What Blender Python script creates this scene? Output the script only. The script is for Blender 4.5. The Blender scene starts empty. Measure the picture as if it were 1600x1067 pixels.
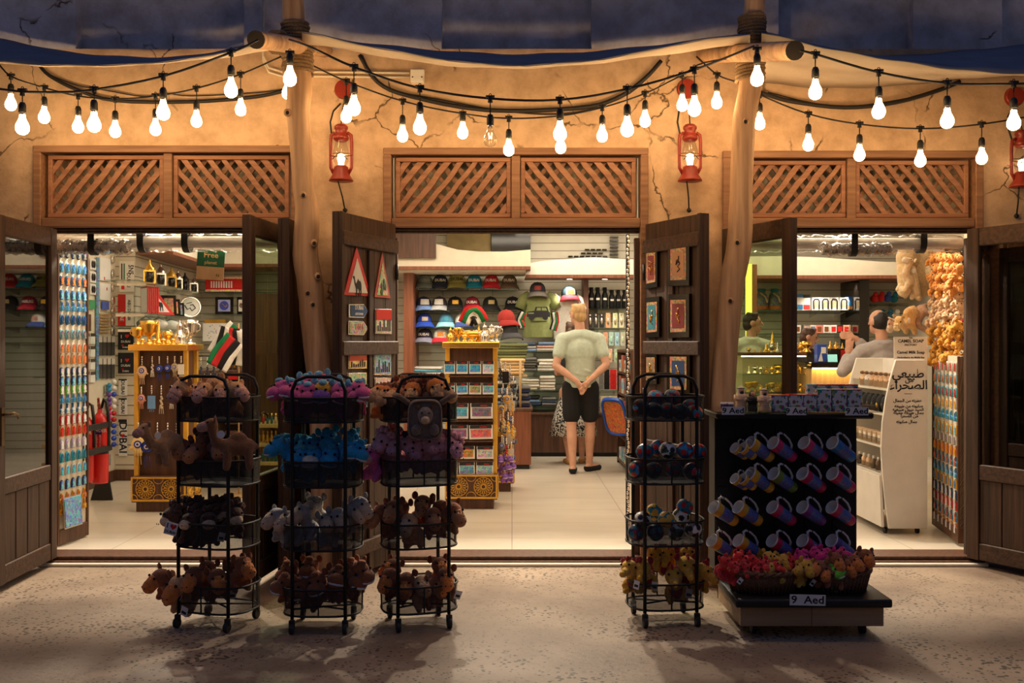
import bpy, bmesh, math, random
from mathutils import Vector, Matrix, Euler
SC = bpy.context.scene
COL = SC.collection
PI = math.pi
rnd = random.Random(11)

# ---------------------------------------------------------------- camera, sky, lights, exposure
FOC, CX, CY, CZ, DC = 1555.6, 800.0, 533.5, 1.45, 6.5
cam_data = bpy.data.cameras.new('camera')
cam_data.lens = 35.0
cam_data.sensor_width = 36.0
cam = bpy.data.objects.new('camera', cam_data)
COL.objects.link(cam)
cam.location = (0, -DC, CZ)
cam.rotation_euler = (PI / 2, 0, 0)
SC.camera = cam
SC.view_settings.view_transform = 'Standard'
SC.view_settings.look = 'None'
SC.view_settings.gamma = 1.0
SC.view_settings.exposure = 0.0
SC.view_settings.use_curve_mapping = False
world = bpy.data.worlds.new('dusk_sky')
SC.world = world
world.use_nodes = True
wn = world.node_tree
bg = wn.nodes['Background']
wtc = wn.nodes.new('ShaderNodeTexCoord')
wsep = wn.nodes.new('ShaderNodeSeparateXYZ')
wramp = wn.nodes.new('ShaderNodeValToRGB')
wn.links.new(wtc.outputs['Generated'], wsep.inputs[0])
wn.links.new(wsep.outputs['Z'], wramp.inputs[0])
wn.links.new(wramp.outputs[0], bg.inputs['Color'])
wramp.color_ramp.elements[0].position = 0.0
wramp.color_ramp.elements[0].color = (0.105, 0.088, 0.09, 1)
wramp.color_ramp.elements[1].position = 0.75
wramp.color_ramp.elements[1].color = (0.16, 0.22, 0.46, 1)
bg.inputs['Strength'].default_value = 0.40
SHOP_W = 27.0
SPOT_W = 260.0
BULB_E = 52.0

def area_light(name, loc, sx, sy, watts, col, rot=(0, 0, 0), spread=180):
    d = bpy.data.lights.new(name, 'AREA')
    d.shape = 'RECTANGLE'
    d.size, d.size_y, d.energy, d.color = sx, sy, watts, col
    d.spread = math.radians(spread)
    o = bpy.data.objects.new(name, d)
    COL.objects.link(o)
    o.location, o.rotation_euler = loc, rot
    return o
WARM = (1.0, 0.86, 0.66)
for (x, y, w) in ((-2.3, 1.3, 1.1), (0.0, 1.5, 0.95), (2.3, 1.3, 0.85), (-2.6, 3.9, 1.1), (-0.4, 4.1, 1.25), (2.2, 3.9, 1.0), (0.8, 5.2, 1.0), (3.6, 4.6, 1.0)):  # last one is added to brighten the far cornice in the soap doorway
    area_light('ceiling_light', (x, y, 2.93), 1.5, 0.9, SHOP_W * w, WARM)
# unseen spots added inside each doorway to brighten the ground past the threshold
for (x, y, aim) in ((-2.75, 1.0, -2.9), (-1.9, 1.1, -1.7), (-0.35, 1.0, -0.1), (0.45, 1.1, 0.5), (1.75, 1.0, 2.0), (2.65, 1.1, 2.9)):
    d = bpy.data.lights.new('doorway_fill_spot', 'SPOT')
    d.energy, d.color, d.spot_size, d.spot_blend, d.shadow_soft_size = SPOT_W, WARM, 1.5, 0.6, 0.04
    o = bpy.data.objects.new('doorway_fill_spot', d); COL.objects.link(o)
    o.location = (x, y, 2.9)
    o.rotation_euler = (Vector((aim, -1.9, 0.0)) - Vector((x, y, 2.9))).to_track_quat('-Z', 'Y').to_euler()

# ---------------------------------------------------------------- helpers
def P(px, py, Y):
    d = Y + DC
    return Vector(((px - CX) * d / FOC, Y, CZ - (py - CY) * d / FOC))
def S(Y):
    return (Y + DC) / FOC
def XW(px, Y):
    return (px - CX) * (Y + DC) / FOC
def ZW(py, Y):
    return CZ - (py - CY) * (Y + DC) / FOC
def T3(*a):
    return Matrix.Translation(Vector(a))
def RX(a): return Matrix.Rotation(a, 4, 'X')
def RY(a): return Matrix.Rotation(a, 4, 'Y')
def RZ(a): return Matrix.Rotation(a, 4, 'Z')

def lin(r, g, b):
    f = lambda c: (c / 255 / 12.92) if c / 255 <= 0.04045 else ((c / 255 + 0.055) / 1.055) ** 2.4
    return (f(r), f(g), f(b))

class M:
    def __init__(s):
        s.v, s.f, s.m, s.s = [], [], [], []
    def add(s, vs, fs, mi=0, sm=False, X=None):
        o = len(s.v)
        s.v += [(X @ Vector(v)) if X is not None else Vector(v) for v in vs]
        for f in fs:
            s.f.append([o + i for i in f]); s.m.append(mi); s.s.append(sm)
        return s
    def box(s, c, d, mi=0, X=None):
        x, y, z = c; a, b, h = d[0] / 2, d[1] / 2, d[2] / 2
        vs = [(x + i * a, y + j * b, z + k * h) for k in (-1, 1) for j in (-1, 1) for i in (-1, 1)]
        return s.add(vs, [(0, 2, 3, 1), (4, 5, 7, 6), (0, 1, 5, 4), (2, 6, 7, 3), (0, 4, 6, 2), (1, 3, 7, 5)], mi, False, X)
    def bx(s, x0, x1, y0, y1, z0, z1, mi=0, X=None):
        return s.box(((x0 + x1) / 2, (y0 + y1) / 2, (z0 + z1) / 2), (abs(x1 - x0), abs(y1 - y0), abs(z1 - z0)), mi, X)
    def tube(s, pts, r, n=8, mi=0, closed=False, sm=True, caps=True, X=None):
        pts = [Vector(p) for p in pts]
        N = len(pts)
        rr = r if isinstance(r, (list, tuple)) else [r] * N
        tans = []
        for i in range(N):
            a = pts[(i - 1) % N] if (closed or i > 0) else pts[i]
            b = pts[(i + 1) % N] if (closed or i < N - 1) else pts[i]
            t = (b - a)
            tans.append(t.normalized() if t.length > 1e-9 else Vector((0, 0, 1)))
        u = tans[0].orthogonal().normalized()
        vs, fs = [], []
        for i in range(N):
            t = tans[i]
            u = (u - t * u.dot(t))
            u = u.normalized() if u.length > 1e-6 else t.orthogonal().normalized()
            w = t.cross(u)
            for k in range(n):
                a = 2 * PI * k / n
                vs.append(pts[i] + (u * math.cos(a) + w * math.sin(a)) * rr[i])
        rng = N if closed else N - 1
        for i in range(rng):
            j = (i + 1) % N
            for k in range(n):
                l = (k + 1) % n
                fs.append((i * n + k, i * n + l, j * n + l, j * n + k))
        s.add(vs, fs, mi, sm, X)
        if caps and not closed:
            o = len(s.v) - len(vs)
            s.f.append([o + k for k in range(n)][::-1]); s.m.append(mi); s.s.append(False)
            s.f.append([o + (N - 1) * n + k for k in range(n)]); s.m.append(mi); s.s.append(False)
        return s
    def cyl(s, p0, p1, r0, r1=None, n=14, mi=0, X=None, sm=True):
        return s.tube([p0, p1], [r0, r0 if r1 is None else r1], n, mi, False, sm, True, X)
    def lathe(s, prof, n=20, mi=0, X=None, sm=True, close=True):
        vs, fs = [], []
        for (r, z) in prof:
            for k in range(n):
                a = 2 * PI * k / n
                vs.append((max(r, 1e-5) * math.cos(a), max(r, 1e-5) * math.sin(a), z))
        for i in range(len(prof) - 1):
            for k in range(n):
                l = (k + 1) % n
                fs.append((i * n + k, i * n + l, (i + 1) * n + l, (i + 1) * n + k))
        if close:
            fs.append(tuple(range(n))[::-1])
            fs.append(tuple((len(prof) - 1) * n + k for k in range(n)))
        return s.add(vs, fs, mi, sm, X)
    def ball(s, c, r, n=14, m=9, mi=0, X=None, rot=None):
        r = (r, r, r) if not isinstance(r, (list, tuple)) else r
        L = Matrix.Translation(Vector(c))
        if rot is not None: L = L @ rot
        L = L @ Matrix.Diagonal((r[0], r[1], r[2], 1))
        if X is not None: L = X @ L
        prof = [(math.sin(PI * i / m), -math.cos(PI * i / m)) for i in range(m + 1)]
        return s.lathe(prof, n, mi, L, True, False)
    def cap(s, p0, r0, p1, r1, n=14):
        p0, p1 = Vector(p0), Vector(p1)
        s.tube([p0, p1], [r0, r1], n)
        s.ball(p0, r0, n, 8); s.ball(p1, r1, n, 8)
        return s
    def chain(s, pts, n=14):
        for (a, ra), (b, rb) in zip(pts[:-1], pts[1:]): s.cap(a, ra, b, rb, n)
        return s
    def prism(s, poly, d, X=None, mi=0, z0=0.0, sm=False):
        n = len(poly)
        vs = [(p[0], p[1], z0) for p in poly] + [(p[0], p[1], z0 + d) for p in poly]
        fs = [tuple(range(n))[::-1], tuple(range(n, 2 * n))]
        s.add(vs, fs, mi, False, X)
        o = len(s.v) - 2 * n
        for i in range(n):
            j = (i + 1) % n
            s.f.append([o + i, o + j, o + n + j, o + n + i]); s.m.append(mi); s.s.append(sm)
        return s
    def grid(s, fn, nu, nv, mi=0, sm=True, X=None, cu=False):
        vs = [fn(i / nu, j / nv) for j in range(nv + 1) for i in range(nu + 1)]
        w = nu + 1
        fs = [(j * w + i, j * w + i + 1, (j + 1) * w + i + 1, (j + 1) * w + i) for j in range(nv) for i in range(nu)]
        return s.add(vs, fs, mi, sm, X)
    def text(s, t, size, X=None, mi=0, d=0.0008, align='CENTER', font=None, sx=1.0):
        cu = bpy.data.curves.new('txt', 'FONT')
        cu.body, cu.size, cu.extrude = t, size, d
        cu.align_x, cu.align_y = align, 'CENTER'
        cu.resolution_u = 2; cu.offset = size * 0.02
        ob = bpy.data.objects.new('txt', cu)
        COL.objects.link(ob)
        dg = bpy.context.evaluated_depsgraph_get(); dg.update()
        me = bpy.data.meshes.new_from_object(ob.evaluated_get(dg))
        L = (X if X is not None else Matrix()) @ Matrix.Diagonal((sx, 1, 1, 1))
        s.add([v.co.copy() for v in me.vertices], [tuple(p.vertices) for p in me.polygons], mi, False, L)
        bpy.data.objects.remove(ob); bpy.data.curves.remove(cu); bpy.data.meshes.remove(me)
        return s
    def mesh(s, name, mats, bevel=0.0, seg=1):
        me = bpy.data.meshes.new(name)
        me.from_pydata([tuple(v) for v in s.v], [], s.f)
        for m_ in (mats if isinstance(mats, (list, tuple)) else [mats]): me.materials.append(m_)
        me.polygons.foreach_set('material_index', s.m)
        me.polygons.foreach_set('use_smooth', s.s)
        bm = bmesh.new(); bm.from_mesh(me)
        bmesh.ops.recalc_face_normals(bm, faces=bm.faces)
        if bevel > 0:
            es = [e for e in bm.edges if len(e.link_faces) == 2 and e.calc_face_angle(0) > 0.6]
            bmesh.ops.bevel(bm, geom=es, offset=bevel, segments=seg, affect='EDGES', clamp_overlap=True, profile=0.6)
            if seg > 1:
                for f in bm.faces: f.smooth = True
        bm.to_mesh(me); bm.free()
        me.update()
        return me
    def fused(s, name, m_, voxel=0.01, it=6, sub=False):
        me = s.mesh(name, m_)
        ob = bpy.data.objects.new('tmp', me); COL.objects.link(ob)
        md = ob.modifiers.new('r', 'REMESH'); md.mode = 'VOXEL'; md.voxel_size = voxel
        if it:
            sm = ob.modifiers.new('s', 'SMOOTH'); sm.iterations = it; sm.factor = 0.5
        dg = bpy.context.evaluated_depsgraph_get(); dg.update()
        out = bpy.data.meshes.new_from_object(ob.evaluated_get(dg))
        bpy.data.objects.remove(ob); bpy.data.meshes.remove(me)
        out.name = name
        out.polygons.foreach_set('use_smooth', [True] * len(out.polygons))
        if not out.materials: out.materials.append(m_)
        return out

def tag(o, label=None, cat=None, group=None, kind=None):
    if label: o['label'] = label
    if cat: o['category'] = cat
    if group: o['group'] = group
    if kind: o['kind'] = kind
    return o
def obj(name, m, mats=None, parent=None, bevel=0.0, color=None, loc=None, rot=None, seg=1, X=None):
    me = m.mesh(name, mats, bevel, seg) if isinstance(m, M) else m
    o = bpy.data.objects.new(name, me)
    COL.objects.link(o)
    if parent is not None: o.parent = parent
    if X is not None: o.matrix_local = X
    if loc is not None: o.location = loc
    if rot is not None: o.rotation_euler = rot
    if color is not None: o.color = (*color[:3], 1)
    return o
def thing(name, label, cat, loc=(0, 0, 0), rz=0.0, group=None, kind=None, rot=None):
    o = bpy.data.objects.new(name, None)
    COL.objects.link(o)
    o.empty_display_size = 0.05
    o.location = loc
    o.rotation_euler = rot if rot is not None else (0, 0, rz)
    return tag(o, label, cat, group, kind)
def stem_(n): return n.split('.')[0]
def dup(o, loc=None, rot=None, label=None, group=None, colors=None, scale=None, X=None, parent=None, skip=()):
    c = o.copy(); COL.objects.link(c)
    if parent is not None: c.parent = parent
    if loc is not None: c.location = loc
    if rot is not None: c.rotation_euler = rot
    if scale is not None: c.scale = scale if isinstance(scale, (tuple, list)) else (scale,) * 3
    if X is not None: c.matrix_local = X
    if label: c['label'] = label
    if group: c['group'] = group
    if colors and stem_(o.name) in colors: c.color = (*colors[stem_(o.name)][:3], 1)
    for ch in list(o.children):
        if stem_(ch.name) in skip: continue
        dup(ch, colors=colors, parent=c, skip=skip)
    return c
def remove(o):
    for ch in list(o.children): remove(ch)
    bpy.data.objects.remove(o)
ORD = ['first', 'second', 'third', 'fourth', 'fifth', 'sixth', 'seventh', 'eighth', 'ninth', 'tenth', 'eleventh', 'twelfth',
       'thirteenth', 'fourteenth', 'fifteenth', 'sixteenth', 'seventeenth', 'eighteenth', 'nineteenth', 'twentieth']
TIER = ['top', 'second', 'third', 'lowest']

# ---------------------------------------------------------------- materials
def mat(name, col, rough=0.55, metal=0.0, var=0.15, sc=9.0, st=(1, 1, 1), bump=0.0, bsc=60.0, tint=False, emit=0.0, ecol=None,
        trans=0.0, alpha=1.0, spec=0.5, col2=None, coat=0.0, sheen=0.0, hard=False):
    m = bpy.data.materials.new(name); m.use_nodes = True
    nt = m.node_tree; N, L = nt.nodes, nt.links
    b = N['Principled BSDF']
    tc = N.new('ShaderNodeTexCoord'); mp = N.new('ShaderNodeMapping'); nz = N.new('ShaderNodeTexNoise')
    mp.inputs['Scale'].default_value = st
    nz.inputs['Scale'].default_value = sc; nz.inputs['Detail'].default_value = 5.0
    L.new(tc.outputs['Object'], mp.inputs[0]); L.new(mp.outputs[0], nz.inputs['Vector'])
    rp = N.new('ShaderNodeValToRGB')
    rp.color_ramp.elements[0].position, rp.color_ramp.elements[1].position = (0.47, 0.53) if hard else (0.3, 0.7)
    c2 = col2 if col2 else tuple(min(1, c * (1 + var)) for c in col)
    c1 = col if col2 else tuple(c * (1 - var) for c in col)
    rp.color_ramp.elements[0].color = (*c1, 1); rp.color_ramp.elements[1].color = (*c2, 1)
    L.new(nz.outputs['Fac'], rp.inputs[0])
    src = rp.outputs[0]
    if tint:
        oi = N.new('ShaderNodeObjectInfo'); mx = N.new('ShaderNodeMix'); mx.data_type = 'RGBA'; mx.blend_type = 'MULTIPLY'
        mx.inputs['Factor'].default_value = 1.0
        L.new(src, mx.inputs[6]); L.new(oi.outputs['Color'], mx.inputs[7]); src = mx.outputs[2]
    L.new(src, b.inputs['Base Color'])
    b.inputs['Roughness'].default_value = rough; b.inputs['Metallic'].default_value = metal
    b.inputs['Specular IOR Level'].default_value = spec
    if coat: b.inputs['Coat Weight'].default_value = coat
    if sheen: b.inputs['Sheen Weight'].default_value = sheen
    if trans: b.inputs['Transmission Weight'].default_value = trans
    if alpha < 1: b.inputs['Alpha'].default_value = alpha
    if emit:
        b.inputs['Emission Color'].default_value = (*(ecol or col), 1); b.inputs['Emission Strength'].default_value = emit
    if bump:
        n2 = N.new('ShaderNodeTexNoise'); n2.inputs['Scale'].default_value = bsc; n2.inputs['Detail'].default_value = 4
        bp = N.new('ShaderNodeBump'); bp.inputs['Strength'].default_value = bump; bp.inputs['Distance'].default_value = 0.01
        L.new(mp.outputs[0], n2.inputs['Vector']); L.new(n2.outputs['Fac'], bp.inputs['Height']); L.new(bp.outputs[0], b.inputs['Normal'])
    return m

def wood(name, a, b_, axis='z', rough=0.6, sc=2.2, bump=0.25):
    k = 16
    st = {'x': (1, k, k), 'y': (k, 1, k), 'z': (k, k, 1)}[axis]
    return mat(name, a, rough, col2=b_, sc=sc, st=st, bump=bump, bsc=sc * 2.2)

def glass_pane(name, tint=(0.9, 0.95, 0.92), refl=0.9, rough=0.02, fmin=0.05):
    m = bpy.data.materials.new(name); m.use_nodes = True
    nt = m.node_tree; N, L = nt.nodes, nt.links
    for n in list(N): N.remove(n)
    out = N.new('ShaderNodeOutputMaterial'); mx = N.new('ShaderNodeMixShader')
    tr = N.new('ShaderNodeBsdfTransparent'); gl = N.new('ShaderNodeBsdfGlossy'); fr = N.new('ShaderNodeLayerWeight'); mm = N.new('ShaderNodeMath')
    tr.inputs[0].default_value = (*tint, 1); gl.inputs['Roughness'].default_value = rough
    pw = N.new('ShaderNodeMath'); pw.operation = 'POWER'; pw.inputs[1].default_value = 4.0
    fr.inputs['Blend'].default_value = 0.5
    mm.operation = 'MULTIPLY_ADD'; mm.inputs[1].default_value = refl; mm.inputs[2].default_value = fmin; mm.use_clamp = True
    L.new(fr.outputs['Facing'], pw.inputs[0]); L.new(pw.outputs[0], mm.inputs[0])
    L.new(mm.outputs[0], mx.inputs[0]); L.new(tr.outputs[0], mx.inputs[1]); L.new(gl.outputs[0], mx.inputs[2])
    L.new(mx.outputs[0], out.inputs[0])
    return m
def plastic_film(name):
    m = glass_pane(name, (0.86, 0.84, 0.82), 1.6, 0.12, 0.10)
    nt = m.node_tree; N, L = nt.nodes, nt.links
    tc = N.new('ShaderNodeTexCoord'); nz = N.new('ShaderNodeTexNoise'); bp = N.new('ShaderNodeBump')
    nz.inputs['Scale'].default_value = 22; nz.inputs['Detail'].default_value = 3
    bp.inputs['Strength'].default_value = 0.7; bp.inputs['Distance'].default_value = 0.02
    L.new(tc.outputs['Object'], nz.inputs['Vector']); L.new(nz.outputs['Fac'], bp.inputs['Height'])
    g = [n for n in N if n.type == 'BSDF_GLOSSY'][0]
    L.new(bp.outputs[0], g.inputs['Normal'])
    return m
def netting(name, col=(0.012, 0.012, 0.013), a=0.5):
    m = bpy.data.materials.new(name); m.use_nodes = True
    nt = m.node_tree; N, L = nt.nodes, nt.links
    out = N['Material Output']; b = N['Principled BSDF']
    tc = N.new('ShaderNodeTexCoord'); nz = N.new('ShaderNodeTexNoise'); nz.inputs['Scale'].default_value = 300
    L.new(tc.outputs['Object'], nz.inputs['Vector'])
    b.inputs['Base Color'].default_value = (*col, 1); b.inputs['Roughness'].default_value = 0.5
    tr = N.new('ShaderNodeBsdfTransparent'); mx = N.new('ShaderNodeMixShader'); mp = N.new('ShaderNodeMath')
    mp.operation = 'MULTIPLY_ADD'; mp.inputs[1].default_value = 0.2; mp.inputs[2].default_value = a - 0.1
    L.new(nz.outputs['Fac'], mp.inputs[0]); L.new(mp.outputs[0], mx.inputs[0])
    L.new(tr.outputs[0], mx.inputs[1]); L.new(b.outputs[0], mx.inputs[2]); L.new(mx.outputs[0], out.inputs[0])
    return m
def plaster(name, a, b_, cr=0.48):
    m = mat(name, a, 0.9, col2=b_, sc=1.3, spec=0.2)
    nt = m.node_tree; N, L = nt.nodes, nt.links
    b = N['Principled BSDF']; tc = [n for n in N if n.type == 'TEX_COORD'][0]; rp = [n for n in N if n.type == 'VALTORGB'][0]
    n1 = N.new('ShaderNodeTexNoise'); n1.inputs['Scale'].default_value = 7; n1.inputs['Detail'].default_value = 8; n1.inputs['Roughness'].default_value = 0.65
    n3 = N.new('ShaderNodeTexNoise'); n3.inputs['Scale'].default_value = 2.2; n3.inputs['Detail'].default_value = 3
    L.new(tc.outputs['Object'], n1.inputs['Vector']); L.new(tc.outputs['Object'], n3.inputs['Vector'])
    r1 = N.new('ShaderNodeValToRGB'); r1.color_ramp.elements[0].position = 0.25; r1.color_ramp.elements[1].position = 0.6
    r1.color_ramp.elements[0].color = (0.62, 0.58, 0.54, 1); r1.color_ramp.elements[1].color = (1, 1, 1, 1)
    L.new(n1.outputs['Fac'], r1.inputs[0])
    mx = N.new('ShaderNodeMix'); mx.data_type = 'RGBA'; mx.blend_type = 'MULTIPLY'; mx.inputs['Factor'].default_value = 1
    L.new(rp.outputs[0], mx.inputs[6]); L.new(r1.outputs[0], mx.inputs[7])
    src = mx.outputs[2]
    # hairline cracks: edges of warped cells, kept only where a broad noise allows
    ad = N.new('ShaderNodeMix'); ad.data_type = 'RGBA'; ad.blend_type = 'ADD'; ad.inputs['Factor'].default_value = 0.22
    n4 = N.new('ShaderNodeTexNoise'); n4.inputs['Scale'].default_value = 6; n4.inputs['Detail'].default_value = 6
    L.new(tc.outputs['Object'], n4.inputs['Vector']); L.new(tc.outputs['Object'], ad.inputs[6]); L.new(n4.outputs['Color'], ad.inputs[7])
    vo = N.new('ShaderNodeTexVoronoi'); vo.feature = 'DISTANCE_TO_EDGE'; vo.inputs['Scale'].default_value = 1.5
    L.new(ad.outputs[2], vo.inputs['Vector'])
    rc = N.new('ShaderNodeValToRGB'); rc.color_ramp.elements[0].position = 0.003; rc.color_ramp.elements[1].position = 0.009
    rc.color_ramp.elements[0].color = (0, 0, 0, 1); rc.color_ramp.elements[1].color = (1, 1, 1, 1)
    L.new(vo.outputs['Distance'], rc.inputs[0])
    rm = N.new('ShaderNodeValToRGB'); rm.color_ramp.elements[0].position = cr; rm.color_ramp.elements[1].position = cr + 0.06
    rm.color_ramp.elements[0].color = (1, 1, 1, 1); rm.color_ramp.elements[1].color = (0, 0, 0, 1)
    L.new(n3.outputs['Fac'], rm.inputs[0])
    mxm = N.new('ShaderNodeMath'); mxm.operation = 'MAXIMUM'
    L.new(rc.outputs[0], mxm.inputs[0]); L.new(rm.outputs[0], mxm.inputs[1])
    m2 = N.new('ShaderNodeMix'); m2.data_type = 'RGBA'; m2.blend_type = 'MIX'
    m2.inputs[6].default_value = (0.12, 0.075, 0.04, 1)
    L.new(mxm.outputs[0], m2.inputs['Factor']); L.new(src, m2.inputs[7])
    L.new(m2.outputs[2], b.inputs['Base Color'])
    bp = N.new('ShaderNodeBump'); bp.inputs['Strength'].default_value = 0.45; bp.inputs['Distance'].default_value = 0.02
    sm = N.new('ShaderNodeMath'); sm.operation = 'MULTIPLY_ADD'; sm.inputs[1].default_value = 0.6
    L.new(mxm.outputs[0], sm.inputs[0]); L.new(n1.outputs['Fac'], sm.inputs[2])
    L.new(sm.outputs[0], bp.inputs['Height']); L.new(bp.outputs[0], b.inputs['Normal'])
    return m
def print_mat(name, sc=60, tint=True, bright=1.0):
    """small printed pictures: coloured cells multiplied by the object's own colour"""
    m = mat(name, (0.8, 0.8, 0.8), 0.35, tint=tint, var=0.0)
    nt = m.node_tree; N, L = nt.nodes, nt.links
    b = N['Principled BSDF']; tc = [n for n in N if n.type == 'TEX_COORD'][0]
    vo = N.new('ShaderNodeTexVoronoi'); vo.inputs['Scale'].default_value = sc; vo.distance = 'MANHATTAN'
    L.new(tc.outputs['Object'], vo.inputs['Vector'])
    mx = N.new('ShaderNodeMix'); mx.data_type = 'RGBA'; mx.blend_type = 'OVERLAY'; mx.inputs['Factor'].default_value = 0.65
    oi = N.new('ShaderNodeObjectInfo')
    L.new(oi.outputs['Color'], mx.inputs[6]); L.new(vo.outputs['Color'], mx.inputs[7])
    L.new(mx.outputs[2], b.inputs['Base Color'])
    return m

MT = {}
MT['plaster'] = plaster('sand_plaster', (0.60, 0.41, 0.26), (0.78, 0.56, 0.37))
MT['upper'] = plaster('dusk_lit_plaster', (0.50, 0.50, 0.56), (0.78, 0.78, 0.86), 0.57)  # same plaster as below, with the blue dusk light put into its colour
MT['lattice'] = wood('reddish_wood', (0.27, 0.115, 0.062), (0.42, 0.205, 0.115), 'x')
MT['casing'] = wood('weathered_wood', (0.20, 0.095, 0.05), (0.36, 0.19, 0.10), 'x')
MT['door'] = wood('dark_door_wood', (0.028, 0.0125, 0.0065), (0.092, 0.043, 0.021), 'z')
MT['doorx'] = wood('dark_rail_wood', (0.034, 0.016, 0.0085), (0.105, 0.05, 0.026), 'y')
MT['trunk'] = wood('bare_trunk_wood', (0.42, 0.24, 0.125), (0.74, 0.48, 0.28), 'z', 0.7, 1.6, 0.4)
MT['endgrain'] = mat('end_grain', (0.02, 0.014, 0.01), 0.8)
MT['rope'] = mat('jute_rope', (0.20, 0.12, 0.06), 0.9, col2=(0.36, 0.24, 0.13), sc=90, bump=0.5, bsc=200)
MT['blackm'] = mat('black_steel', (0.010, 0.010, 0.011), 0.45, 0.0, spec=0.4)
MT['net'] = netting('black_netting')
MT['black'] = mat('black_rubber', (0.012, 0.012, 0.012), 0.6)
MT['cable'] = mat('black_cable', (0.014, 0.012, 0.011), 0.55)
MT['gold'] = mat('gold_metal', (0.85, 0.50, 0.10), 0.25, 0.9)
MT['goldp'] = mat('gold_lacquer', (0.78, 0.44, 0.06), 0.35, 0.35)
MT['silver'] = mat('silver_metal', (0.75, 0.72, 0.68), 0.22, 0.95)
MT['white'] = mat('white_paint', (0.80, 0.77, 0.71), 0.6, var=0.04)
MT['cream'] = mat('cream_paint', (0.74, 0.66, 0.52), 0.65, var=0.05)
MT['paper'] = mat('white_paper', (0.80, 0.79, 0.76), 0.7, var=0.04)
MT['ink'] = mat('black_ink', (0.012, 0.012, 0.016), 0.6)
MT['tint'] = mat('coloured_plastic', (0.95, 0.95, 0.95), 0.4, tint=True, var=0.05)
MT['cloth'] = mat('coloured_cloth', (0.95, 0.95, 0.95), 0.9, tint=True, var=0.12, sc=30, bump=0.25, bsc=220)
MT['plush'] = mat('plush_fur', (0.92, 0.92, 0.92), 1.0, tint=True, var=0.22, sc=55, bump=0.7, bsc=160, sheen=0.3)
MT['print'] = print_mat('printed_card', 70)
MT['printf'] = print_mat('printed_small', 160)
MT['eye'] = mat('shiny_eye', (0.008, 0.006, 0.005), 0.1)
MT['glass'] = glass_pane('door_glass', (0.72, 0.80, 0.66))
MT['glassd'] = glass_pane('dark_door_glass', (0.30, 0.30, 0.27), 0.95, 0.015, 0.15)
MT['brass'] = mat('aged_brass', (0.22, 0.14, 0.07), 0.35, 0.9)
MT['shelfglass'] = glass_pane('shelf_glass', (0.86, 0.94, 0.91), 0.8, 0.03, 0.05)
MT['clear'] = glass_pane('clear_glass', (0.93, 0.93, 0.9), 1.2, 0.02, 0.04)
MT['film'] = plastic_film('clear_plastic_film')
MT['film_roll'] = mat('rolled_clear_plastic', (0.55, 0.48, 0.43), 0.12, col2=(0.78, 0.70, 0.64), sc=14, st=(0.5, 3, 3), bump=0.8, bsc=9, spec=0.8)
MT['darkwood'] = wood('walnut_veneer', (0.062, 0.026, 0.014), (0.14, 0.06, 0.032), 'z', 0.45)
MT['redwood'] = wood('cherry_veneer', (0.17, 0.055, 0.025), (0.30, 0.10, 0.05), 'z', 0.4)
MT['oak'] = wood('oak_veneer', (0.42, 0.26, 0.11), (0.60, 0.40, 0.19), 'z', 0.5)
MT['pine'] = wood('pine_board', (0.30, 0.185, 0.09), (0.42, 0.28, 0.15), 'x', 0.6)
MT['skin'] = mat('skin', (0.62, 0.33, 0.22), 0.6, var=0.08, sc=14, spec=0.35)
MT['canvas'] = mat('sail_canvas', (0.60, 0.52, 0.42), 0.95, var=0.1, sc=5, bump=0.2, bsc=40)
MT['canvas_skylit'] = mat('sky_lit_sail_canvas', (0.13, 0.155, 0.22), 0.95, var=0.12, sc=5, bump=0.2, bsc=40)  # same cloth as the pale canvas, skylight on its top painted in as blue
MT['red'] = mat('red_enamel', (0.27, 0.026, 0.014), 0.4, var=0.25)
MT['redgloss'] = mat('red_gloss_paint', (0.62, 0.018, 0.016), 0.25, var=0.04)
MT['wicker'] = mat('wicker', (0.13, 0.06, 0.028), 0.7, col2=(0.26, 0.13, 0.06), sc=70, st=(1, 1, 2.5), bump=0.8, bsc=90)
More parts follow.
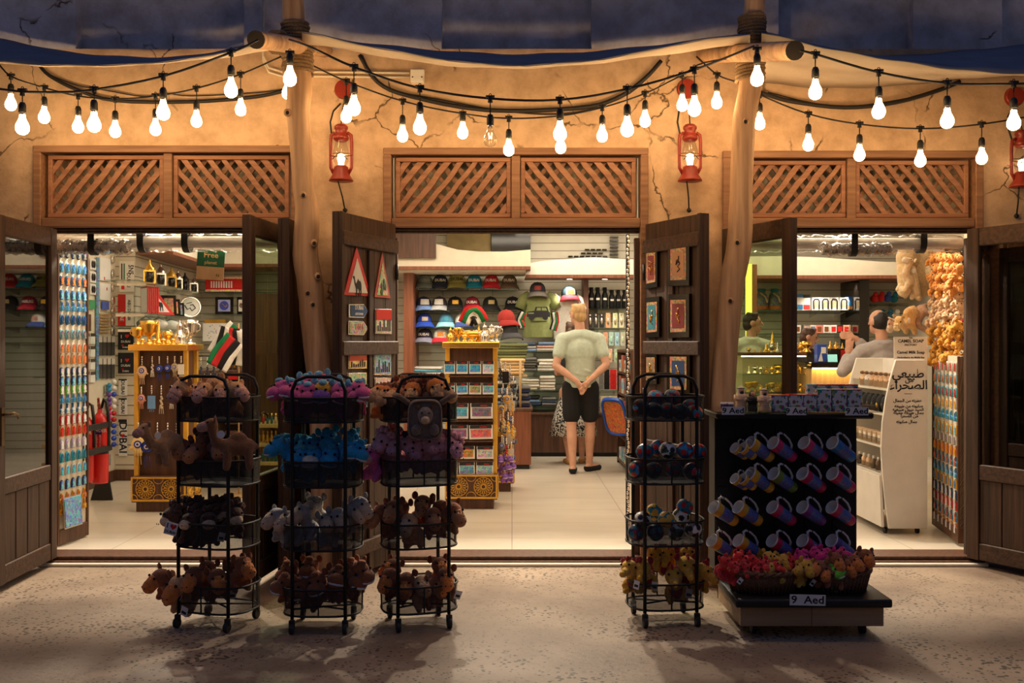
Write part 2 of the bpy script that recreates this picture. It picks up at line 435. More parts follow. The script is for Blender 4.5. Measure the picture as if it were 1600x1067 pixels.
# ---------------------------------------------------------------- the setting
def ground_mat():
    m = mat('trowelled_concrete', (0.19, 0.13, 0.092), 0.55, col2=(0.40, 0.30, 0.215), sc=1.6, spec=0.35)
    nt = m.node_tree; N, L = nt.nodes, nt.links
    b = N['Principled BSDF']; tc = [n for n in N if n.type == 'TEX_COORD'][0]; rp = [n for n in N if n.type == 'VALTORGB'][0]
    nz = N.new('ShaderNodeTexNoise'); nz.inputs['Scale'].default_value = 26; nz.inputs['Detail'].default_value = 6; nz.inputs['Roughness'].default_value = 0.7
    ms = N.new('ShaderNodeTexNoise'); ms.inputs['Scale'].default_value = 1.7; ms.inputs['Detail'].default_value = 2
    vo = N.new('ShaderNodeTexVoronoi'); vo.inputs['Scale'].default_value = 34; vo.inputs['Randomness'].default_value = 1
    L.new(tc.outputs['Object'], nz.inputs['Vector']); L.new(tc.outputs['Object'], ms.inputs['Vector']); L.new(tc.outputs['Object'], vo.inputs['Vector'])
    r1 = N.new('ShaderNodeValToRGB'); r1.color_ramp.elements[0].position = 0.30; r1.color_ramp.elements[1].position = 0.46
    r1.color_ramp.elements[0].color = (0.5, 0.47, 0.44, 1); r1.color_ramp.elements[1].color = (1, 1, 1, 1)
    L.new(nz.outputs['Fac'], r1.inputs[0])
    mx = N.new('ShaderNodeMix'); mx.data_type = 'RGBA'; mx.blend_type = 'MULTIPLY'; mx.inputs['Factor'].default_value = 1.0
    L.new(rp.outputs[0], mx.inputs[6]); L.new(r1.outputs[0], mx.inputs[7])
    # pits
    th = N.new('ShaderNodeMath'); th.operation = 'MULTIPLY_ADD'; th.inputs[1].default_value = 0.9; th.inputs[2].default_value = -0.24
    L.new(ms.outputs['Fac'], th.inputs[0])
    lt = N.new('ShaderNodeMath'); lt.operation = 'LESS_THAN'
    L.new(vo.outputs['Distance'], lt.inputs[0]); L.new(th.outputs[0], lt.inputs[1])
    m2 = N.new('ShaderNodeMix'); m2.data_type = 'RGBA'; m2.inputs[7].default_value = (0.07, 0.05, 0.036, 1)
    L.new(lt.outputs[0], m2.inputs['Factor']); L.new(mx.outputs[2], m2.inputs[6])
    L.new(m2.outputs[2], b.inputs['Base Color'])
    bp = N.new('ShaderNodeBump'); bp.inputs['Strength'].default_value = 0.35; bp.inputs['Distance'].default_value = 0.01
    sb = N.new('ShaderNodeMath'); sb.operation = 'SUBTRACT'
    L.new(nz.outputs['Fac'], sb.inputs[0]); L.new(lt.outputs[0], sb.inputs[1])
    L.new(sb.outputs[0], bp.inputs['Height']); L.new(bp.outputs[0], b.inputs['Normal'])
    return m
def tile_mat():
    m = mat('cream_floor_tile', (0.60, 0.53, 0.43), 0.28, col2=(0.70, 0.63, 0.53), sc=1.2, st=(1, 3, 1), spec=0.5)
    nt = m.node_tree; N, L = nt.nodes, nt.links
    b = N['Principled BSDF']; tc = [n for n in N if n.type == 'TEX_COORD'][0]; rp = [n for n in N if n.type == 'VALTORGB'][0]
    br = N.new('ShaderNodeTexBrick'); br.offset = 0.0; br.inputs['Scale'].default_value = 1.0
    br.inputs['Brick Width'].default_value = 0.9; br.inputs['Row Height'].default_value = 0.6; br.inputs['Mortar Size'].default_value = 0.004
    br.inputs['Mortar'].default_value = (0.40, 0.34, 0.27, 1)
    L.new(tc.outputs['Object'], br.inputs['Vector']); L.new(rp.outputs[0], br.inputs['Color1']); L.new(rp.outputs[0], br.inputs['Color2'])
    L.new(br.outputs['Color'], b.inputs['Base Color'])
    return m
def slat_mat(name, col, pitch=0.1, groove=(0.28, 0.24, 0.18)):
    m = mat(name, col, 0.6, var=0.04)
    nt = m.node_tree; N, L = nt.nodes, nt.links
    b = N['Principled BSDF']; tc = [n for n in N if n.type == 'TEX_COORD'][0]; rp = [n for n in N if n.type == 'VALTORGB'][0]
    sp = N.new('ShaderNodeSeparateXYZ'); L.new(tc.outputs['Object'], sp.inputs[0])
    a = N.new('ShaderNodeMath'); a.operation = 'DIVIDE'; a.inputs[1].default_value = pitch
    f = N.new('ShaderNodeMath'); f.operation = 'FRACT'; g = N.new('ShaderNodeMath'); g.operation = 'LESS_THAN'; g.inputs[1].default_value = 0.12
    L.new(sp.outputs['Z'], a.inputs[0]); L.new(a.outputs[0], f.inputs[0]); L.new(f.outputs[0], g.inputs[0])
    mx = N.new('ShaderNodeMix'); mx.data_type = 'RGBA'; mx.inputs[7].default_value = (*groove, 1)
    L.new(g.outputs[0], mx.inputs['Factor']); L.new(rp.outputs[0], mx.inputs[6]); L.new(mx.outputs[2], b.inputs['Base Color'])
    bp = N.new('ShaderNodeBump'); bp.invert = True; bp.inputs['Strength'].default_value = 0.6; bp.inputs['Distance'].default_value = 0.01
    L.new(g.outputs[0], bp.inputs['Height']); L.new(bp.outputs[0], b.inputs['Normal'])
    return m
MT['ground'] = ground_mat(); MT['tile'] = tile_mat()
MT['slat'] = slat_mat('cream_slatwall', (0.66, 0.60, 0.48))
MT['slatd'] = slat_mat('grey_slatwall', (0.55, 0.52, 0.44))
def struct(name, m, mats, label, parent=None, bevel=0.0, cat='setting'):
    o = obj(name, m, mats, parent, bevel)
    if parent is None: tag(o, label, cat, None, 'structure')
    return o

m = M(); m.bx(-14, 14, -14, 0.02, -0.2, 0.0)
struct('ground', m, MT['ground'], 'brown trowelled concrete paving in front of the shop', cat='ground')
m = M(); m.bx(-4.9, 5.5, 0.02, 6.5, -0.2, 0.05)
struct('floor', m, MT['tile'], 'cream tiled shop floor inside the doorways', cat='floor')
m = M(); m.bx(-4.9, 5.5, 0.2, 6.5, 3.0, 3.1)
struct('ceiling', m, MT['cream'], 'plain cream ceiling of the shop', cat='ceiling')

# facade: three openings
OPEN = [(-3.115, -1.385), (-0.837, 0.887), (1.372, 3.066)]
HEAD = [2.725, 2.71, 2.69]
ZB = 3.36
m = M()
xs = [-7.5, OPEN[0][0], OPEN[0][1], OPEN[1][0], OPEN[1][1], OPEN[2][0], OPEN[2][1], 7.5]
for i in (0, 2, 4, 6): m.bx(xs[i], xs[i + 1], 0.0, 0.25, 0.0, ZB)
for i in range(3): m.bx(OPEN[i][0], OPEN[i][1], 0.0, 0.25, HEAD[i], ZB)
struct('wall_facade', m, MT['plaster'], 'cracked sand-coloured plaster wall around the three shop doorways', cat='wall')
m = M()
nich = [(-2.85, -1.75), (-0.46, 0.52), (1.74, 2.62), (3.2, 4.4)]
x = -7.5
for (a, b) in nich:
    m.bx(x, a, 0.0, 0.25, ZB, 4.3); m.bx(a, b, 0.10, 0.25, ZB + 0.0, 4.3); x = b
m.bx(x, 7.5, 0.0, 0.25, ZB, 4.3)
struct('wall_upper', m, MT['upper'], 'plaster wall with blue dusk light painted in, shallow niches above the canopy', cat='wall')

# thresholds, casings
CAS = ['around the extinguisher doorway', 'around the cap doorway', 'around the soap doorway']
for i, (a, b) in enumerate(OPEN):
    h = HEAD[i]; zs0, zs1 = 2.195, 2.255   # sill beam under the lattice
    t = thing('trim_%d' % (i + 1), 'weathered wooden casing and beams ' + CAS[i], 'door frame', (0, 0, 0), kind='structure')
    m = M()
    m.bx(a, b, -0.03, 0.10, h - 0.045, h)                        # head
    m.bx(a, a + 0.05, -0.03, 0.10, 0.0, h - 0.045); m.bx(b - 0.05, b, -0.03, 0.10, 0.0, h - 0.045)
    obj('casing', m, MT['casing'], t, 0.004)
    m = M(); m.bx(a + 0.05, b - 0.05, -0.02, 0.14, zs0, zs1)
    obj('sill_beam', m, MT['casing'], t, 0.006)
    c = (a + b) / 2
    m = M(); m.bx(c - 0.028, c + 0.028, 0.0, 0.10, zs1, h - 0.045)
    obj('mullion', m, MT['casing'], t, 0.003)
    m = M(); m.bx(a + 0.05, b - 0.05, 0.03, 0.12, 2.178, zs0)
    m.bx(a + 0.05, b - 0.05, 0.05, 0.10, 2.163, 2.178)
    m.bx(a + 0.05, a + 0.085, 0.03, 0.075, 0.0, 2.13); m.bx(b - 0.085, b - 0.05, 0.03, 0.075, 0.0, 2.13)
    obj('inner_frame', m, MT['door'], t, 0.004)
    m = M(); m.bx(a + 0.05, b - 0.05, 0.16, 0.2, zs0, h)
    obj('dim_interior_board', m, mat('dim_interior_olive', (0.34, 0.31, 0.23), 0.4, var=0.35, sc=9), t)  # board added; its olive stands in for the dim interior behind the lattice
    m = M(); m.bx(a, b, -0.06, 0.06, 0.0, 0.028); m.bx(a, b, -0.02, 0.2, 0.028, 0.052)
    obj('threshold', m, MT['darkwood'], t, 0.004)
    m = M(); m.bx(a, b, -0.10, -0.062, 0.0, 0.02)
    obj('sill_plate', m, MT['cream'], t, 0.004)

# interior shell
m = M()
m.bx(-4.9, -4.0, 0.25, 3.54, 0.05, 3.0)
struct('wall_left', m, MT['cream'], 'cream side wall hung with souvenir packs behind the extinguisher', cat='wall')
m = M()
m.bx(-4.9, -3.80, 3.54, 3.66, 0.05, 3.0)
m.prism([(-3.808, 3.66), (-3.97, 6.2), (-4.9, 6.2), (-4.9, 3.66)], 2.95, T3(0, 0, 0.05))
struct('wall_corner', m, MT['slat'], 'cream grooved display wall behind the small lanterns', cat='wall')
m = M(); m.bx(-4.9, 5.5, 6.2, 6.4, 0.05, 3.0)
struct('wall_back', m, MT['slatd'], 'grooved back wall of the shop behind the caps and bottles', cat='wall')
m = M(); m.bx(5.05, 5.5, 0.25, 6.2, 0.05, 3.0)
struct('wall_right', m, MT['cream'], 'cream end wall behind the hanging camels', cat='wall')
# ---------------------------------------------------------------- lattice panels
def clip_poly(poly, x0, x1, y0, y1):
    def cl(p, ins, cut):
        out = []
        for i in range(len(p)):
            a, b = p[i - 1], p[i]
            if ins(b):
                if not ins(a): out.append(cut(a, b))
                out.append(b)
            elif ins(a): out.append(cut(a, b))
        return out
    def lx(v): return lambda a, b: (v, a[1] + (b[1] - a[1]) * (v - a[0]) / (b[0] - a[0]))
    def ly(v): return lambda a, b: (a[0] + (b[0] - a[0]) * (v - a[1]) / (b[1] - a[1]), v)
    for ins, cut in ((lambda p: p[0] >= x0, lx(x0)), (lambda p: p[0] <= x1, lx(x1)), (lambda p: p[1] >= y0, ly(y0)), (lambda p: p[1] <= y1, ly(y1))):
        if not poly: break
        poly = cl(poly, ins, cut)
    return poly
LATN = ['on the extinguisher-wall half over the extinguisher doorway', 'on the trunk-post half over the extinguisher doorway', 'on the camel-sign half over the cap doorway',
        'on the framed-carpet half over the cap doorway', 'beside the trunk post over the soap doorway', 'on the far half over the soap doorway']
def slats(x0, x1, z0, z1, sgn, width, step, Y, th, wavy, off):
    m = M(); W = x1 - x0; H = z1 - z0; ang = 0.90
    d = Vector((math.cos(ang), math.sin(ang))); n = Vector((-d.y, d.x)); Ln = W + H
    s = -W
    while s < W + H:
        w = width * (0.85 + 0.3 * rnd.random())
        base = Vector((0, H / 2)) + n * 0 + Vector((s + off, 0))
        K = 9 if wavy else 1
        A, B = [], []
        for k in range(K + 1):
            t = -H + 2 * H * k / K
            wob = (rnd.random() - 0.5) * 0.012 if wavy else 0
            p = base + d * t
            A.append(p + n * (w / 2 + wob)); B.append(p - n * (w / 2 - wob * 0.8))
        poly = [(q.x, q.y) for q in A + B[::-1]]
        if sgn < 0: poly = [(W - q[0], q[1]) for q in poly]
        poly = clip_poly(poly, 0, W, 0, H)
        if len(poly) > 2:
            m.prism(poly, th, T3(x0, Y, z0) @ RX(PI / 2))
        s += step
    return m
k = 0
for i, (a, b) in enumerate(OPEN):
    c = (a + b) / 2; z0, z1 = 2.262, HEAD[i] - 0.055
    for (x0, x1, sg) in ((a + 0.075, c - 0.032, 1), (c + 0.032, b - 0.075, -1)):
        t = thing('lattice_panel', 'reddish wooden lattice panel ' + LATN[k], 'lattice panel', (0, 0, 0), group='lattice panels over the doorways')
        m = M(); w = 0.028
        m.bx(x0, x1, 0.02, 0.075, z0, z0 + w); m.bx(x0, x1, 0.02, 0.075, z1 - w, z1)
        m.bx(x0, x0 + w, 0.02, 0.075, z0 + w, z1 - w); m.bx(x1 - w, x1, 0.02, 0.075, z0 + w, z1 - w)
        obj('frame', m, MT['lattice'], t, 0.003)
        obj('front_slats', slats(x0 + w, x1 - w, z0 + w, z1 - w, sg, 0.034, 0.088, 0.046, 0.014, True, 0), MT['lattice'], t)
        obj('rear_slats', slats(x0 + w, x1 - w, z0 + w, z1 - w, -sg, 0.03, 0.088, 0.07, 0.012, False, 0.03), MT['casing'], t)  # darker wood puts the shade behind the front slats into the colour
        k += 1

# ---------------------------------------------------------------- door leaves (local: x along the leaf from its hinge, y thickness, z up)
def leaf_X(hx, hy, fx, fy):
    return T3(hx, hy, 0) @ RZ(math.atan2(fy - hy, fx - hx))
def glazed_leaf(n, label, hx, hy, fx, fy, z1, W=None, handle=True, th=0.05):
    W = W or math.hypot(fx - hx, fy - hy)
    t = thing('door_%d' % n, label, 'door', kind='structure'); t.matrix_world = leaf_X(hx, hy, fx, fy)
    z0 = 0.045; st = 0.085
    m = M()
    m.bx(0, st, -th / 2, th / 2, z0, z1); m.bx(W - st, W, -th / 2, th / 2, z0, z1)
    obj('stile', m, MT['door'], t, 0.004)
    for nm, a, b in (('top_rail', z1 - 0.115, z1), ('middle_rail', 0.56, 0.66), ('bottom_rail', z0, z0 + 0.11)):
        m = M(); m.bx(st, W - st, -th / 2 + 0.004, th / 2 - 0.004, a, b)
        obj(nm, m, MT['doorx'], t, 0.006)
    m = M(); m.bx(st, W - st, -0.004, 0.004, 0.66, z1 - 0.115)
    obj('glass_pane', m, MT['glassd' if n in (1, 8) else 'glass'], t)
    m = M(); q = (W - 2 * st) / 4
    for i in range(4): m.bx(st + q * i + 0.003, st + q * (i + 1) - 0.003, -0.012, 0.012, z0 + 0.11, 0.56)
    obj('plank_panel', m, MT['door'], t, 0.004)
    if handle:
        for s in (-1, 1):
            m = M(); x = W - st / 2
            m.cyl((x, s * th / 2, 1.03), (x, s * (th / 2 + 0.045), 1.03), 0.009)
            m.tube([(x, s * (th / 2 + 0.042), 1.03), (x - 0.05, s * (th / 2 + 0.046), 1.035), (x - 0.1, s * (th / 2 + 0.045), 1.02), (x - 0.115, s * (th / 2 + 0.04), 1.0)], 0.008)
            m.box((x, s * (th / 2 + 0.003), 0.96), (0.035, 0.006, 0.22))
            obj('handle', m, MT['brass'], t)
    return t
def plank_leaf(n, label, hx, hy, fx, fy, z1, W=None, side=1, th=0.045):
    W = W or math.hypot(fx - hx, fy - hy)
    t = thing('door_%d' % n, label, 'door', kind='structure'); t.matrix_world = leaf_X(hx, hy, fx, fy)
    m = M(); q = W / 5
    for i in range(5): m.bx(q * i + 0.001, q * (i + 1) - 0.001, -th / 2, th / 2, 0.04, z1)
    obj('planks', m, MT['door'], t, 0.003)
    for z in (z1 - 0.15, 1.41, 0.78, 0.2):
        m = M(); m.bx(0.01, W - 0.01, side * th / 2, side * (th / 2 + 0.028), z - 0.042, z + 0.042)
        obj('cross_rail', m, MT['doorx'], t, 0.005)
    m = M(); m.bx(W - 0.035, W, side * th / 2, side * (th / 2 + 0.022), 0.04, z1); m.bx(W / 2 - 0.022, W / 2 + 0.022, side * th / 2, side * (th / 2 + 0.018), 0.04, z1 - 0.2)
    obj('edge_batten', m, MT['door'], t, 0.004)
    for z in (1.9, 1.1, 0.3):
        m = M(); m.cyl((0, side * 0.03, z - 0.05), (0, side * 0.03, z + 0.05), 0.011)
        obj('hinge', m, MT['blackm'], t)
    return t
ZD = 2.18
glazed_leaf(1, 'dark wooden glazed door leaf swung out beside the magnet board', -2.985, -0.02, -2.955, -0.82, ZD)
plank_leaf(2, 'dark plank shutter folded behind the glazed door beside the magnet board', -3.16, -0.05, -3.3, -0.86, ZD, side=1)
glazed_leaf(3, 'dark wooden glazed door leaf between the brown camel toys and the pink toys', -1.435, -0.02, -1.525, -0.79, ZD)
plank_leaf(4, 'dark plank shutter between the first trunk post and its glazed door', -1.33, -0.03, -1.34, -0.62, ZD, side=-1)
camel_door = plank_leaf(5, 'dark plank shutter hung with camel warning signs', -0.775, -0.03, -1.03, -0.70, 2.21, side=1)
carpet_door = plank_leaf(6, 'dark plank shutter hung with small framed carpets', 0.885, -0.03, 1.15, -0.61, 2.21, side=-1)
glazed_leaf(7, 'dark wooden glazed door leaf beside the second trunk post and the glass vitrine', 1.385, -0.02, 1.655, -0.66, ZD)
glazed_leaf(8, 'dark wooden glazed door leaf beside the hanging toy lions', 2.975, -0.02, 3.36, -0.72, ZD)
frame_door = plank_leaf(9, 'dark plank shutter with calligraphy frames folded behind a glazed door', 3.10, -0.03, 3.62, -0.66, ZD, side=-1)

# ---------------------------------------------------------------- trunk posts, rope, logs
def pole_px(n, label, pts, Y, knots):
    t = thing('trunk_post', label, 'post', (XW(pts[-1][0], Y), Y, 0))
    m = M(); V = [P(a, b, Y) for a, b, w in pts]; r = [w / 2 * S(Y) for a, b, w in pts]
    V[-1].z = 0.0
    # resample smoothly
    PP, RR = [], []
    for i in range(len(V) - 1):
        for j in range(4):
            f = j / 4
            q = [V[max(0, i - 1)], V[i], V[i + 1], V[min(len(V) - 1, i + 2)]]
            c = 0.5 * (2 * q[1] + (q[2] - q[0]) * f + (2 * q[0] - 5 * q[1] + 4 * q[2] - q[3]) * f * f + (3 * q[1] - q[0] - 3 * q[2] + q[3]) * f ** 3)
            PP.append(c); RR.append((r[i] * (1 - f) + r[i + 1] * f) * (1 + 0.05 * (rnd.random() - 0.5)))
    PP.append(V[-1]); RR.append(r[-1])
    m.tube(PP, RR, 16, X=T3(*(-t.location)))
    for kx, ky in knots:
        c = P(kx, ky, Y - 0.055) - t.location
        m.ball(c, (0.022, 0.03, 0.024), 10, 6)
    obj('trunk', m, MT['trunk'], t)
    for kx, ky in knots:
        c = P(kx, ky, Y - 0.083) - t.location
        m = M(); m.ball(c, (0.011, 0.006, 0.012), 10, 6); obj('knot', m, MT['endgrain'], t)
    return t
YP = -0.55
pole_px(0, 'pale bare trunk post between the extinguisher doorway and the camel-sign shutter',
        [(456, -150, 32), (457, -20, 32), (461, 60, 36), (468, 130, 40), (466, 175, 36), (471, 240, 34), (474, 290, 34), (480, 335, 38), (477, 398, 40), (484, 440, 40), (489, 500, 40), (497, 560, 42), (505, 640, 44), (509, 800, 46), (511, 930, 50)],
        YP, [(491, 380), (497, 432), (481, 458), (474, 305), (449, 176), (489, 476)])
pole_px(1, 'dark bare trunk post between the framed-carpet shutter and the soap doorway',
        [(1182, -150, 30), (1180, -20, 30), (1176, 60, 33), (1173, 130, 36), (1163, 185, 36), (1160, 240, 36), (1158, 300, 36), (1155, 380, 40), (1144, 440, 38), (1138, 500, 38), (1132, 570, 38), (1128, 640, 40), (1122, 800, 44), (1119, 930, 48)],
        YP, [(1152, 379), (1141, 470), (1165, 190)])
def rope_coil(label, spec):
    t = thing('rope_lashing', label, 'rope', P(spec[0][0], spec[0][2], YP))
    for (cx, px0, py0, py1, rad) in [(s[0], s[0], s[1], s[2], s[3]) for s in spec]:
        m = M(); z1, z0 = ZW(py0, YP), ZW(py1, YP); n = int((z1 - z0) / 0.019); pts = []
        for i in range(n * 14 + 1):
            a = 2 * PI * i / 14; r = rad + 0.004 * math.sin(a * 3.3)
            pts.append(Vector((XW(cx, YP) + r * math.cos(a), YP + r * math.sin(a), z0 + (z1 - z0) * i / (n * 14))) - t.location)
        m.tube(pts, 0.011, 7)
        obj('coil', m, MT['rope'], t)
    return t
rope_coil('thick jute rope wound round the top of the pale trunk post', [(461, 38, 66, 0.077), (465, 68, 116, 0.085)])
rope_coil('thick jute rope wound round the top of the dark trunk post', [(1175, 26, 80, 0.075), (1172, 90, 128, 0.08)])
def log(label, p_end, p_wall, r):
    t = thing('log_beam', label, 'beam', p_end)
    m = M(); d = p_wall - p_end
    m.tube([d * k / 8 for k in range(9)], [r * (1 + 0.08 * (rnd.random() - .5)) for k in range(9)], 16)
    obj('bark', m, MT['trunk'], t)
    m = M(); m.cyl(d.normalized() * -0.004, d.normalized() * 0.004, r * 0.98, n=16); obj('cut_end', m, MT['endgrain'], t)
    return t
log('short round log lashed across the pale trunk post', P(400, 62, -1.42), P(508, 78, 0.0), 0.047)
log('short round log lashed across the dark trunk post', P(1242, 79, -1.45), P(1100, 86, 0.0), 0.05)
for (cx, py, lab, dx) in ((434, 66, 'rope knot round the log on the pale trunk post', 0.0), (1206, 77, 'rope knot round the log on the dark trunk post', 0.0)):
    Yk = -0.72; c = P(cx, py, Yk); m = M(); pts = []
    for i in range(14 * 6 + 1):
        a = 2 * PI * i / 14; r = 0.062
        pts.append((r * 0.5 * math.cos(a) + (i / 84 - .5) * 0.06, r * 0.25 * math.cos(a), r * math.sin(a)))
    m.tube(pts, 0.011, 7)
    tag(obj('rope_knot', m, MT['rope'], loc=c), lab, 'rope')

# ---------------------------------------------------------------- sail canopy
def interp(pts, x):
    for (a, b) in zip(pts[:-1], pts[1:]):
        if a[0] <= x <= b[0]:
            f = (x - a[0]) / (b[0] - a[0]); f2 = f
            return a[1] + (b[1] - a[1]) * f2
    return pts[0][1] if x < pts[0][0] else pts[-1][1]
def sheet(name, lines, x0, x1, mt, parent, nu=40, th=0.004):
    """lines: list of (points, depth) from the back edge to the front edge"""
    def fn(u, v):
        x = x0 + (x1 - x0) * u; k = v * (len(lines) - 1); i = min(int(k), len(lines) - 2); f = k - i
        a = P(x, interp(lines[i][0], x), lines[i][1]); b = P(x, interp(lines[i + 1][0], x), lines[i + 1][1])
        q = a.lerp(b, f); q.z += 0.004 * math.sin(u * 37 + v * 5)
        return q
    m = M(); m.grid(fn, nu, (len(lines) - 1) * 4)
    o = obj(name, m, mt, parent)
    md = o.modifiers.new('thick', 'SOLIDIFY'); md.thickness = th
    return o
def smooth(pts, n=24):
    out = []
    x0, x1 = pts[0][0], pts[-1][0]
    for i in range(n + 1):
        x = x0 + (x1 - x0) * i / n
        out.append((x, sum(interp(pts, min(max(x + d, x0), x1)) for d in (-30, -20, -10, 0, 10, 20, 30)) / 7))
    return out
t = thing('sail_canopy', 'cloth sail with blue dusk light painted on top, sagging over the extinguisher doorway', 'canopy', P(200, 90, -0.5))
def kid(o, t):
    o.parent = t; o.matrix_parent_inverse = Matrix.Translation(-t.location); return o
hemL = smooth([(-120, 88), (0, 96), (80, 102), (200, 101), (300, 92), (390, 72), (445, 58)])
topL = smooth([(-120, 44), (0, 60), (45, 68), (90, 80), (200, 89), (290, 89), (390, 70), (445, 56)])
kid(sheet('upper_cloth', [(topL, -0.05), (hemL, -0.85)], -120, 445, MT['canvas_skylit'], None), t)
kid(sheet('hem_fold', [(hemL, -0.85), ([(x, y + 1.5 + max(0, (x - 280)) * 0.09) for x, y in hemL], -0.7)], -120, 445, MT['canvas'], None), t)
t = thing('sail_canopy', 'pale cloth sail, blue dusk light painted on its top, sagging over the cap doorway', 'canopy', P(820, 95, -0.5))
topM = smooth([(472, 46), (520, 60), (580, 68), (700, 80), (800, 85), (900, 82), (1000, 73), (1060, 66), (1172, 50)])
bndM = smooth([(472, 47), (520, 61), (600, 76), (680, 91), (760, 101), (800, 103), (880, 99), (960, 90), (1060, 67.5), (1172, 52)])
hemM = smooth([(472, 66), (560, 80), (640, 95), (720, 104), (800, 107), (900, 102), (1000, 90), (1100, 76), (1172, 67)])
kid(sheet('upper_cloth', [(topM, -0.05), (bndM, -0.85)], 472, 1172, MT['canvas_skylit'], None), t)
kid(sheet('hem_fold', [(bndM, -0.85), (hemM, -0.62)], 472, 1172, MT['canvas'], None), t)
t = thing('sail_canopy', 'pale cloth sail slung between the dark trunk post and the street corner', 'canopy', P(1400, 95, -0.5))
edgR = smooth([(1190, 48), (1215, 57), (1300, 78), (1400, 95), (1500, 110), (1600, 116), (1750, 122)])
lowR = smooth([(1190, 128), (1250, 135), (1300, 138), (1400, 134), (1480, 125), (1560, 119), (1750, 110)])
topR = smooth([(1190, 46), (1215, 55), (1300, 76), (1370, 89), (1480, 81), (1600, 70), (1750, 50)])
kid(sheet('under_cloth', [(lowR, -0.04), (edgR, -0.85)], 1190, 1750, MT['canvas'], None), t)
kid(sheet('upper_cloth', [(topR, -0.05), ([(x, y - 0.8) for x, y in edgR], -0.86)], 1190, 1750, MT['canvas_skylit'], None), t)

# ---------------------------------------------------------------- wall wiring
def wire(name, label, pts, Y, r, cat='cable', mt='cable', sub=4):
    V = [P(p[0], p[1], Y if len(p) < 3 else p[2]) for p in pts]; Q = []
    for i in range(len(V) - 1):
        for j in range(sub):
            f = j / sub; q = [V[max(0, i - 1)], V[i], V[i + 1], V[min(len(V) - 1, i + 2)]]
            Q.append(0.5 * (2 * q[1] + (q[2] - q[0]) * f + (2 * q[0] - 5 * q[1] + 4 * q[2] - q[3]) * f * f + (3 * q[1] - q[0] - 3 * q[2] + q[3]) * f ** 3))
    Q.append(V[-1])
    m = M(); m.tube([q - V[0] for q in Q], r, 7)
    o = obj(name, m, MT[mt], loc=V[0])
    if label: tag(o, label, cat)
    return o
DW = ['over the extinguisher doorway', 'over the cap doorway', 'over the soap doorway']
wire('wall_cable', 'thick black cable sagging along the plaster ' + DW[0], [(60, 100), (77, 118), (120, 140), (180, 157), (300, 159), (400, 151), (450, 140)], -0.03, 0.012)
wire('wall_cable', 'thin black wire looping above the thick cable ' + DW[0], [(77, 117), (120, 133), (165, 141), (225, 151), (260, 146), (300, 150), (400, 145), (450, 138)], -0.02, 0.004)
wire('wall_cable', 'thick black cable sagging along the plaster ' + DW[1], [(562, 86), (590, 128), (640, 150), (760, 172), (900, 169), (960, 155), (1005, 125), (1033, 95)], -0.03, 0.014)
wire('wall_cable', 'thin black wire looping above the thick cable ' + DW[1], [(566, 86), (598, 135), (690, 156), (800, 175), (900, 176), (985, 145), (1030, 98)], -0.02, 0.005)
wire('wall_cable', 'thick black cable sagging along the plaster ' + DW[2], [(1175, 140), (1205, 150), (1240, 159), (1320, 168), (1400, 160), (1470, 140), (1500, 127)], -0.03, 0.014)
wire('wall_cable', 'thin black wire looping above the thick cable ' + DW[2], [(1200, 144), (1265, 160), (1330, 166), (1430, 151), (1490, 130)], -0.02, 0.004)
m = M()
for dy in (0, 7):
    m.tube([P(x, y + dy, -0.02) for x, y in ((411, -20), (411, 88), (420, 106), (440, 112), (560, 113), (640, 114))], 0.008, 8)
tag(obj('wall_conduit', m, MT['cream']), 'pair of thin pale conduits running to the junction box', 'conduit')
t = thing('junction_box', 'small square white junction box on the plaster over the cap doorway', 'junction box', P(653, 121, 0.0))
m = M(); m.box((0, -0.025, 0), (0.088, 0.05, 0.088)); obj('cover', m, MT['white'], t, 0.006)
for s in (-1, 1):
    m = M(); m.cyl((s * 0.03, -0.053, -0.01), (s * 0.03, -0.048, -0.01), 0.005, n=8); obj('screw', m, MT['blackm'], t)

# ---------------------------------------------------------------- festoon strings and bulbs
YN, YF = -1.5, -0.45
wire('festoon_cable', 'nearer black festoon cable slung ' + DW[0], [(-60, 130), (0, 139), (35, 143), (90, 144), (147, 140), (255, 119), (361, 82), (404, 62)], YN, 0.006)
wire('festoon_cable', 'farther black festoon cable slung ' + DW[0], [(-60, 60), (-10, 92), (17, 119), (69, 137), (122, 150), (180, 155), (243, 150), (307, 138), (376, 116), (440, 88, -0.5)], YF, 0.005)
wire('festoon_cable', 'nearer black festoon cable slung ' + DW[1], [(452, 62, -1.1), (484, 73), (556, 106), (656, 138), (767, 154), (875, 156), (980, 139), (1085, 109), (1178, 72, -1.2)], YN, 0.006)
wire('festoon_cable', 'farther black festoon cable slung ' + DW[1], [(484, 100), (541, 127), (629, 158), (720, 177), (795, 185), (875, 181), (941, 168), (1008, 146), (1066, 117), (1100, 98), (1170, 88, -0.62)], YF, 0.005)
wire('festoon_cable', 'nearer black festoon cable slung ' + DW[2], [(1250, 79), (1275, 85), (1373, 113), (1480, 130), (1584, 131), (1700, 128)], YN, 0.006)
wire('festoon_cable', 'farther black festoon cable slung ' + DW[2], [(1088, 88), (1121, 117), (1155, 130), (1187, 148), (1263, 178), (1343, 194), (1438, 201), (1534, 194), (1640, 176)], YF, 0.005)
MT['bulb'] = mat('lit_bulb_glass', (1, 0.9, 0.75), 0.3, emit=BULB_E, ecol=(1.0, 0.62, 0.28))
MT['bulb_clear'] = MT['clear']
MT['filament'] = mat('glowing_filament', (1, 0.7, 0.4), 0.3, emit=60, ecol=(1.0, 0.6, 0.28))
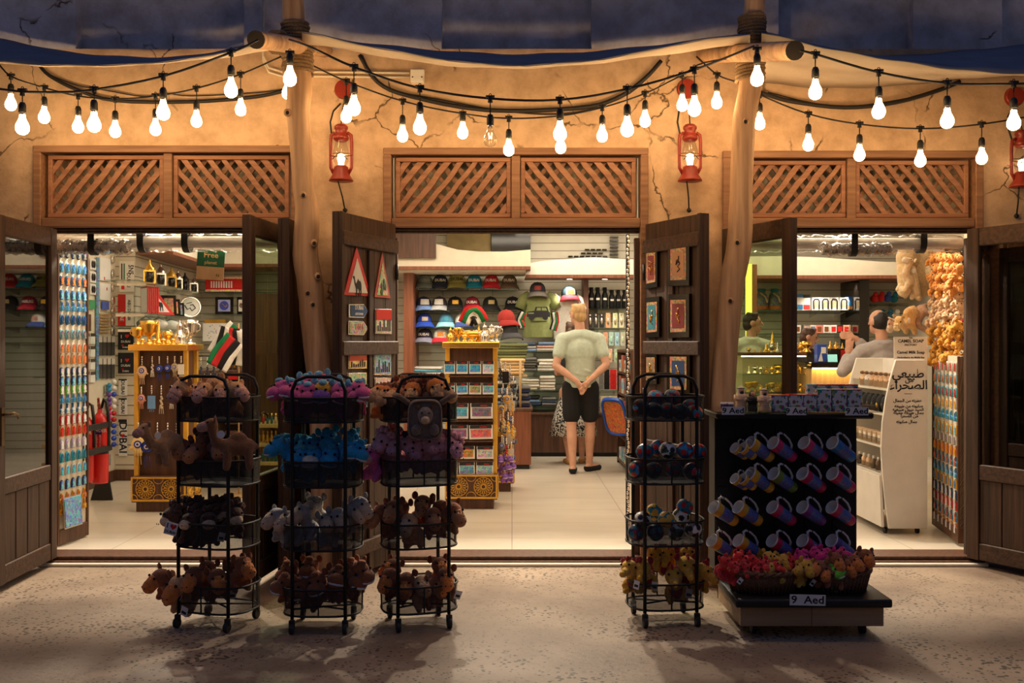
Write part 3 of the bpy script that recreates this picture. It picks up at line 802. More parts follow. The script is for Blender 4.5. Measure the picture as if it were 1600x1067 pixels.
def bulb_proto(lit=True):
    t = thing('festoon_bulb', 'bulb', 'light bulb')
    m = M()      # local: origin at the cable, hanging down; drop scaled later
    m.tube([(-0.022, 0, 0.008), (0.022, 0, 0.008)], 0.009, 8); m.lathe([(0.013, -0.02), (0.011, 0.006)], 8)
    m.tube([(0.006 * math.cos(a), 0, 0.018 + 0.006 * math.sin(a)) for a in [2 * PI * k / 10 for k in range(10)]], 0.0022, 5, closed=True)
    obj('clip', m, MT['black'], t)
    m = M(); m.cyl((0, 0, 0), (0, 0, -1), 0.003, n=6); obj('drop_cord', m, MT['cable'], t)
    m = M(); m.lathe([(0.004, 0.052), (0.012, 0.05), (0.018, 0.036), (0.0185, 0.0), (0.016, -0.002), (0.002, -0.002)], 14); obj('socket', m, MT['black'], t)
    m = M(); m.lathe([(0.0135, 0.002), (0.0135, -0.014)], 12); obj('screw_cap', m, MT['silver'], t)
    m = M(); prof = [(0.0135, 0.0), (0.0145, -0.012), (0.019, -0.026), (0.026, -0.040), (0.0315, -0.054), (0.033, -0.066), (0.031, -0.079), (0.024, -0.091), (0.013, -0.098), (0.0, -0.100)]
    m.lathe(prof, 14, close=False); g = obj('glass_bulb', m, MT['bulb'] if lit else MT['bulb_clear'], t)
    if not lit:
        m = M(); m.tube([(-.008, 0, -.03), (-.006, 0, -.06), (0, 0, -.045), (.006, 0, -.06), (.008, 0, -.03)], 0.0012, 5); obj('filament', m, MT['filament'], t)
    return t
def place_bulb(proto, px, py_cable, py_bulb, Y, label, group):
    a = P(px, py_cable, Y); c = P(px, py_bulb, Y)
    o = dup(proto, a, None, label, group)
    L = a.z - c.z - 0.066 + 0.0       # length down to the top of the glass
    for ch in o.children:
        s = stem_(ch.name)
        if s == 'drop_cord': ch.scale = (1, 1, max(0.01, L - 0.06)); ch.location.z = -0.008
        elif s == 'socket': ch.location.z = -L + 0.012
        elif s in ('screw_cap',): ch.location.z = -L + 0.012
        elif s in ('glass_bulb', 'filament'): ch.location.z = -L
    return o
bp, bpc = bulb_proto(), bulb_proto(False)
NEAR = [[(35, 143, 200), (147, 140, 196), (255, 119, 177), (361, 82, 142), (453, 84, 124)],
        [(553, 105, 170), (656, 138, 200), (766, 154, 219), (875, 156, 210), (980, 139, 203), (1085, 109, 171), (1183, 78, 124)],
        [(1274, 85, 145), (1373, 113, 175), (1480, 130, 190), (1584, 131, 193)]]
FAR = [[(17, 119, 164), (69, 137, 184), (122, 150, 199), (180, 155, 206), (243, 150, 203), (307, 138, 190), (376, 116, 172), (449, 92, 146)],
       [(541, 127, 183), (629, 158, 213), (723, 178, 208), (795, 185, 235), (876, 181, 231), (941, 168, 213), (1008, 146, 190), (1066, 117, 165), (1120, 117, 161)],
       [(1187, 148, 194), (1263, 178, 227), (1343, 194, 243), (1438, 201, 252), (1534, 194, 248)]]
for nm, rows, Y in (('nearer', NEAR, YN), ('farther', FAR, YF)):
    for d, row in enumerate(rows):
        for i, (x, yc, yb) in enumerate(row):
            un = nm == 'nearer' and d == 1 and i == 2
            lab = ('clear bulb with a faint filament on the nearer festoon string ' + DW[d]) if un else \
                'glowing bulb on the %s string %s, %s from its extinguisher end' % (nm, DW[d].replace('the ', ''), ORD[i])
            place_bulb(bpc if un else bp, x, yc, yb, Y, lab, 'festoon bulbs on the %s string %s' % (nm, DW[d]))
remove(bp); remove(bpc)

# ---------------------------------------------------------------- hurricane lanterns
def lantern(label, cx, cy, Y, gcy):
    t = thing('hurricane_lantern', label, 'lantern', P(cx, cy, Y))   # origin: mid globe
    m = M(); m.lathe([(0.078, -0.185), (0.075, -0.175), (0.055, -0.145), (0.05, -0.12), (0.045, -0.095), (0.03, -0.085)], 24); obj('base', m, MT['red'], t)
    m = M(); m.lathe([(0.032, -0.085), (0.046, -0.06), (0.054, -0.03), (0.05, 0.01), (0.036, 0.06), (0.033, 0.075)], 20, close=False); obj('glass_globe', m, MT['clear'], t)
    m = M(); m.lathe([(0.018, -0.085), (0.02, -0.06), (0.026, -0.04), (0.022, -0.015), (0.0, -0.005)], 14); obj('lamp', m, mat('lantern_lamp', (1, .9, .8), 0.3, emit=9, ecol=(1, 0.72, 0.42)), t)
    m = M(); m.lathe([(0.036, 0.07), (0.05, 0.085), (0.05, 0.1), (0.038, 0.115), (0.036, 0.14), (0.044, 0.15), (0.044, 0.165), (0.03, 0.178), (0.0, 0.18)], 20); obj('chimney_cap', m, MT['red'], t)
    for s in (-1, 1):
        m = M(); m.tube([(s * 0.045, 0, -0.14), (s * 0.066, 0, -0.1), (s * 0.068, 0, 0.06), (s * 0.064, 0, 0.11), (s * 0.04, 0, 0.125)], 0.011, 8); obj('side_tube', m, MT['red'], t)
    m = M(); m.tube([(0.075 * math.cos(a), 0.02 + 0.05 * math.sin(a) - 0.02, -0.015 + 0.02 * math.sin(a)) for a in [2 * PI * k / 20 for k in range(20)]], 0.0025, 5, closed=True)
    m.tube([(-0.05, -0.05, -0.055), (0.0, -0.06, -0.01), (0.05, -0.05, -0.055)], 0.0025, 5)
    obj('wire_guard', m, MT['blackm'], t)
    m = M(); m.tube([(0, 0.0, 0.178), (0.0, 0.02, 0.25), (0.0, -Y - 0.01, 0.34)], 0.004, 6); m.tube([(-0.06, 0, 0.1), (-0.075, 0.03, 0.2), (-0.06, 0.06, 0.28), (-0.02, -Y - 0.015, 0.335)], 0.006, 6)
    obj('power_cord', m, MT['cable'], t)
    c2 = P(gcy[0], gcy[1], -0.03) - t.location
    m = M(); m.cyl((c2.x, -Y - 0.002, c2.z), (c2.x, -Y - 0.03, c2.z), 0.066, 0.058, 24); obj('wall_plate', m, MT['red'], t)
    m = M(); m.tube([(-0.02, 0.0, -0.185), (0.0, 0.05, -0.28), (0.01, -Y - 0.02, -0.36)], 0.005, 6); m.ball((0.01, -Y - 0.02, -0.36), 0.016, 8, 6); obj('tail_cord', m, MT['cable'], t)
    return t
lantern('red hurricane lantern on the plaster above the camel-sign shutter', 533, 238, -0.11, (537, 138))
lantern('red hurricane lantern on the plaster above the framed-carpet shutter', 1078, 238, -0.11, (1074, 137))
lantern('red hurricane lantern on the plaster past the soap doorway', 1597, 247, -0.11, (1588, 150))
# ---------------------------------------------------------------- colours
TAN = lin(196, 150, 105); DTAN = lin(150, 100, 62); BRN = lin(118, 66, 34); DBRN = lin(66, 38, 24); CRM = lin(232, 196, 160); PNKN = lin(214, 160, 140)
ORG = lin(205, 118, 48); PINK = lin(226, 96, 158); LPINK = lin(236, 168, 176); MAUVE = lin(205, 150, 168); BLUE = lin(34, 150, 200); LBLUE = lin(120, 190, 220)
YEL = lin(240, 185, 60); REDC = lin(205, 38, 40); WHT = lin(235, 230, 222); BLK = lin(22, 20, 22); GRY = lin(130, 125, 122); MAG = lin(214, 40, 130); GRN = lin(110, 200, 60)
PURP = lin(110, 70, 150); TEAL = lin(30, 120, 140); NAVY = lin(28, 38, 80)

# ---------------------------------------------------------------- plush toys
def plush_proto(kind):
    t = thing('plush_' + kind, 'plush', 'soft toy')
    m = M()
    m.ball((0, 0.015, 0.035), (0.043, 0.038, 0.045), 12, 8)
    for s in (-1, 1):
        m.cap((s * 0.026, 0.0, 0.01), 0.017, (s * 0.034, -0.032, 0.004), 0.016, 10)
        m.cap((s * 0.038, 0.005, 0.055), 0.014, (s * 0.046, -0.02, 0.03), 0.013, 10)
    m.cap((0, 0.0, 0.06), 0.03, (0, -0.02, 0.1), 0.03, 10)
    m.ball((0, -0.03, 0.115), (0.042, 0.046, 0.041), 14, 9)
    obj('body', m.fused('body', MT['plush'], 0.0075, 4), None, t)
    m = M()
    if kind == 'hippo':
        m.ball((0, -0.072, 0.1), (0.044, 0.036, 0.034), 12, 8)
    elif kind == 'chick':
        m.cap((0, -0.06, 0.105), 0.024, (0, -0.105, 0.095), 0.016, 10)
    elif kind == 'monkey':
        m.ball((0, -0.062, 0.103), (0.031, 0.026, 0.025), 12, 8)
    else:
        m.cap((0, -0.06, 0.112), 0.031, (0, -0.086, 0.095), 0.03, 12)
    obj('snout', m, MT['plush'], t)
    for s in (-1, 1):
        m = M(); m.ball((s * 0.041, -0.01, 0.145), (0.015, 0.008, 0.02), 8, 6); obj('ear', m, MT['plush'], t)
        m = M(); m.ball((s * 0.021, -0.069, 0.137), 0.0062, 8, 6); obj('eye', m, MT['eye'], t)
        m = M(); m.ball((s * 0.012, -0.113 if kind == 'camel' else -0.1, 0.102), (0.0035, 0.002, 0.0035), 6, 4); obj('nostril', m, MT['eye'], t)
    if kind == 'hippo':
        m = M(); m.tube([(0.036 * math.sin(a), -0.072 - 0.031 * math.cos(a), 0.088) for a in [-1.1 + 2.2 * k / 10 for k in range(11)]], 0.006, 6); obj('mouth', m, MT['paper'], t)
        m = M(); m.ball((0, -0.035, 0.155), (0.02, 0.02, 0.012), 8, 6); obj('tuft', m, MT['plush'], t)
    if kind in ('monkey', 'lion'):
        m = M()
        for k in range(26 if kind == 'monkey' else 34):
            a = rnd.random() * 2 * PI; e = rnd.uniform(0.2, 1.3) if kind == 'monkey' else rnd.uniform(-1.0, 1.4)
            d = Vector((math.cos(a) * math.cos(e), abs(math.sin(a)) * math.cos(e) * (1 if kind == 'lion' else .8), math.sin(e)))
            c = Vector((0, -0.02, 0.13 if kind == 'monkey' else 0.112)) + d * 0.03
            m.tube([c, c + d * 0.014, c + d * 0.028], [0.013, 0.01, 0.003], 6)
        obj('mane', m, MT['plush'], t)
    if kind == 'chick':
        m = M(); [m.ball((0, -0.045 + k * 0.012, 0.162 - abs(k - 1) * 0.004), (0.006, 0.009, 0.013), 8, 6) for k in range(3)]; obj('comb', m, MT['plush'], t)
        m = M(); m.ball((0, 0.015, 0.04), (0.05, 0.045, 0.045), 10, 7); obj('coat', m, MT['plush'], t)
    m = M(); m.box((0.04, -0.075, 0.055), (0.03, 0.0015, 0.042), 0, RY(0.3)); m.tube([(0.03, -0.05, 0.09), (0.035, -0.072, 0.08)], 0.001, 4)
    m.box((0.04, -0.0762, 0.05), (0.02, 0.0012, 0.012), 1, RY(0.3))
    obj('tag', m, [MT['paper'], MT['ink']], t)
    return t
PR = {k: plush_proto(k) for k in ('camel', 'hippo', 'monkey', 'lion', 'chick')}
def plush(kind, px, py, Y, c1, c2, label, group, c3=None, rz=0.0, pitch=0.0, roll=0.0, s=1.0, tagged=False):
    head = Vector((0, -0.045, 0.115)) * s
    Rm = RZ(rz) @ RY(roll) @ RX(pitch)
    X = T3(*(P(px, py, Y) - (Rm @ head))) @ Rm @ Matrix.Diagonal((s, s, s, 1))
    c1, c2, c3 = [c and tuple(v * min(2.1, .88 / max(c)) + .004 for v in c) for c in (c1, c2, c3)]
    col = {'body': c1, 'snout': c2, 'ear': c3 or c1, 'mane': c3 or DBRN, 'tuft': c3 or c1, 'comb': REDC, 'coat': c3 or REDC}
    o = dup(PR[kind], None, None, label, group, col, None, X, None, () if tagged else ('tag',))
    return o

# ---------------------------------------------------------------- basket racks
def stadium(hx, hy, n=40, p=3.0):
    out = []
    for k in range(n):
        a = 2 * PI * k / n; c, s_ = math.cos(a), math.sin(a)
        out.append((hx * math.copysign(abs(c) ** (2 / p), c), hy * math.copysign(abs(s_) ** (2 / p), s_)))
    return out
MT['netd'] = netting('dense_black_netting', a=0.78)
RIM = [1.168, 0.85, 0.53, 0.215]
DEP = [0.12, 0.125, 0.12, 0.13]
def rack(label, cx, cy, rz, hx=0.205, hy=0.155, px=0.145, py=0.135, top=1.275):
    t = thing('basket_rack', label, 'display rack', (cx, cy, 0), rz, 'rolling basket racks of toys')
    for s, nm in ((-1, 'front_post_loop'), (1, 'rear_post_loop')):
        m = M(); y = s * py
        pts = [(-px, y, 0.07), (-px, y, 0.6), (-px, y, top - 0.07), (-px + 0.02, y, top - 0.02), (-px + 0.07, y, top), (px - 0.07, y, top), (px - 0.02, y, top - 0.02), (px, y, top - 0.07), (px, y, 0.6), (px, y, 0.07)]
        m.tube(pts, 0.0095, 8); obj(nm, m, MT['blackm'], t)
    m = M()
    m.tube([(-px, -py, 0.12), (px, py, 0.075)], 0.005, 6); m.tube([(px, -py, 0.12), (-px, py, 0.075)], 0.005, 6)
    obj('cross_brace', m, MT['blackm'], t)
    st = stadium(hx, hy); n = len(st)
    for k in range(4):
        z1, z0 = RIM[k], RIM[k] - DEP[k]
        m = M()
        m.tube([(x, y, z1) for x, y in st], 0.0055, 6, closed=True); m.tube([(x * .98, y * .98, z0) for x, y in st], 0.0055, 6, closed=True)
        for j in range(0, n, 10): m.tube([(st[j][0], st[j][1], z1), (st[j][0] * .98, st[j][1] * .98, z0)], 0.004, 6)
        b = obj('basket', m, MT['blackm'], t)
        m = M(); vs = [(x, y, z1) for x, y in st] + [(x * .98, y * .98, z0) for x, y in st]
        m.add(vs, [(i, (i + 1) % n, n + (i + 1) % n, n + i) for i in range(n)], 0, True)
        m.add([(x * .98, y * .98, z0) for x, y in st], [tuple(range(n))])
        obj('net_side', m, MT['net' if k > 1 else 'netd'], b)
    for sx in (-1, 1):
        for sy in (-1, 1):
            m = M(); m.cyl((sx * px - .011, sy * py - .012, 0.026), (sx * px + .011, sy * py - .012, 0.026), 0.026, n=16)
            m.box((sx * px, sy * py - .006, 0.05), (0.03, 0.018, 0.035))
            obj('caster', m, MT['black'], t, 0.003)
    return t
RA, RB, RC, RD = 'tan camel rack', 'pink-topped rack', 'backpack rack', 'ball rack'
rack('black four-tier wire rack of tan and brown toy camels', -1.515, -1.36, -0.30)
rack('black four-tier wire rack with pink toys on top and blue below', -0.960, -1.42, 0.0, hx=0.198, hy=0.15, px=0.132)
rack('black four-tier wire rack with a grey plush backpack hung on it', -0.482, -1.36, 0.28, hx=0.195, px=0.13)
rack('black four-tier wire rack of colourful balls beside the mug stand', 0.795, -1.30, 0.10, hx=0.198, px=0.135)
def tier(rk, k, look, kind, items, c1, c2, c3=None, Yf=-1.50):
    """items: (px, py, row) row 0 front, 1 back; optional dict of overrides"""
    items = sorted(items, key=lambda q: q[0])
    for i, it in enumerate(items):
        px, py, row = it[:3]; ov = it[3] if len(it) > 3 else {}
        jit = lambda c: tuple(min(1, max(0, v * rj)) for v in c)
        rj = rnd.uniform(0.82, 1.15)
        a, b, c = ov.get('c1', c1), ov.get('c2', c2), ov.get('c3', c3)
        lk = ov.get('look', look)
        lab = '%s in %s basket of %s, %s from extinguisher side' % (lk, TIER[k], rk, ORD[i])
        ctr = sum(q[0] for q in items) / len(items)
        Yf_ = Yf + 0.05
        rz = ov.get('rz', (px - ctr) * 0.014 * rnd.uniform(0.6, 1.2) + rnd.uniform(-0.25, 0.25))
        plush(ov.get('kind', kind), px, py, Yf_ + 0.08 * row, jit(a), jit(b), lab, 'soft toys in %s basket of %s' % (TIER[k], rk), c and jit(c),
              rz, ov.get('p', rnd.uniform(-0.1, 0.45)), rnd.uniform(-0.25, 0.25), ov.get('s', 1.1) * rnd.uniform(0.95, 1.06), ov.get('tag', False))
T = dict(tag=True)
tier(RA, 0, 'tan plush camel', 'camel', [(280, 609, 0), (300, 612, 1), (318, 612, 0), (346, 613, 0), (372, 610, 0, dict(rz=0.9)), (333, 604, 1)], TAN, PNKN)
tier(RA, 1, 'brown plush camel', 'camel', [(283, 700, 0), (304, 706, 0), (318, 684, 1, dict(c1=DBRN, c2=BRN)), (340, 700, 0, dict(c1=DBRN, c2=DTAN))], BRN, DTAN)
tier(RA, 2, 'dark tufted plush monkey', 'monkey', [(264, 808, 0), (284, 800, 1), (293, 815, 0), (306, 799, 1), (326, 814, 0, T), (341, 800, 1, T), (368, 806, 0), (358, 796, 1)], DBRN, CRM, DBRN)
tier(RA, 3, 'big-nosed brown plush camel', 'camel', [(246, 905, 0), (275, 918, 0, dict(c1=TAN, c2=ORG, s=1.25, look='big-nosed orange plush camel', tag=True)), (300, 902, 0), (322, 890, 1), (340, 905, 0, T), (372, 888, 1), (383, 884, 0, dict(rz=0.8))], BRN, ORG)
tier(RB, 0, 'pink plush hippo', 'hippo', [(436, 608, 0), (452, 607, 0), (464, 613, 0), (482, 613, 0), (476, 600, 1), (500, 597, 1), (517, 606, 1, dict(c1=PURP, c2=YEL)), (504, 611, 0, dict(c1=YEL, c2=PURP, look='yellow and purple plush hippo')), (531, 614, 0), (552, 615, 0), (562, 609, 0)], PINK, PINK, LBLUE)
tier(RB, 1, 'blue plush hippo', 'hippo', [(432, 697, 0), (447, 694, 1), (470, 713, 0), (475, 696, 1), (492, 699, 1), (513, 686, 1), (516, 712, 0), (488, 715, 0, dict(c2=WHT)), (545, 700, 0), (551, 686, 1), (561, 703, 0)], BLUE, BLUE, TEAL)
tier(RB, 2, 'cream-nosed grey plush cow', 'camel', [(428, 808, 0), (446, 812, 0), (469, 802, 0), (488, 789, 1), (511, 815, 0), (531, 809, 0), (556, 798, 0), (566, 791, 0)], GRY, CRM)
tier(RB, 3, 'smiling brown plush bear', 'hippo', [(442, 911, 0), (448, 892, 1), (469, 919, 0), (483, 886, 1), (495, 911, 0), (527, 900, 0), (551, 888, 1), (557, 902, 0), (566, 893, 0)], BRN, BRN)
tier(RC, 0, 'orange plush lion', 'lion', [(590, 614, 0), (602, 616, 0), (614, 618, 0), (631, 606, 1), (644, 612, 0), (669, 604, 1), (681, 606, 0), (697, 614, 0)], ORG, TAN, BRN, Yf=-1.47)
tier(RC, 1, 'pink plush bear', 'monkey', [(578, 712, 0, dict(c1=PINK, c2=LPINK)), (595, 692, 0), (609, 684, 1), (614, 700, 0), (640, 697, 0, dict(c3=BLK)), (650, 704, 0), (663, 692, 1), (674, 697, 0), (688, 693, 0), (705, 697, 0), (713, 703, 0, dict(c1=MAUVE))], LPINK, MAUVE, LPINK, Yf=-1.47)
tier(RC, 2, 'brown plush horse', 'camel', [(590, 804, 0), (613, 797, 0), (637, 818, 0, dict(c1=TAN, c2=CRM)), (624, 795, 1), (660, 788, 1), (678, 808, 0), (692, 796, 1), (711, 801, 0)], BRN, DTAN, Yf=-1.47)
tier(RC, 3, 'chestnut plush horse', 'camel', [(610, 886, 1), (606, 904, 0), (634, 912, 0), (660, 914, 0, dict(c1=TAN, c2=TAN)), (683, 915, 0), (697, 902, 0, T), (688, 884, 1)], BRN, ORG, Yf=-1.47)
tier(RD, 3, 'red-coated yellow plush chick', 'chick', [(981, 888, 0, T), (1003, 890, 0, T), (1024, 868, 1), (1042, 866, 1), (1053, 902, 0, T), (1075, 868, 1), (1074, 885, 0), (1104, 894, 0)], YEL, YEL, lin(120, 26, 40), Yf=-1.42)
# smaller plush in the wicker baskets of the mug stand
WB = []
def heap(bname, items, Yf=-1.56, s=0.72):
    items = sorted(items, key=lambda q: q[0])
    for i, (px, py, row, look, kind, c1, c2) in enumerate(items):
        plush(kind, px, py, Yf + 0.085 * row, c1, c2, '%s heaped in wicker basket %s, %s from its ball-rack side' % (look, bname, ORD[i]), 'soft toys in wicker basket ' + bname,
              None, rnd.uniform(-0.9, 0.9), rnd.uniform(-0.4, 0.4), rnd.uniform(-0.5, 0.5), s, rnd.random() < 0.25)
R_, Y_, B_, K_, G_ = ('red plush bird', 'chick', REDC, REDC), ('yellow plush giraffe', 'camel', YEL, YEL), ('brown plush camel', 'camel', BRN, ORG), ('magenta plush hippo', 'hippo', MAG, MAG), ('lime green plush frog', 'hippo', GRN, GRN)
heap('without the frog', [(1136, 878, 0) + R_, (1150, 886, 0) + R_, (1163, 889, 0) + R_, (1157, 872, 1) + R_, (1176, 874, 1) + R_, (1194, 883, 0) + R_, (1184, 892, 0) + R_, (1200, 871, 1) + Y_, (1208, 873, 1) + Y_, (1225, 876, 1) + Y_,
     (1222, 897, 0) + Y_, (1214, 886, 0) + R_, (1235, 878, 1) + R_, (1250, 889, 0) + Y_, (1168, 880, 1) + R_, (1204, 888, 0) + Y_])
heap('with the frog', [(1255, 872, 1) + K_, (1277, 867, 1) + K_, (1290, 869, 1) + K_, (1318, 867, 1) + K_, (1262, 886, 0) + Y_, (1278, 886, 0) + B_, (1305, 892, 0) + G_, (1308, 876, 0) + B_, (1337, 878, 0) + B_, (1355, 870, 0) + B_, (1292, 894, 0) + B_, (1325, 885, 0) + B_, (1345, 868, 1) + B_],
     s=0.85)

# big standing plush camels hung on the tan camel rack
def big_camel(label, X, c1, c2, name='plush_camel'):
    t = thing(name, label, 'soft toy'); t.matrix_world = X      # faces -X, stands on z=0
    m = M()
    m.cap((-0.05, 0, 0.13), 0.05, (0.05, 0, 0.13), 0.048, 14); m.ball((0.0, 0, 0.175), (0.05, 0.035, 0.04))
    for x in (-0.055, 0.055):
        for y in (-0.03, 0.03): m.cap((x, y, 0.11), 0.027, (x * 1.1, y * 1.15, 0.022), 0.022, 10)
    m.chain([((-0.07, 0, 0.14), 0.036), ((-0.115, 0, 0.155), 0.03), ((-0.13, 0, 0.21), 0.028), ((-0.14, 0, 0.255), 0.034)], 12)
    m.cap((-0.14, 0, 0.258), 0.036, (-0.165, 0, 0.252), 0.03, 12)
    m.tube([(0.095, 0, 0.15), (0.115, 0, 0.12), (0.118, 0, 0.08)], [0.008, 0.007, 0.012], 6)
    obj('body', m.fused('body', MT['plush'], 0.008, 5), None, t, color=c1)
    m = M(); m.cap((-0.165, 0, 0.25), 0.03, (-0.195, 0, 0.242), 0.027, 12); obj('snout', m, MT['plush'], t, color=c2)
    for s in (-1, 1):
        m = M(); m.ball((-0.122, s * 0.034, 0.285), (0.008, 0.014, 0.02), 8, 6); obj('ear', m, MT['plush'], t, color=c1)
        m = M(); m.ball((-0.16, s * 0.024, 0.272), 0.006, 8, 6); obj('eye', m, MT['eye'], t)
    m = M(); m.cyl((-0.09, -0.045, 0.205), (-0.09, -0.048, 0.205), 0.022, n=16); obj('tag', m, MT['paper'], t)
    return t
big_camel('large brown plush camel with a round tag standing out of the tan camel rack', T3(*P(372, 735, -1.66)) @ RZ(0.25) @ Matrix.Diagonal((0.88,) * 3 + (1,)), DTAN, PNKN)
big_camel('large pink-nosed plush camel leaning off the tan camel rack by the gold stand', T3(*P(268, 724, -1.5)) @ RZ(0.95) @ RY(-0.2) @ Matrix.Diagonal((0.82,) * 3 + (1,)), TAN, PNKN)
# plush backpack
t = thing('plush_backpack', 'grey plush backpack with an animal face hung on the backpack rack', 'backpack', P(664, 655, -1.565), 0.12)
m = M(); prof = stadium(0.085, 0.1, 32, 4)
m.prism([(x * (1.0 if z > -.02 else 1.05), z) for x, z in prof], 0.05, RX(PI / 2), z0=-0.025)
obj('pack', m, MT['plush'], t, 0.015, color=lin(150, 128, 110), seg=3)
m = M(); m.tube([(x * 0.9, -0.03, z * 0.9) for x, z in prof], 0.006, 6, closed=True); obj('piping', m, MT['plush'], t, color=lin(110, 92, 80))
m = M(); m.ball((0, -0.03, 0.02), (0.04, 0.03, 0.045), 14, 9); obj('face', m, MT['plush'], t, color=lin(160, 140, 125))
m = M(); m.ball((0, -0.055, 0.0), (0.022, 0.02, 0.02), 12, 8); obj('muzzle', m, MT['plush'], t, color=CRM)
for s in (-1, 1):
    m = M(); m.ball((s * 0.035, -0.025, 0.065), (0.014, 0.01, 0.014), 8, 6); obj('ear', m, MT['plush'], t, color=DTAN)
    m = M(); m.ball((s * 0.018, -0.055, 0.035), 0.005, 8, 6); obj('eye', m, MT['eye'], t)
    m = M(); m.tube([(s * 0.08, 0.0, 0.08), (s * 0.13, -0.005, 0.115), (s * 0.15, 0.02, 0.12)], 0.014, 8); obj('strap', m, MT['plush'], t, color=lin(140, 115, 92))
    m = M(); m.ball((s * 0.045, -0.035, -0.05), (0.025, 0.012, 0.03), 10, 7); obj('paw', m, MT['plush'], t, color=lin(140, 122, 110))

# I-heart tag on the tan camel rack
t = thing('heart_tag', 'white I heart DUBAI paper tag on the third basket of the tan camel rack', 'tag', P(267, 826, -1.58), 0, rot=(0, 0.25, 0))
m = M(); m.box((0, 0, 0), (0.062, 0.002, 0.062)); obj('card', m, MT['paper'], t)
m = M(); m.text('I', 0.034, T3(-0.02, -0.0015, 0.012) @ RX(PI / 2)); m.text('DUBAI', 0.019, T3(0, -0.0015, -0.017) @ RX(PI / 2)); obj('lettering', m, MT['ink'], t)
def heart(s): return [(s * 16 * math.sin(a) ** 3 / 16, s * (13 * math.cos(a) - 5 * math.cos(2 * a) - 2 * math.cos(3 * a) - math.cos(4 * a)) / 16) for a in [2 * PI * k / 24 for k in range(24)]]
m = M(); m.prism(heart(0.016), 0.001, T3(0.01, -0.0015, 0.012) @ RX(PI / 2)); obj('heart', m, MT['redgloss'], t)

# ---------------------------------------------------------------- toy balls
def ball_proto(cols):
    me = bmesh.new(); bmesh.ops.create_icosphere(me, subdivisions=4, radius=1.0)
    ph = (1 + 5 ** .5) / 2
    ico = [Vector(v).normalized() for a in (-1, 1) for b in (-ph, ph) for v in ((0, a, b), (a, b, 0), (b, 0, a))]
    dod = [Vector(v).normalized() for v in ([(a, b, c) for a in (-1, 1) for b in (-1, 1) for c in (-1, 1)] + [p for a in (-1, 1) for b in (-1, 1) for p in ((0, a / ph, b * ph), (a / ph, b * ph, 0), (b * ph, 0, a / ph))])]
    for f in me.faces:
        c = f.calc_center_median().normalized(); f.smooth = True
        if max(c.dot(v) for v in ico) > 0.94: f.material_index = 1
        else: f.material_index = [0, 2, 0, 3][max(range(20), key=lambda i: c.dot(dod[i])) % 4]
    m = bpy.data.meshes.new('ball'); me.to_mesh(m); me.free()
    for c in cols: m.materials.append(mat('ball_vinyl', c, 0.3, var=0.05))
    return m
BP = [ball_proto([TEAL, REDC, lin(25, 90, 130), BLUE]), ball_proto([BLUE, YEL, TEAL, YEL]), ball_proto([WHT, BLK, WHT, lin(40, 90, 70)]), ball_proto([NAVY, TEAL, lin(150, 40, 40), NAVY])]
BN = ['teal and red', 'yellow and blue', 'black and white', 'dark blue']
def balls(k, items, r):
    items = sorted(items, key=lambda q: q[0])
    for i, (px, py, row, v) in enumerate(items):
        o = bpy.data.objects.new('toy_ball', BP[v]); COL.objects.link(o)
        o.location = P(px, py, -1.39 + 0.1 * row); o.scale = (r,) * 3; o.rotation_euler = (rnd.uniform(0, 6), rnd.uniform(0, 6), rnd.uniform(0, 6))
        tag(o, '%s toy ball in %s basket of ball rack, %s from its cap-doorway side' % (BN[v], TIER[k], ORD[i]), 'ball', 'toy balls in %s basket of ball rack' % TIER[k])
balls(0, [(1001, 636, 0, 0), (1024, 622, 1, 0), (1022, 641, 0, 3), (1043, 642, 0, 0), (1050, 620, 1, 3), (1063, 643, 0, 3), (1078, 636, 1, 0), (1085, 645, 0, 0)], 0.043)
balls(1, [(1007, 706, 1, 0), (1029, 700, 1, 0), (1043, 704, 0, 2), (1070, 704, 0, 0), (1091, 706, 1, 0), (995, 733, 0, 0), (1021, 735, 0, 3), (1053, 733, 0, 0), (1081, 736, 0, 3)], 0.045)
balls(2, [(1004, 812, 0, 2), (1022, 800, 1, 1), (1041, 812, 0, 1), (1064, 806, 1, 2), (1070, 792, 1, 0), (1056, 832, 0, 2), (994, 832, 0, 3), (1083, 826, 0, 2), (1024, 832, 0, 3)], 0.044)

# ---------------------------------------------------------------- mug stand
YB = -1.25
t = thing('mug_stand', 'black rolling stand hung with mugs on a plywood platform', 'display stand', (1.44, -1.3, 0))
ofs = Matrix.Translation(-t.location)
x0, x1 = XW(1117, YB), XW(1339, YB)
m = M(); m.bx(x0, x1, YB, YB + 0.16, 0.2, 1.055, X=ofs); obj('pegboard', m, MT['blackm'], t, 0.006)
m = M(); m.bx(x0 - 0.02, x1 + 0.04, YB - 0.14, YB + 0.2, 1.052, 1.085, X=ofs); obj('top_shelf', m, MT['blackm'], t, 0.008)
m = M(); m.bx(x0 - 0.03, x1 + 0.05, YB - 0.17, YB + 0.2, 1.086, 1.092, X=ofs); m.bx(x0 - 0.03, x1 + 0.05, YB - 0.17, YB - 0.165, 1.092, 1.125, X=ofs); obj('acrylic_tray', m, MT['clear'], t)
m = M(); m.bx(1.085, 1.845, -1.68, -1.08, 0.158, 0.2, X=ofs); obj('platform_top', m, MT['blackm'], t, 0.012, seg=2)
for a, b in ((1.115, 1.462), (1.464, 1.815)):
    m = M(); m.bx(a, b, -1.64, -1.622, 0.06, 0.158, X=ofs); obj('front_board', m, MT['pine'], t, 0.002)
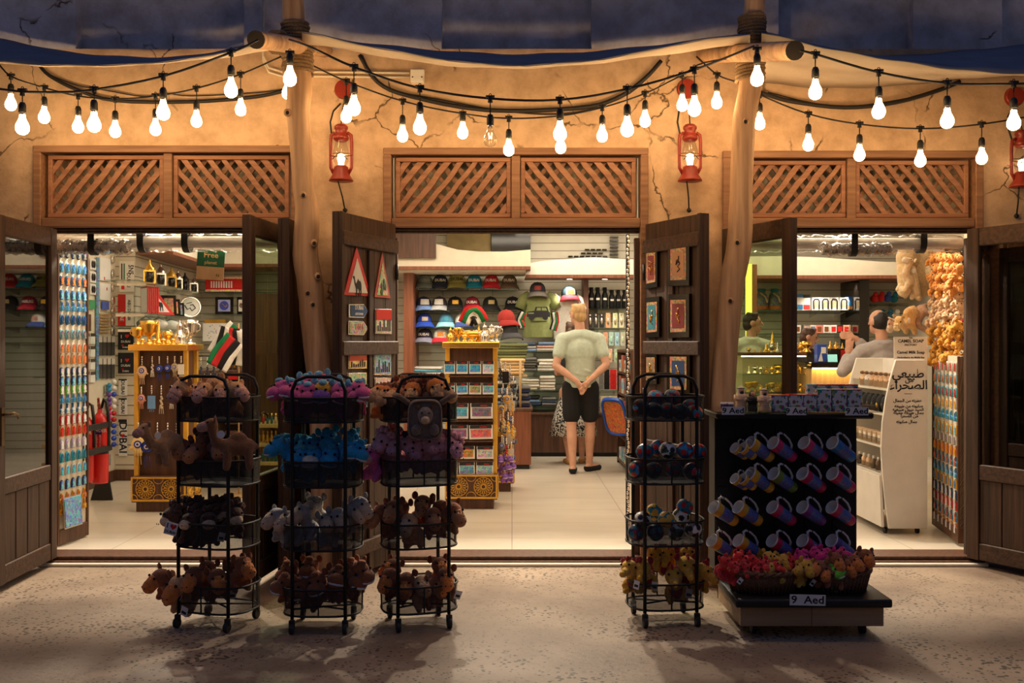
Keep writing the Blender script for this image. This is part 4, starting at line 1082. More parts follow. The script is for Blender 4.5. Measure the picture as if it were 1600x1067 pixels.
m = M(); m.bx(1.115, 1.133, -1.622, -1.1, 0.06, 0.158, X=ofs); m.bx(1.797, 1.815, -1.622, -1.1, 0.06, 0.158, X=ofs); m.bx(1.115, 1.815, -1.118, -1.1, 0.06, 0.158, X=ofs); obj('side_board', m, MT['pine'], t)
for cx in (1.2, 1.74):
    for cy in (-1.55, -1.18):
        m = M(); m.cyl((cx - 0.012, cy, 0.03), (cx + 0.012, cy, 0.03), 0.03, n=18, X=ofs); m.box((cx, cy + 0.01, 0.052), (0.035, 0.05, 0.02), 0, ofs); obj('caster', m, MT['black'], t)
HK = []
MUGS = []
cols = [1160, 1190, 1226, 1273, 1317]
MC = [[YEL, YEL, lin(214, 52, 120), lin(220, 58, 120), lin(40, 130, 205)], [YEL, YEL, lin(120, 150, 62), lin(210, 40, 96), lin(214, 44, 108)],
      [YEL, YEL, lin(220, 60, 110), lin(130, 70, 160), lin(214, 50, 108)], [YEL, YEL, lin(200, 40, 86), lin(200, 44, 96), lin(90, 80, 160)]]
MCN = [['yellow', 'yellow', 'pink', 'pink', 'blue'], ['yellow', 'yellow', 'olive green', 'crimson', 'pink'], ['yellow', 'yellow', 'pink', 'purple', 'pink'], ['yellow', 'yellow', 'crimson', 'pink', 'violet']]
ROWY = [698, 746, 798, 850]
def mug_proto():
    t = thing('souvenir_mug', 'mug', 'mug')
    m = M(); m.lathe([(0.0, 0.0), (0.031, 0.0), (0.0335, 0.004), (0.036, 0.03)], 22, close=False)
    m.lathe([(0.0402, 0.088), (0.0425, 0.118)], 22, close=False); obj('cup', m, MT['tint'], t)
    m = M(); m.lathe([(0.036, 0.03), (0.0402, 0.088)], 22, close=False); obj('picture_band', m, MT['printf'], t)
    m = M(); m.lathe([(0.0425, 0.118), (0.043, 0.122), (0.0415, 0.124), (0.0395, 0.12), (0.032, 0.012), (0.0, 0.01)], 22, close=False); m.lathe([(0.0, -0.001), (0.03, -0.001)], 22, close=False); obj('inside', m, MT['white'], t)
    m = M(); m.tube([(0.039, 0, 0.105), (0.058, 0, 0.118), (0.074, 0, 0.112), (0.08, 0, 0.09), (0.074, 0, 0.06), (0.056, 0, 0.036), (0.036, 0, 0.03)], [0.006] * 7, 8); obj('handle', m, MT['white'], t)
    for ch in t.children:
        for v in ch.data.vertices: v.co.z *= 1.5
    return t
mp = mug_proto()
def orient(axis, hd):
    z = Vector(axis).normalized(); x = Vector(hd); x = (x - z * x.dot(z)).normalized(); y = z.cross(x)
    return Matrix((x, y, z)).transposed().to_4x4()
for r in range(4):
    for c in range(5):
        small = c == 0 and r < 2
        px, py = cols[c] + (-(r == 3) * 4 - (r == 2) * 6 if c < 2 else rnd.uniform(-2, 2)), ROWY[r]
        if c == 0 and r >= 2: px = 1134 if r == 2 else 1131
        if c == 1 and r >= 2: px = 1172
        axis = (-0.66, -0.30, 0.46) if c < 2 else (-0.72, -0.36, 0.5)
        hd = (0.45, 0.12, 0.9)
        s = 0.88 if not small else 0.72
        Y = YB - 0.095
        for q in range(2 if small else 1):
            ctr = P(px + (q * 12 - 6 if small else 0), py + 2, Y - q * 0.03 if small else Y)
            X = orient(axis, hd); X = T3(*(ctr - (X @ Vector((0.015, 0, 0.09))) * s)) @ X @ Matrix.Diagonal((s, s, s * (.68 if small else 1), 1))
            size = 'small' if small else 'tall'
            extra = (', before its twin' if q else ', behind its twin') if small else ''
            o = dup(mp, None, None, '%s %s mug, hook %s of mug row %s on the black stand%s' % (size, MCN[r][c], ORD[c], ORD[r], extra), 'mugs hung on the black stand', {'cup': MC[r][c], 'picture_band': lin(90, 110, 170)}, None, X)
            if not q:
                hp = X @ Vector((0.072, 0, 0.15)); h = M()
                h.tube([Vector((hp.x + 0.004, YB + 0.0, hp.z + 0.012)), Vector((hp.x + 0.002, YB - 0.03, hp.z + 0.008)), Vector((hp.x, hp.y - 0.012, hp.z - 0.004)), Vector((hp.x, hp.y - 0.02, hp.z + 0.012))], 0.0025, 6, X=ofs)
                h.box((hp.x + 0.004, YB - 0.004, hp.z + 0.02), (0.024, 0.008, 0.05), 0, ofs)
                obj('hook', h, MT['blackm'], t)
remove(mp)
# price cards
def card(label, txt, px0, px1, py0, py1, Y, tilt=0.0):
    t = thing('price_card', label, 'price card', P((px0 + px1) / 2, (py0 + py1) / 2, Y), rot=(0, tilt, 0), group='9 Aed price cards on the mug stand')
    w, h = (px1 - px0) * S(Y), (py1 - py0) * S(Y)
    m = M(); m.box((0, 0, 0), (w, 0.002, h)); obj('card', m, MT['paper'], t)
    m = M(); m.text(txt, h * 0.98, T3(0, -0.0012, 0) @ RX(PI / 2), 0, 0.0004, sx=1.15); obj('lettering', m, MT['ink'], t)
card('white 9 Aed price card under the robed figurines', '9 Aed', 1128, 1163, 635.5, 648, YB - 0.175)
card('white 9 Aed price card under the middle of the row of patterned boxes', '9 Aed', 1229, 1260, 636, 648.5, YB - 0.175)
card('white 9 Aed price card at the soap-stand end of the patterned boxes', '9 Aed', 1321, 1357, 636, 649, YB - 0.175)
card('white 9 Aed price card on the black platform below the wicker baskets', '9  Aed', 1234, 1290, 929, 946, -1.683, 0.02)
# patterned boxes
MT['boxprint'] = print_mat('patterned_box', 95, False)
def speck_mat():
    m = mat('white_box_with_motifs', (0.66, 0.66, 0.70), 0.6, var=0.03); nt = m.node_tree; N, L = nt.nodes, nt.links
    b = N['Principled BSDF']; tc = [n for n in N if n.type == 'TEX_COORD'][0]; rp = [n for n in N if n.type == 'VALTORGB'][0]
    vo = N.new('ShaderNodeTexVoronoi'); vo.inputs['Scale'].default_value = 48; L.new(tc.outputs['Object'], vo.inputs['Vector'])
    lt = N.new('ShaderNodeMath'); lt.operation = 'LESS_THAN'; lt.inputs[1].default_value = 0.5; L.new(vo.outputs['Distance'], lt.inputs[0])
    hs = N.new('ShaderNodeHueSaturation'); hs.inputs['Value'].default_value = 0.45; hs.inputs['Saturation'].default_value = 1.2; L.new(vo.outputs['Color'], hs.inputs['Color'])
    mx = N.new('ShaderNodeMix'); mx.data_type = 'RGBA'; L.new(lt.outputs[0], mx.inputs['Factor']); L.new(rp.outputs[0], mx.inputs[6]); L.new(hs.outputs[0], mx.inputs[7]); L.new(mx.outputs[2], b.inputs['Base Color'])
    return m
MT['speck'] = speck_mat()
bxs = [(1206, 1231, 619, 644), (1233, 1255, 618, 644), (1256, 1276, 619, 645), (1277, 1299, 611, 645), (1301, 1323, 611, 645), (1325, 1347, 611, 645)]
for i, (a, b, c, d) in enumerate(bxs):
    Y = YB - 0.13; zb = 1.092; h = (d - c) * S(Y); w = (b - a) * S(Y)
    t = thing('souvenir_box', 'white patterned souvenir box on the mug stand, %s from the robed figurines' % ORD[i], 'box', (XW((a + b) / 2, Y), Y, zb), 0, 'patterned boxes on the mug stand')
    m = M(); m.bx(-w / 2, w / 2, 0, w, 0, h - 0.004); obj('carton', m, MT['speck'], t, 0.002)
    m = M(); m.bx(-w / 2, w / 2, 0, w, h - 0.004, h); obj('lid_flap', m, MT['redgloss'] if i not in (3,) else mat('blue_flap', BLUE), t)
for i, (a, b) in enumerate(((1262, 1276), (1279, 1297), (1299, 1318), (1320, 1341))):
    Y = YB + 0.03; w = (b - a) * S(Y)
    t = thing('souvenir_box', 'patterned souvenir box in the rear row on the mug stand, %s from the figurines' % ORD[i], 'box', (XW((a + b) / 2, Y), Y, 1.092), 0, 'patterned boxes on the mug stand')
    m = M(); m.bx(-w / 2, w / 2, 0, w, 0, 0.125); obj('carton', m, MT['speck'], t, 0.002)
    m = M(); m.bx(-w / 2, w / 2, 0, w, 0.125, 0.13); obj('lid_flap', m, MT['redgloss'] if i else mat('pale_blue_flap', LBLUE), t)
# robed figurines (pepper-pot style)
def figurine(label, px, py0, py1, Y, robe, veil, beard=True):
    t = thing('robed_figurine', label, 'figurine', (XW(px, Y), Y, 1.092)); h = 1.092; s = (ZW(py0, Y) - 1.092) / 0.12
    t.scale = (s,) * 3
    m = M(); m.lathe([(0.0, 0), (0.03, 0), (0.031, 0.01), (0.027, 0.03), (0.03, 0.05), (0.032, 0.065), (0.026, 0.08), (0.015, 0.088), (0.0, 0.09)], 18, close=False); obj('robe', m, MT['tint'], t, color=robe)
    m = M(); m.ball((0, -0.006, 0.098), (0.015, 0.014, 0.017), 12, 8); obj('face', m, MT['skin'], t)
    m = M(); m.lathe([(0.021, 0.075), (0.02, 0.1), (0.016, 0.116), (0.0, 0.122)], 16, close=False, X=T3(0, 0.006, 0)); obj('head_cloth', m, MT['tint'], t, color=veil)
    if beard:
        m = M(); m.ball((0, -0.016, 0.09), (0.01, 0.007, 0.011), 10, 7); obj('beard', m, MT['ink'], t)
        m = M(); m.tube([(0.018 * math.cos(a), 0.004 + 0.018 * math.sin(a), 0.112) for a in [2 * PI * k / 16 for k in range(16)]], 0.0022, 5, closed=True); obj('head_ring', m, MT['ink'], t)
    for sx in (-1, 1):
        m = M(); m.tube([(sx * 0.028, 0, 0.075), (sx * 0.034, -0.014, 0.058), (sx * 0.01, -0.032, 0.056)], [0.009, 0.009, 0.007], 8); obj('arm', m, MT['tint'], t, color=robe)
figurine('cream robed bearded figurine beside the small glasses on the mug stand', 1158, 604, 640, YB - 0.06, CRM, WHT)
figurine('black robed figurine between the two bearded figurines', 1176, 610, 640, YB - 0.08, BLK, BLK, False)
figurine('cream robed bearded figurine next to the patterned boxes', 1194, 607, 645, YB - 0.12, CRM, WHT)
for i, (a, lab) in enumerate(((1131, 'small printed shot glass at the end of the mug stand tray'), (1141, 'small printed shot glass next to the bearded figurine'))):
    t = thing('shot_glass', lab, 'glass', (XW(a, YB - 0.12), YB - 0.12, 1.092))
    m = M(); m.lathe([(0.0, 0), (0.014, 0), (0.018, 0.045), (0.0165, 0.045), (0.013, 0.004), (0, 0.004)], 16, close=False); obj('cup', m, MT['white'], t)
    m = M(); m.lathe([(0.0155, 0.012), (0.0175, 0.036)], 16, close=False); obj('picture_band', m, MT['printf'], t, color=PURP)
# wicker baskets
for lab, cx, cy, rx, ry in (('oval wicker basket of red and yellow toys on the black platform', 1.265, -1.475, 0.185, 0.135), ('oval wicker basket of brown and magenta toys on the black platform', 1.645, -1.455, 0.165, 0.14)):
    t = thing('wicker_basket', lab, 'basket', (cx, cy, 0.2)); D = Matrix.Diagonal((rx, ry, 1, 1))
    m = M(); m.lathe([(0, 0.004), (0.82, 0.004), (0.84, 0.0), (1.0, 0.1), (0.96, 0.1), (0.8, 0.012), (0, 0.012)], 40, close=False, X=D); obj('woven_side', m, MT['wicker'], t)
    m = M()
    for k in range(44):
        a = 2 * PI * k / 44; m.tube([(rx * 0.85 * math.cos(a), ry * 0.85 * math.sin(a), 0.0), (rx * 1.01 * math.cos(a), ry * 1.01 * math.sin(a), 0.1)], 0.004, 5)
    obj('stakes', m, MT['wicker'], t)
    m = M()
    for ph in (0, PI): m.tube([(rx * 1.0 * math.cos(a) * (1 + 0.025 * math.cos(14 * a + ph)), ry * math.sin(a) * (1 + 0.03 * math.cos(14 * a + ph)), 0.103 + 0.006 * math.sin(14 * a + ph)) for a in [2 * PI * k / 112 for k in range(112)]], 0.008, 6, closed=True)
    obj('rim', m, MT['wicker'], t)
# ================================================================ shop interior
def PX(px, py, X):
    """point of the plane x = X that the pixel ray meets"""
    d = X * FOC / (px - CX); return Vector((X, d - DC, CZ - (py - CY) * d / FOC))
def jitc(c, a=0.15):
    k = rnd.uniform(1 - a, 1 + a); return tuple(min(1, v * k) for v in c)
RED2 = lin(200, 36, 36); CYAN = lin(70, 190, 225); GOLDC = lin(226, 168, 60)
# ---------------------------------------------------------------- magnet boards on both end returns
def magnet_protos():
    out = []
    shapes = [[(-.018, -.022), (.018, -.022), (.018, .008), (.012, .02), (0, .026), (-.012, .02), (-.018, .008)],
              [(.02 * math.cos(a), .025 * math.sin(a)) for a in [2 * PI * k / 12 for k in range(12)]],
              [(-.02, -.02), (.02, -.02), (.02, -.002), (.008, .004), (.004, .026), (-.004, .026), (-.008, .004), (-.02, -.002)]]
    for sh in shapes:
        t = thing('fridge_magnet', 'magnet', 'magnet')
        m = M(); m.prism(sh, 0.008, RX(PI / 2)); obj('plaque', m, MT['tint'], t, 0.0015)
        m = M(); m.prism([(x * .7, y * .62 + .003) for x, y in sh], 0.003, T3(0, -0.0085, 0) @ RX(PI / 2)); m.box((0, -0.0095, -.015), (.03, .004, .007)); obj('relief', m, MT['printf'], t)
        out.append(t)
    return out
MP = magnet_protos()
def magnet_board(label, A, B, z0, z1, face, rows, short, cols, pxm, top_plain=0.0):
    """A, B: plan points near and far; rows: (py, name, colour, colour2, shape) read at the middle of the board"""
    A, B = Vector((*A, 0)), Vector((*B, 0)); d = (B - A); L = d.length; ang = math.atan2(d.y, d.x)
    t = thing('magnet_board', label, 'display board', A); t.rotation_euler = (0, 0, ang)
    sg = face      # +1: the local -y side faces the customers
    m = M(); m.bx(0, L, 0 if sg > 0 else -0.03, 0.03 if sg > 0 else 0, z0, z1); obj('panel', m, MT['cream'], t)
    m = M(); w = 0.02
    for a, b in ((-0.0, w), (L - w, L)): m.bx(a, b, -0.014, 0.034, z0 - 0.1, z1)
    m.bx(w, L - w, -0.014, 0.034, z0 - 0.1, z0); obj('frame', m, MT['darkwood'], t, 0.003)
    mid = (A + B) / 2; dm = mid.y + DC
    for r, (py, nm, c1, c2, sh) in enumerate(rows):
        z = CZ - (py - CY) * dm / FOC
        for c in range(cols):
            x = L * (c + 0.75) / (cols + 0.5)
            X = T3(*(A + d * (x / L))) @ RZ(ang if sg > 0 else ang + PI) @ T3(0, -0.002 if sg > 0 else -0.002, z) @ RY(rnd.uniform(-.08, .08))
            dup(MP[sh], None, None, '%s magnet in row %s of %s, %s from its doorway edge' % (nm, ORD[r] if r < 20 else 'twenty-' + ORD[r - 20], short, ORD[c]), 'magnets in row %s of %s' % (ORD[r] if r < 20 else 'twenty-' + ORD[r - 20], short),
                {'plaque': jitc(c1), 'relief': jitc(c2)}, None, X @ Matrix.Diagonal((1.12, 1.3, 1.5, 1)))
    return t
BL, LB, W_, DB, CR, OR_, RE, YE = lin(60, 130, 185), lin(130, 195, 225), lin(225, 225, 222), lin(30, 70, 120), lin(225, 205, 170), lin(215, 120, 60), RED2, lin(235, 175, 50)
rowsL = [(397, 'blue and grey', DB, GRY, 1), (420, 'pale blue', LB, BL, 1), (440, 'blue and red', BL, OR_, 1), (462, 'blue', BL, LB, 1), (480, 'white and blue', LB, BL, 2), (500, 'blue', BL, DB, 1), (523, 'pale blue', LB, GRY, 1), (544, 'white and orange', W_, OR_, 0),
         (561, 'cream and orange', CR, OR_, 0), (581, 'navy', DB, W_, 1), (595, 'navy', DB, LB, 1), (608, 'green numbered', GRN, W_, 1), (622, 'sky blue', LB, BL, 2), (638, 'blue and white', BL, W_, 2), (655, 'dark red', RE, W_, 0), (672, 'red and cream', OR_, RE, 0),
         (692, 'lilac', lin(190, 175, 215), W_, 0), (712, 'turquoise', CYAN, TEAL, 0), (732, 'turquoise and white', W_, CYAN, 0), (754, 'blue framed', DB, LB, 0), (775, 'yellow', YE, OR_, 2), (792, 'golden', YE, YE, 2)]
magnet_board('tall cream board of souvenir magnets inside the extinguisher doorway', (-3.105, 0.28), (-3.055, 0.66), 0.16, 2.12, 1, rowsL, 'the extinguisher board', 5, 107)
rowsR = [(572, 'white and red', W_, RE, 0), (591, 'sky blue', LB, OR_, 1), (611, 'turquoise and red', CYAN, RE, 1), (628, 'white and gold', W_, YE, 1), (647, 'turquoise', CYAN, BL, 2), (667, 'gold framed', YE, LB, 1), (683, 'white', W_, GRY, 0), (699, 'orange', OR_, YE, 0), (715, 'blue and orange', BL, OR_, 2),
         (732, 'blue', BL, LB, 2), (748, 'yellow and blue', YE, BL, 0), (765, 'dark blue', DB, W_, 0), (781, 'red', RE, W_, 0), (798, 'blue tent-shaped', BL, OR_, 2), (815, 'orange and white', OR_, W_, 0)]
magnet_board('tall lit board of souvenir magnets behind the white soap stand', (3.185, 1.02), (3.06, 0.30), 0.17, 1.35, 1, rowsR, 'the soap-stand board', 6, 1483)
for p in MP: remove(p)
t = thing('picture_tile', 'small blue skyline picture tile leaning at the foot of the extinguisher magnet board', 'picture', (-3.055, 0.42, 0.17), rot=(0.0, 0, math.radians(82)))
m = M(); m.box((0, -0.012, 0.1), (0.2, 0.008, 0.2), 0, RX(-0.06)); obj('tile', m, MT['print'], t, 0.002, color=lin(120, 170, 215))
m = M(); m.box((0, -0.008, 0.1), (0.215, 0.006, 0.215), 0, RX(-0.06)); obj('border', m, MT['silver'], t)

# ---------------------------------------------------------------- clear film curtains rolled up under the lintels
def roll(label, px0, px1, py, Y, r, straps):
    a, b = P(px0, py, Y), P(px1, py, Y); t = thing('curtain_roll', label, 'curtain', a)
    m = M(); n = 60; L = (b - a).length
    vs = []
    m.tube([(L * i / n, 0, 0.006 * math.sin(i * 1.9) + 0.004 * math.sin(i * .7)) for i in range(n + 1)], [r * (1 + 0.06 * math.sin(i * 2.3) + 0.05 * (rnd.random() - .5)) for i in range(n + 1)], 20)
    obj('film', m, MT['film'], t)
    m = M(); m.tube([(L * i / 10 + 0.0, 0.005, 0.004) for i in range(11)], [r * 0.62] * 11, 14); obj('inner_turns', m, MT['film_roll'], t)
    for sx in straps:
        x = XW(sx, Y) - a.x; m = M(); m.tube([(x - 0.022, 0, 0), (x + 0.022, 0, 0)], r * 1.12, 20, caps=False); m.bx(x - 0.022, x + 0.022, -r * 1.12, -r * 1.09, 0, 0.2 - 0.02)
        obj('strap', m, MT['black'], t)
    return t
roll('clear plastic curtain rolled up over the extinguisher doorway', 90, 470, 379, 0.30, 0.062, (224, 293))
roll('short clear plastic roll hanging lower by the extinguisher magnet board', 84, 200, 386, 0.20, 0.05, (147,))
roll('clear plastic curtain rolled up over the soap doorway', 1160, 1503, 381, 0.30, 0.058, (1438,))
roll('short clear plastic roll hanging lower over the soap doorway', 1285, 1392, 390, 0.20, 0.042, (1332,))
# hanging shop sign
t = thing('hanging_sign', 'green and beige Free planet sign hanging under the rolled curtain', 'sign', P(329, 414, 0.40), rot=(0, 0.06, 0.1))
s = S(0.40); w, h = 42 * s, 46 * s
m = M(); m.bx(-w / 2, w / 2, -0.002, 0.002, -h * 0.06, h / 2); obj('green_panel', m, mat('green_board', lin(30, 104, 66), 0.5), t)
m = M(); m.bx(-w / 2, w / 2, -0.002, 0.002, -h / 2, -h * 0.06); obj('beige_panel', m, mat('beige_board', lin(216, 176, 130), 0.6), t)
m = M(); m.text('Free', 0.055, T3(0, -0.003, h * 0.33) @ RX(PI / 2)); m.text('planet', 0.034, T3(0.0, -0.003, h * 0.08) @ RX(PI / 2)); obj('lettering', m, mat('gold_letters', lin(226, 196, 130), 0.5), t)
m = M()
for k in range(6): m.prism([(0.012 * math.cos(a), 0.012 * math.sin(a)) for a in (k * PI / 3, k * PI / 3 + .9)] + [(0.006 * math.cos(a), 0.006 * math.sin(a)) for a in (k * PI / 3 + .9, k * PI / 3)], 0.001, T3(w * 0.28, -0.003, -h * 0.34) @ RX(PI / 2), k % 3)
obj('wheel_emblem', m, [mat('emb_r', RED2), mat('emb_g', GRN), mat('emb_k', BLK)], t)
m = M(); m.tube([(-w * .4, 0, h / 2), (-w * .4, 0, h / 2 + 0.06)], 0.001, 4); m.tube([(w * .4, 0, h / 2), (w * .4, 0, h / 2 + 0.06)], 0.001, 4); obj('string', m, MT['cable'], t)

# ---------------------------------------------------------------- packs on the side wall behind the extinguisher
XLW = -4.0
m = M(); m.bx(-0.0, 0.02, 2.70, 2.76, 0.5, 2.2); tag(obj('wall_batten', m, MT['redwood'], loc=(XLW, 0, 0)), 'reddish upright batten at the edge of the side-wall packs', 'batten')
def wpack(name, label, cat, px0, px1, py0, py1, mats, deep=0.012, color=None, group=None, shape='box', header=None):
    c = PX((px0 + px1) / 2, (py0 + py1) / 2, XLW + 0.012); dd = c.y + DC
    y0, y1 = PX(px0, py0, XLW).y, PX(px1, py0, XLW).y; w = abs(y1 - y0) * 0.92; h = abs(py1 - py0) * dd / FOC * 0.94
    t = thing(name, label, cat, c, PI / 2, group)
    m = M()
    if shape == 'oval': m.lathe([(0, 0), (1, 0), (0.9, 1), (0, 1)], 20, close=False, X=RX(PI / 2) @ Matrix.Diagonal((w / 2, h / 2, deep, 1)))
    else: m.bx(-w / 2, w / 2, -deep, 0, -h / 2, h / 2)
    obj('pack', m, mats, t, 0.001, color=color)
    if header is not None:
        m = M(); m.bx(-w / 2, w / 2, -deep - 0.002, -deep, h * 0.2, h / 2); obj('header', m, MT['tint'], t, color=header)
    return t
SG = 'on the extinguisher side wall'
for r, py in enumerate((413, 433, 452)):
    for j, px in enumerate((134, 145)):
        t = wpack('glasses_pack', 'card of dark round glasses %s, %s down, %s the batten' % (SG, ORD[r], ('next to', 'away from')[j]), 'glasses', px - 5, px + 5, py - 9, py + 9, MT['paper'], 0.004, group='glasses cards on the side wall')
        for q in (-1, 1):
            m = M(); m.lathe([(0.02, 0), (0.024, 0.003), (0.02, 0.006), (0, 0.006)], 14, close=False, X=T3(q * 0.02, -0.006, 0) @ RX(PI / 2) @ Matrix.Diagonal((1, 1.5, 1, 1))); obj('lens', m, MT['eye'], t)
wpack('framed_card', 'green-rimmed card ' + SG, 'card', 131, 148, 468, 483, MT['tint'], color=lin(70, 160, 110))
wpack('framed_card', 'blue-rimmed white card ' + SG, 'card', 158, 169, 471, 484, MT['tint'], color=lin(70, 100, 200))
wpack('dark_board', 'narrow dark board beside blue strips ' + SG, 'board', 131, 141, 490, 518, MT['darkwood'])
wpack('picture_strip', 'long blue picture strip running down the side wall', 'strip', 149.5, 153, 396, 600, MT['print'], color=lin(110, 150, 190))
for i, (px0, px1, py0, py1) in enumerate(((154, 172, 402, 440), (154, 172, 442, 470))):
    t = wpack('calendar_sheet', 'white %s sheet with a red mark ' % ('upper', 'lower')[i] + SG, 'sheet', px0, px1, py0, py1, MT['paper'])
    m = M(); m.box((-0.03 if not i else 0.03, -0.014, -0.09 if not i else 0.03), (0.015, 0.003, 0.03)); obj('mark', m, MT['redgloss'], t)
for i, py in enumerate((405, 428, 449, 469, 486, 502, 517)):
    wpack('oval_mirror', 'small oval silver mirror in the column %s, %s from its top' % (SG, ORD[i]), 'mirror', 173.5, 178.5, py - 8, py + 8, MT['silver'], 0.012, group='oval mirrors on the side wall', shape='oval')
for i in range(7):
    wpack('wooden_pen', 'tan wooden pen in the stack %s, %s from its top' % (SG, ORD[i]), 'pen', 154, 172, 490 + i * 4.6, 492.2 + i * 4.6, MT['oak'], 0.014, group='wooden pens on the side wall')
for r, (y0, y1) in enumerate(((525, 556), (559, 592))):
    for c in range(4):
        px = 152.5 + c * 6.6
        wpack('slim_pack', 'slim dark pack with white header %s, %s row, %s from batten end' % ('on the side wall', ('upper', 'lower')[r], ORD[c]), 'pack', px, px + 5.6, y0, y1, MT['tint'], 0.012, lin(70, 66, 64), 'slim packs on the side wall', header=lin(225, 215, 205))
for r in range(4):
    for c in range(2):
        px = 131 + c * 9; py = 520 + r * 20
        wpack('white_card', 'white card with a dark top %s, %s row, %s the batten' % ('on the side wall', ORD[r], ('next to', 'away from')[c]), 'card', px, px + 8, py, py + 18, MT['paper'], 0.008, None, 'white cards on the side wall', header=lin(70, 60, 52))
for r in range(6):
    wpack('grey_card', 'small grey blister card %s, %s up from the skirting' % (SG, ORD[5 - r]), 'card', 163 + (r % 2) * 1.5, 172, 600 + r * 22, 618 + r * 22, MT['print'], 0.01, lin(150, 150, 148), 'grey blister cards on the side wall')
BC = [lin(60, 150, 200), lin(60, 150, 200), PURP, PURP, lin(120, 60, 170), RED2, MAG, MAG]
t = thing('bead_string', 'string of blue, purple and pink beads %s' % SG, 'beads', PX(171, 597, XLW + 0.05))
for i in range(8):
    m = M(); m.ball((0, 0, -0.03 - 0.046 * i), (0.022, 0.03, 0.024), 10, 7); obj('bead', m, MT['tint'], t, color=BC[i])
BC2 = [WHT, WHT, lin(40, 70, 190), WHT, WHT, RED2, RED2, lin(40, 70, 190), lin(40, 80, 200), lin(40, 80, 200), lin(40, 70, 190)]
t = thing('bead_string', 'string of white, red and blue beads nearest the corner of the side wall', 'beads', PX(178, 592, XLW + 0.05))
for i in range(11):
    m = M(); m.ball((0, 0, -0.03 - 0.062 * i), (0.026, 0.034, 0.026), 10, 7); obj('bead', m, MT['tint'], t, color=BC2[i])
# number plates and souvenir packs on the short wall facing the street
YC = 3.535
def fpack(name, label, cat, px0, px1, py0, py1, Y, mats, deep=0.012, color=None, group=None, bevel=0.001, tilt=0.0):
    c = P((px0 + px1) / 2, (py0 + py1) / 2, Y); s = S(Y); w, h = (px1 - px0) * s, (py1 - py0) * s
    t = thing(name, label, cat, c, 0, group, rot=(0, tilt, 0))
    m = M(); m.bx(-w / 2, w / 2, -deep, 0, -h / 2, h / 2); obj('panel', m, mats, t, bevel, color=color)
    return t, w, h
def letters(t, txt, size, x=0, z=0, deep=0.012, mt='ink', sx=1.0, rot=0.0, nm='lettering'):
    m = M(); m.text(txt, size, T3(x, -deep - 0.001, z) @ RX(PI / 2) @ RZ(rot), sx=sx); obj(nm, m, MT[mt], t)
t, w, h = fpack('souvenir_plate', 'white upright souvenir number plate on the corner wall above the red one', 'number plate', 187, 210, 408, 456, YC, MT['white'])
m = M(); m.bx(-w * .36, -w * .28, -.014, -.012, -h * .1, h * .42); m.bx(-w * .2, -w * .12, -.014, -.012, -h * .1, h * .42, 2); m.bx(-w * .36, -w * .14, -.014, -.012, -h * .42, -h * .2, 1); obj('stripes', m, [MT['ink'], MT['redgloss'], mat('flag_green', lin(20, 110, 60))], t)
letters(t, '5N5', 0.07, w * .28, h * .22, sx=0.8, rot=-PI / 2); letters(t, 'DUBAI', 0.05, 0.02, -h * .12, rot=-PI / 2)
t, w, h = fpack('souvenir_plate', 'red and white upright souvenir number plate on the corner wall', 'number plate', 185, 209, 460, 509, YC, MT['white'])
m = M(); m.bx(-w / 2, 0, -.014, -.012, -h / 2, h / 2); obj('red_half', m, MT['redgloss'], t); letters(t, 'ABU DHABI', 0.04, w * .22, 0, rot=-PI / 2); letters(t, 'UAE', 0.05, -w * .25, -h * .2, 0.014, 'white', rot=-PI / 2)
for i, (y0, y1) in enumerate(((513, 546), (551, 583))):
    t, w, h = fpack('sticker_set', 'black card of I heart DUBAI stickers on the corner wall, %s of two' % ('upper', 'lower')[i], 'sticker set', 185, 209, y0, y1, YC, MT['ink'])
    letters(t, 'I', 0.05, -w * .28, h * .1, mt='white'); letters(t, 'DUBAI', 0.032, 0, -h * .13, mt='white'); letters(t, 'DUBAI', 0.022, 0.0, -h * .4, mt='white')
    m = M(); m.prism(heart(0.022), 0.002, T3(w * .1, -.013, h * .14) @ RX(PI / 2)); m.prism(heart(0.012), 0.002, T3(-w * .2, -.013, -h * .3) @ RX(PI / 2)); obj('heart', m, MT['redgloss'], t)
for i, (y0, y1) in enumerate(((592, 618), (622, 648), (655, 712))):
    t, w, h = fpack('sticker_strip', 'white strip of upright block lettering on the corner wall, %s from the black sets down' % ORD[i], 'sticker', 186, 199, y0, y1, YC, MT['paper'])
    letters(t, 'DUBAI', h / 3.4, 0, 0, mt=('ink', 'ink', 'ink')[i], rot=-PI / 2)
    m = M(); m.bx(-w / 2, w / 2, -.015, -.012, h * .42, h / 2); obj('header', m, MT['ink'], t)
    if i == 2:
        m = M(); m.prism(heart(0.022), 0.002, T3(0, -.014, 0.02) @ RX(PI / 2)); obj('heart', m, MT['redgloss'], t)
m = M(); m.bx(-4.0, -3.985, 0.4, 3.54, 0.05, 0.16); struct('baseboard_left', m, MT['darkwood'], 'dark skirting along the side wall')
m = M(); m.bx(-4.0, -3.8, 3.52, 3.54, 0.05, 0.16); struct('baseboard_corner', m, MT['darkwood'], 'dark skirting under the corner wall')
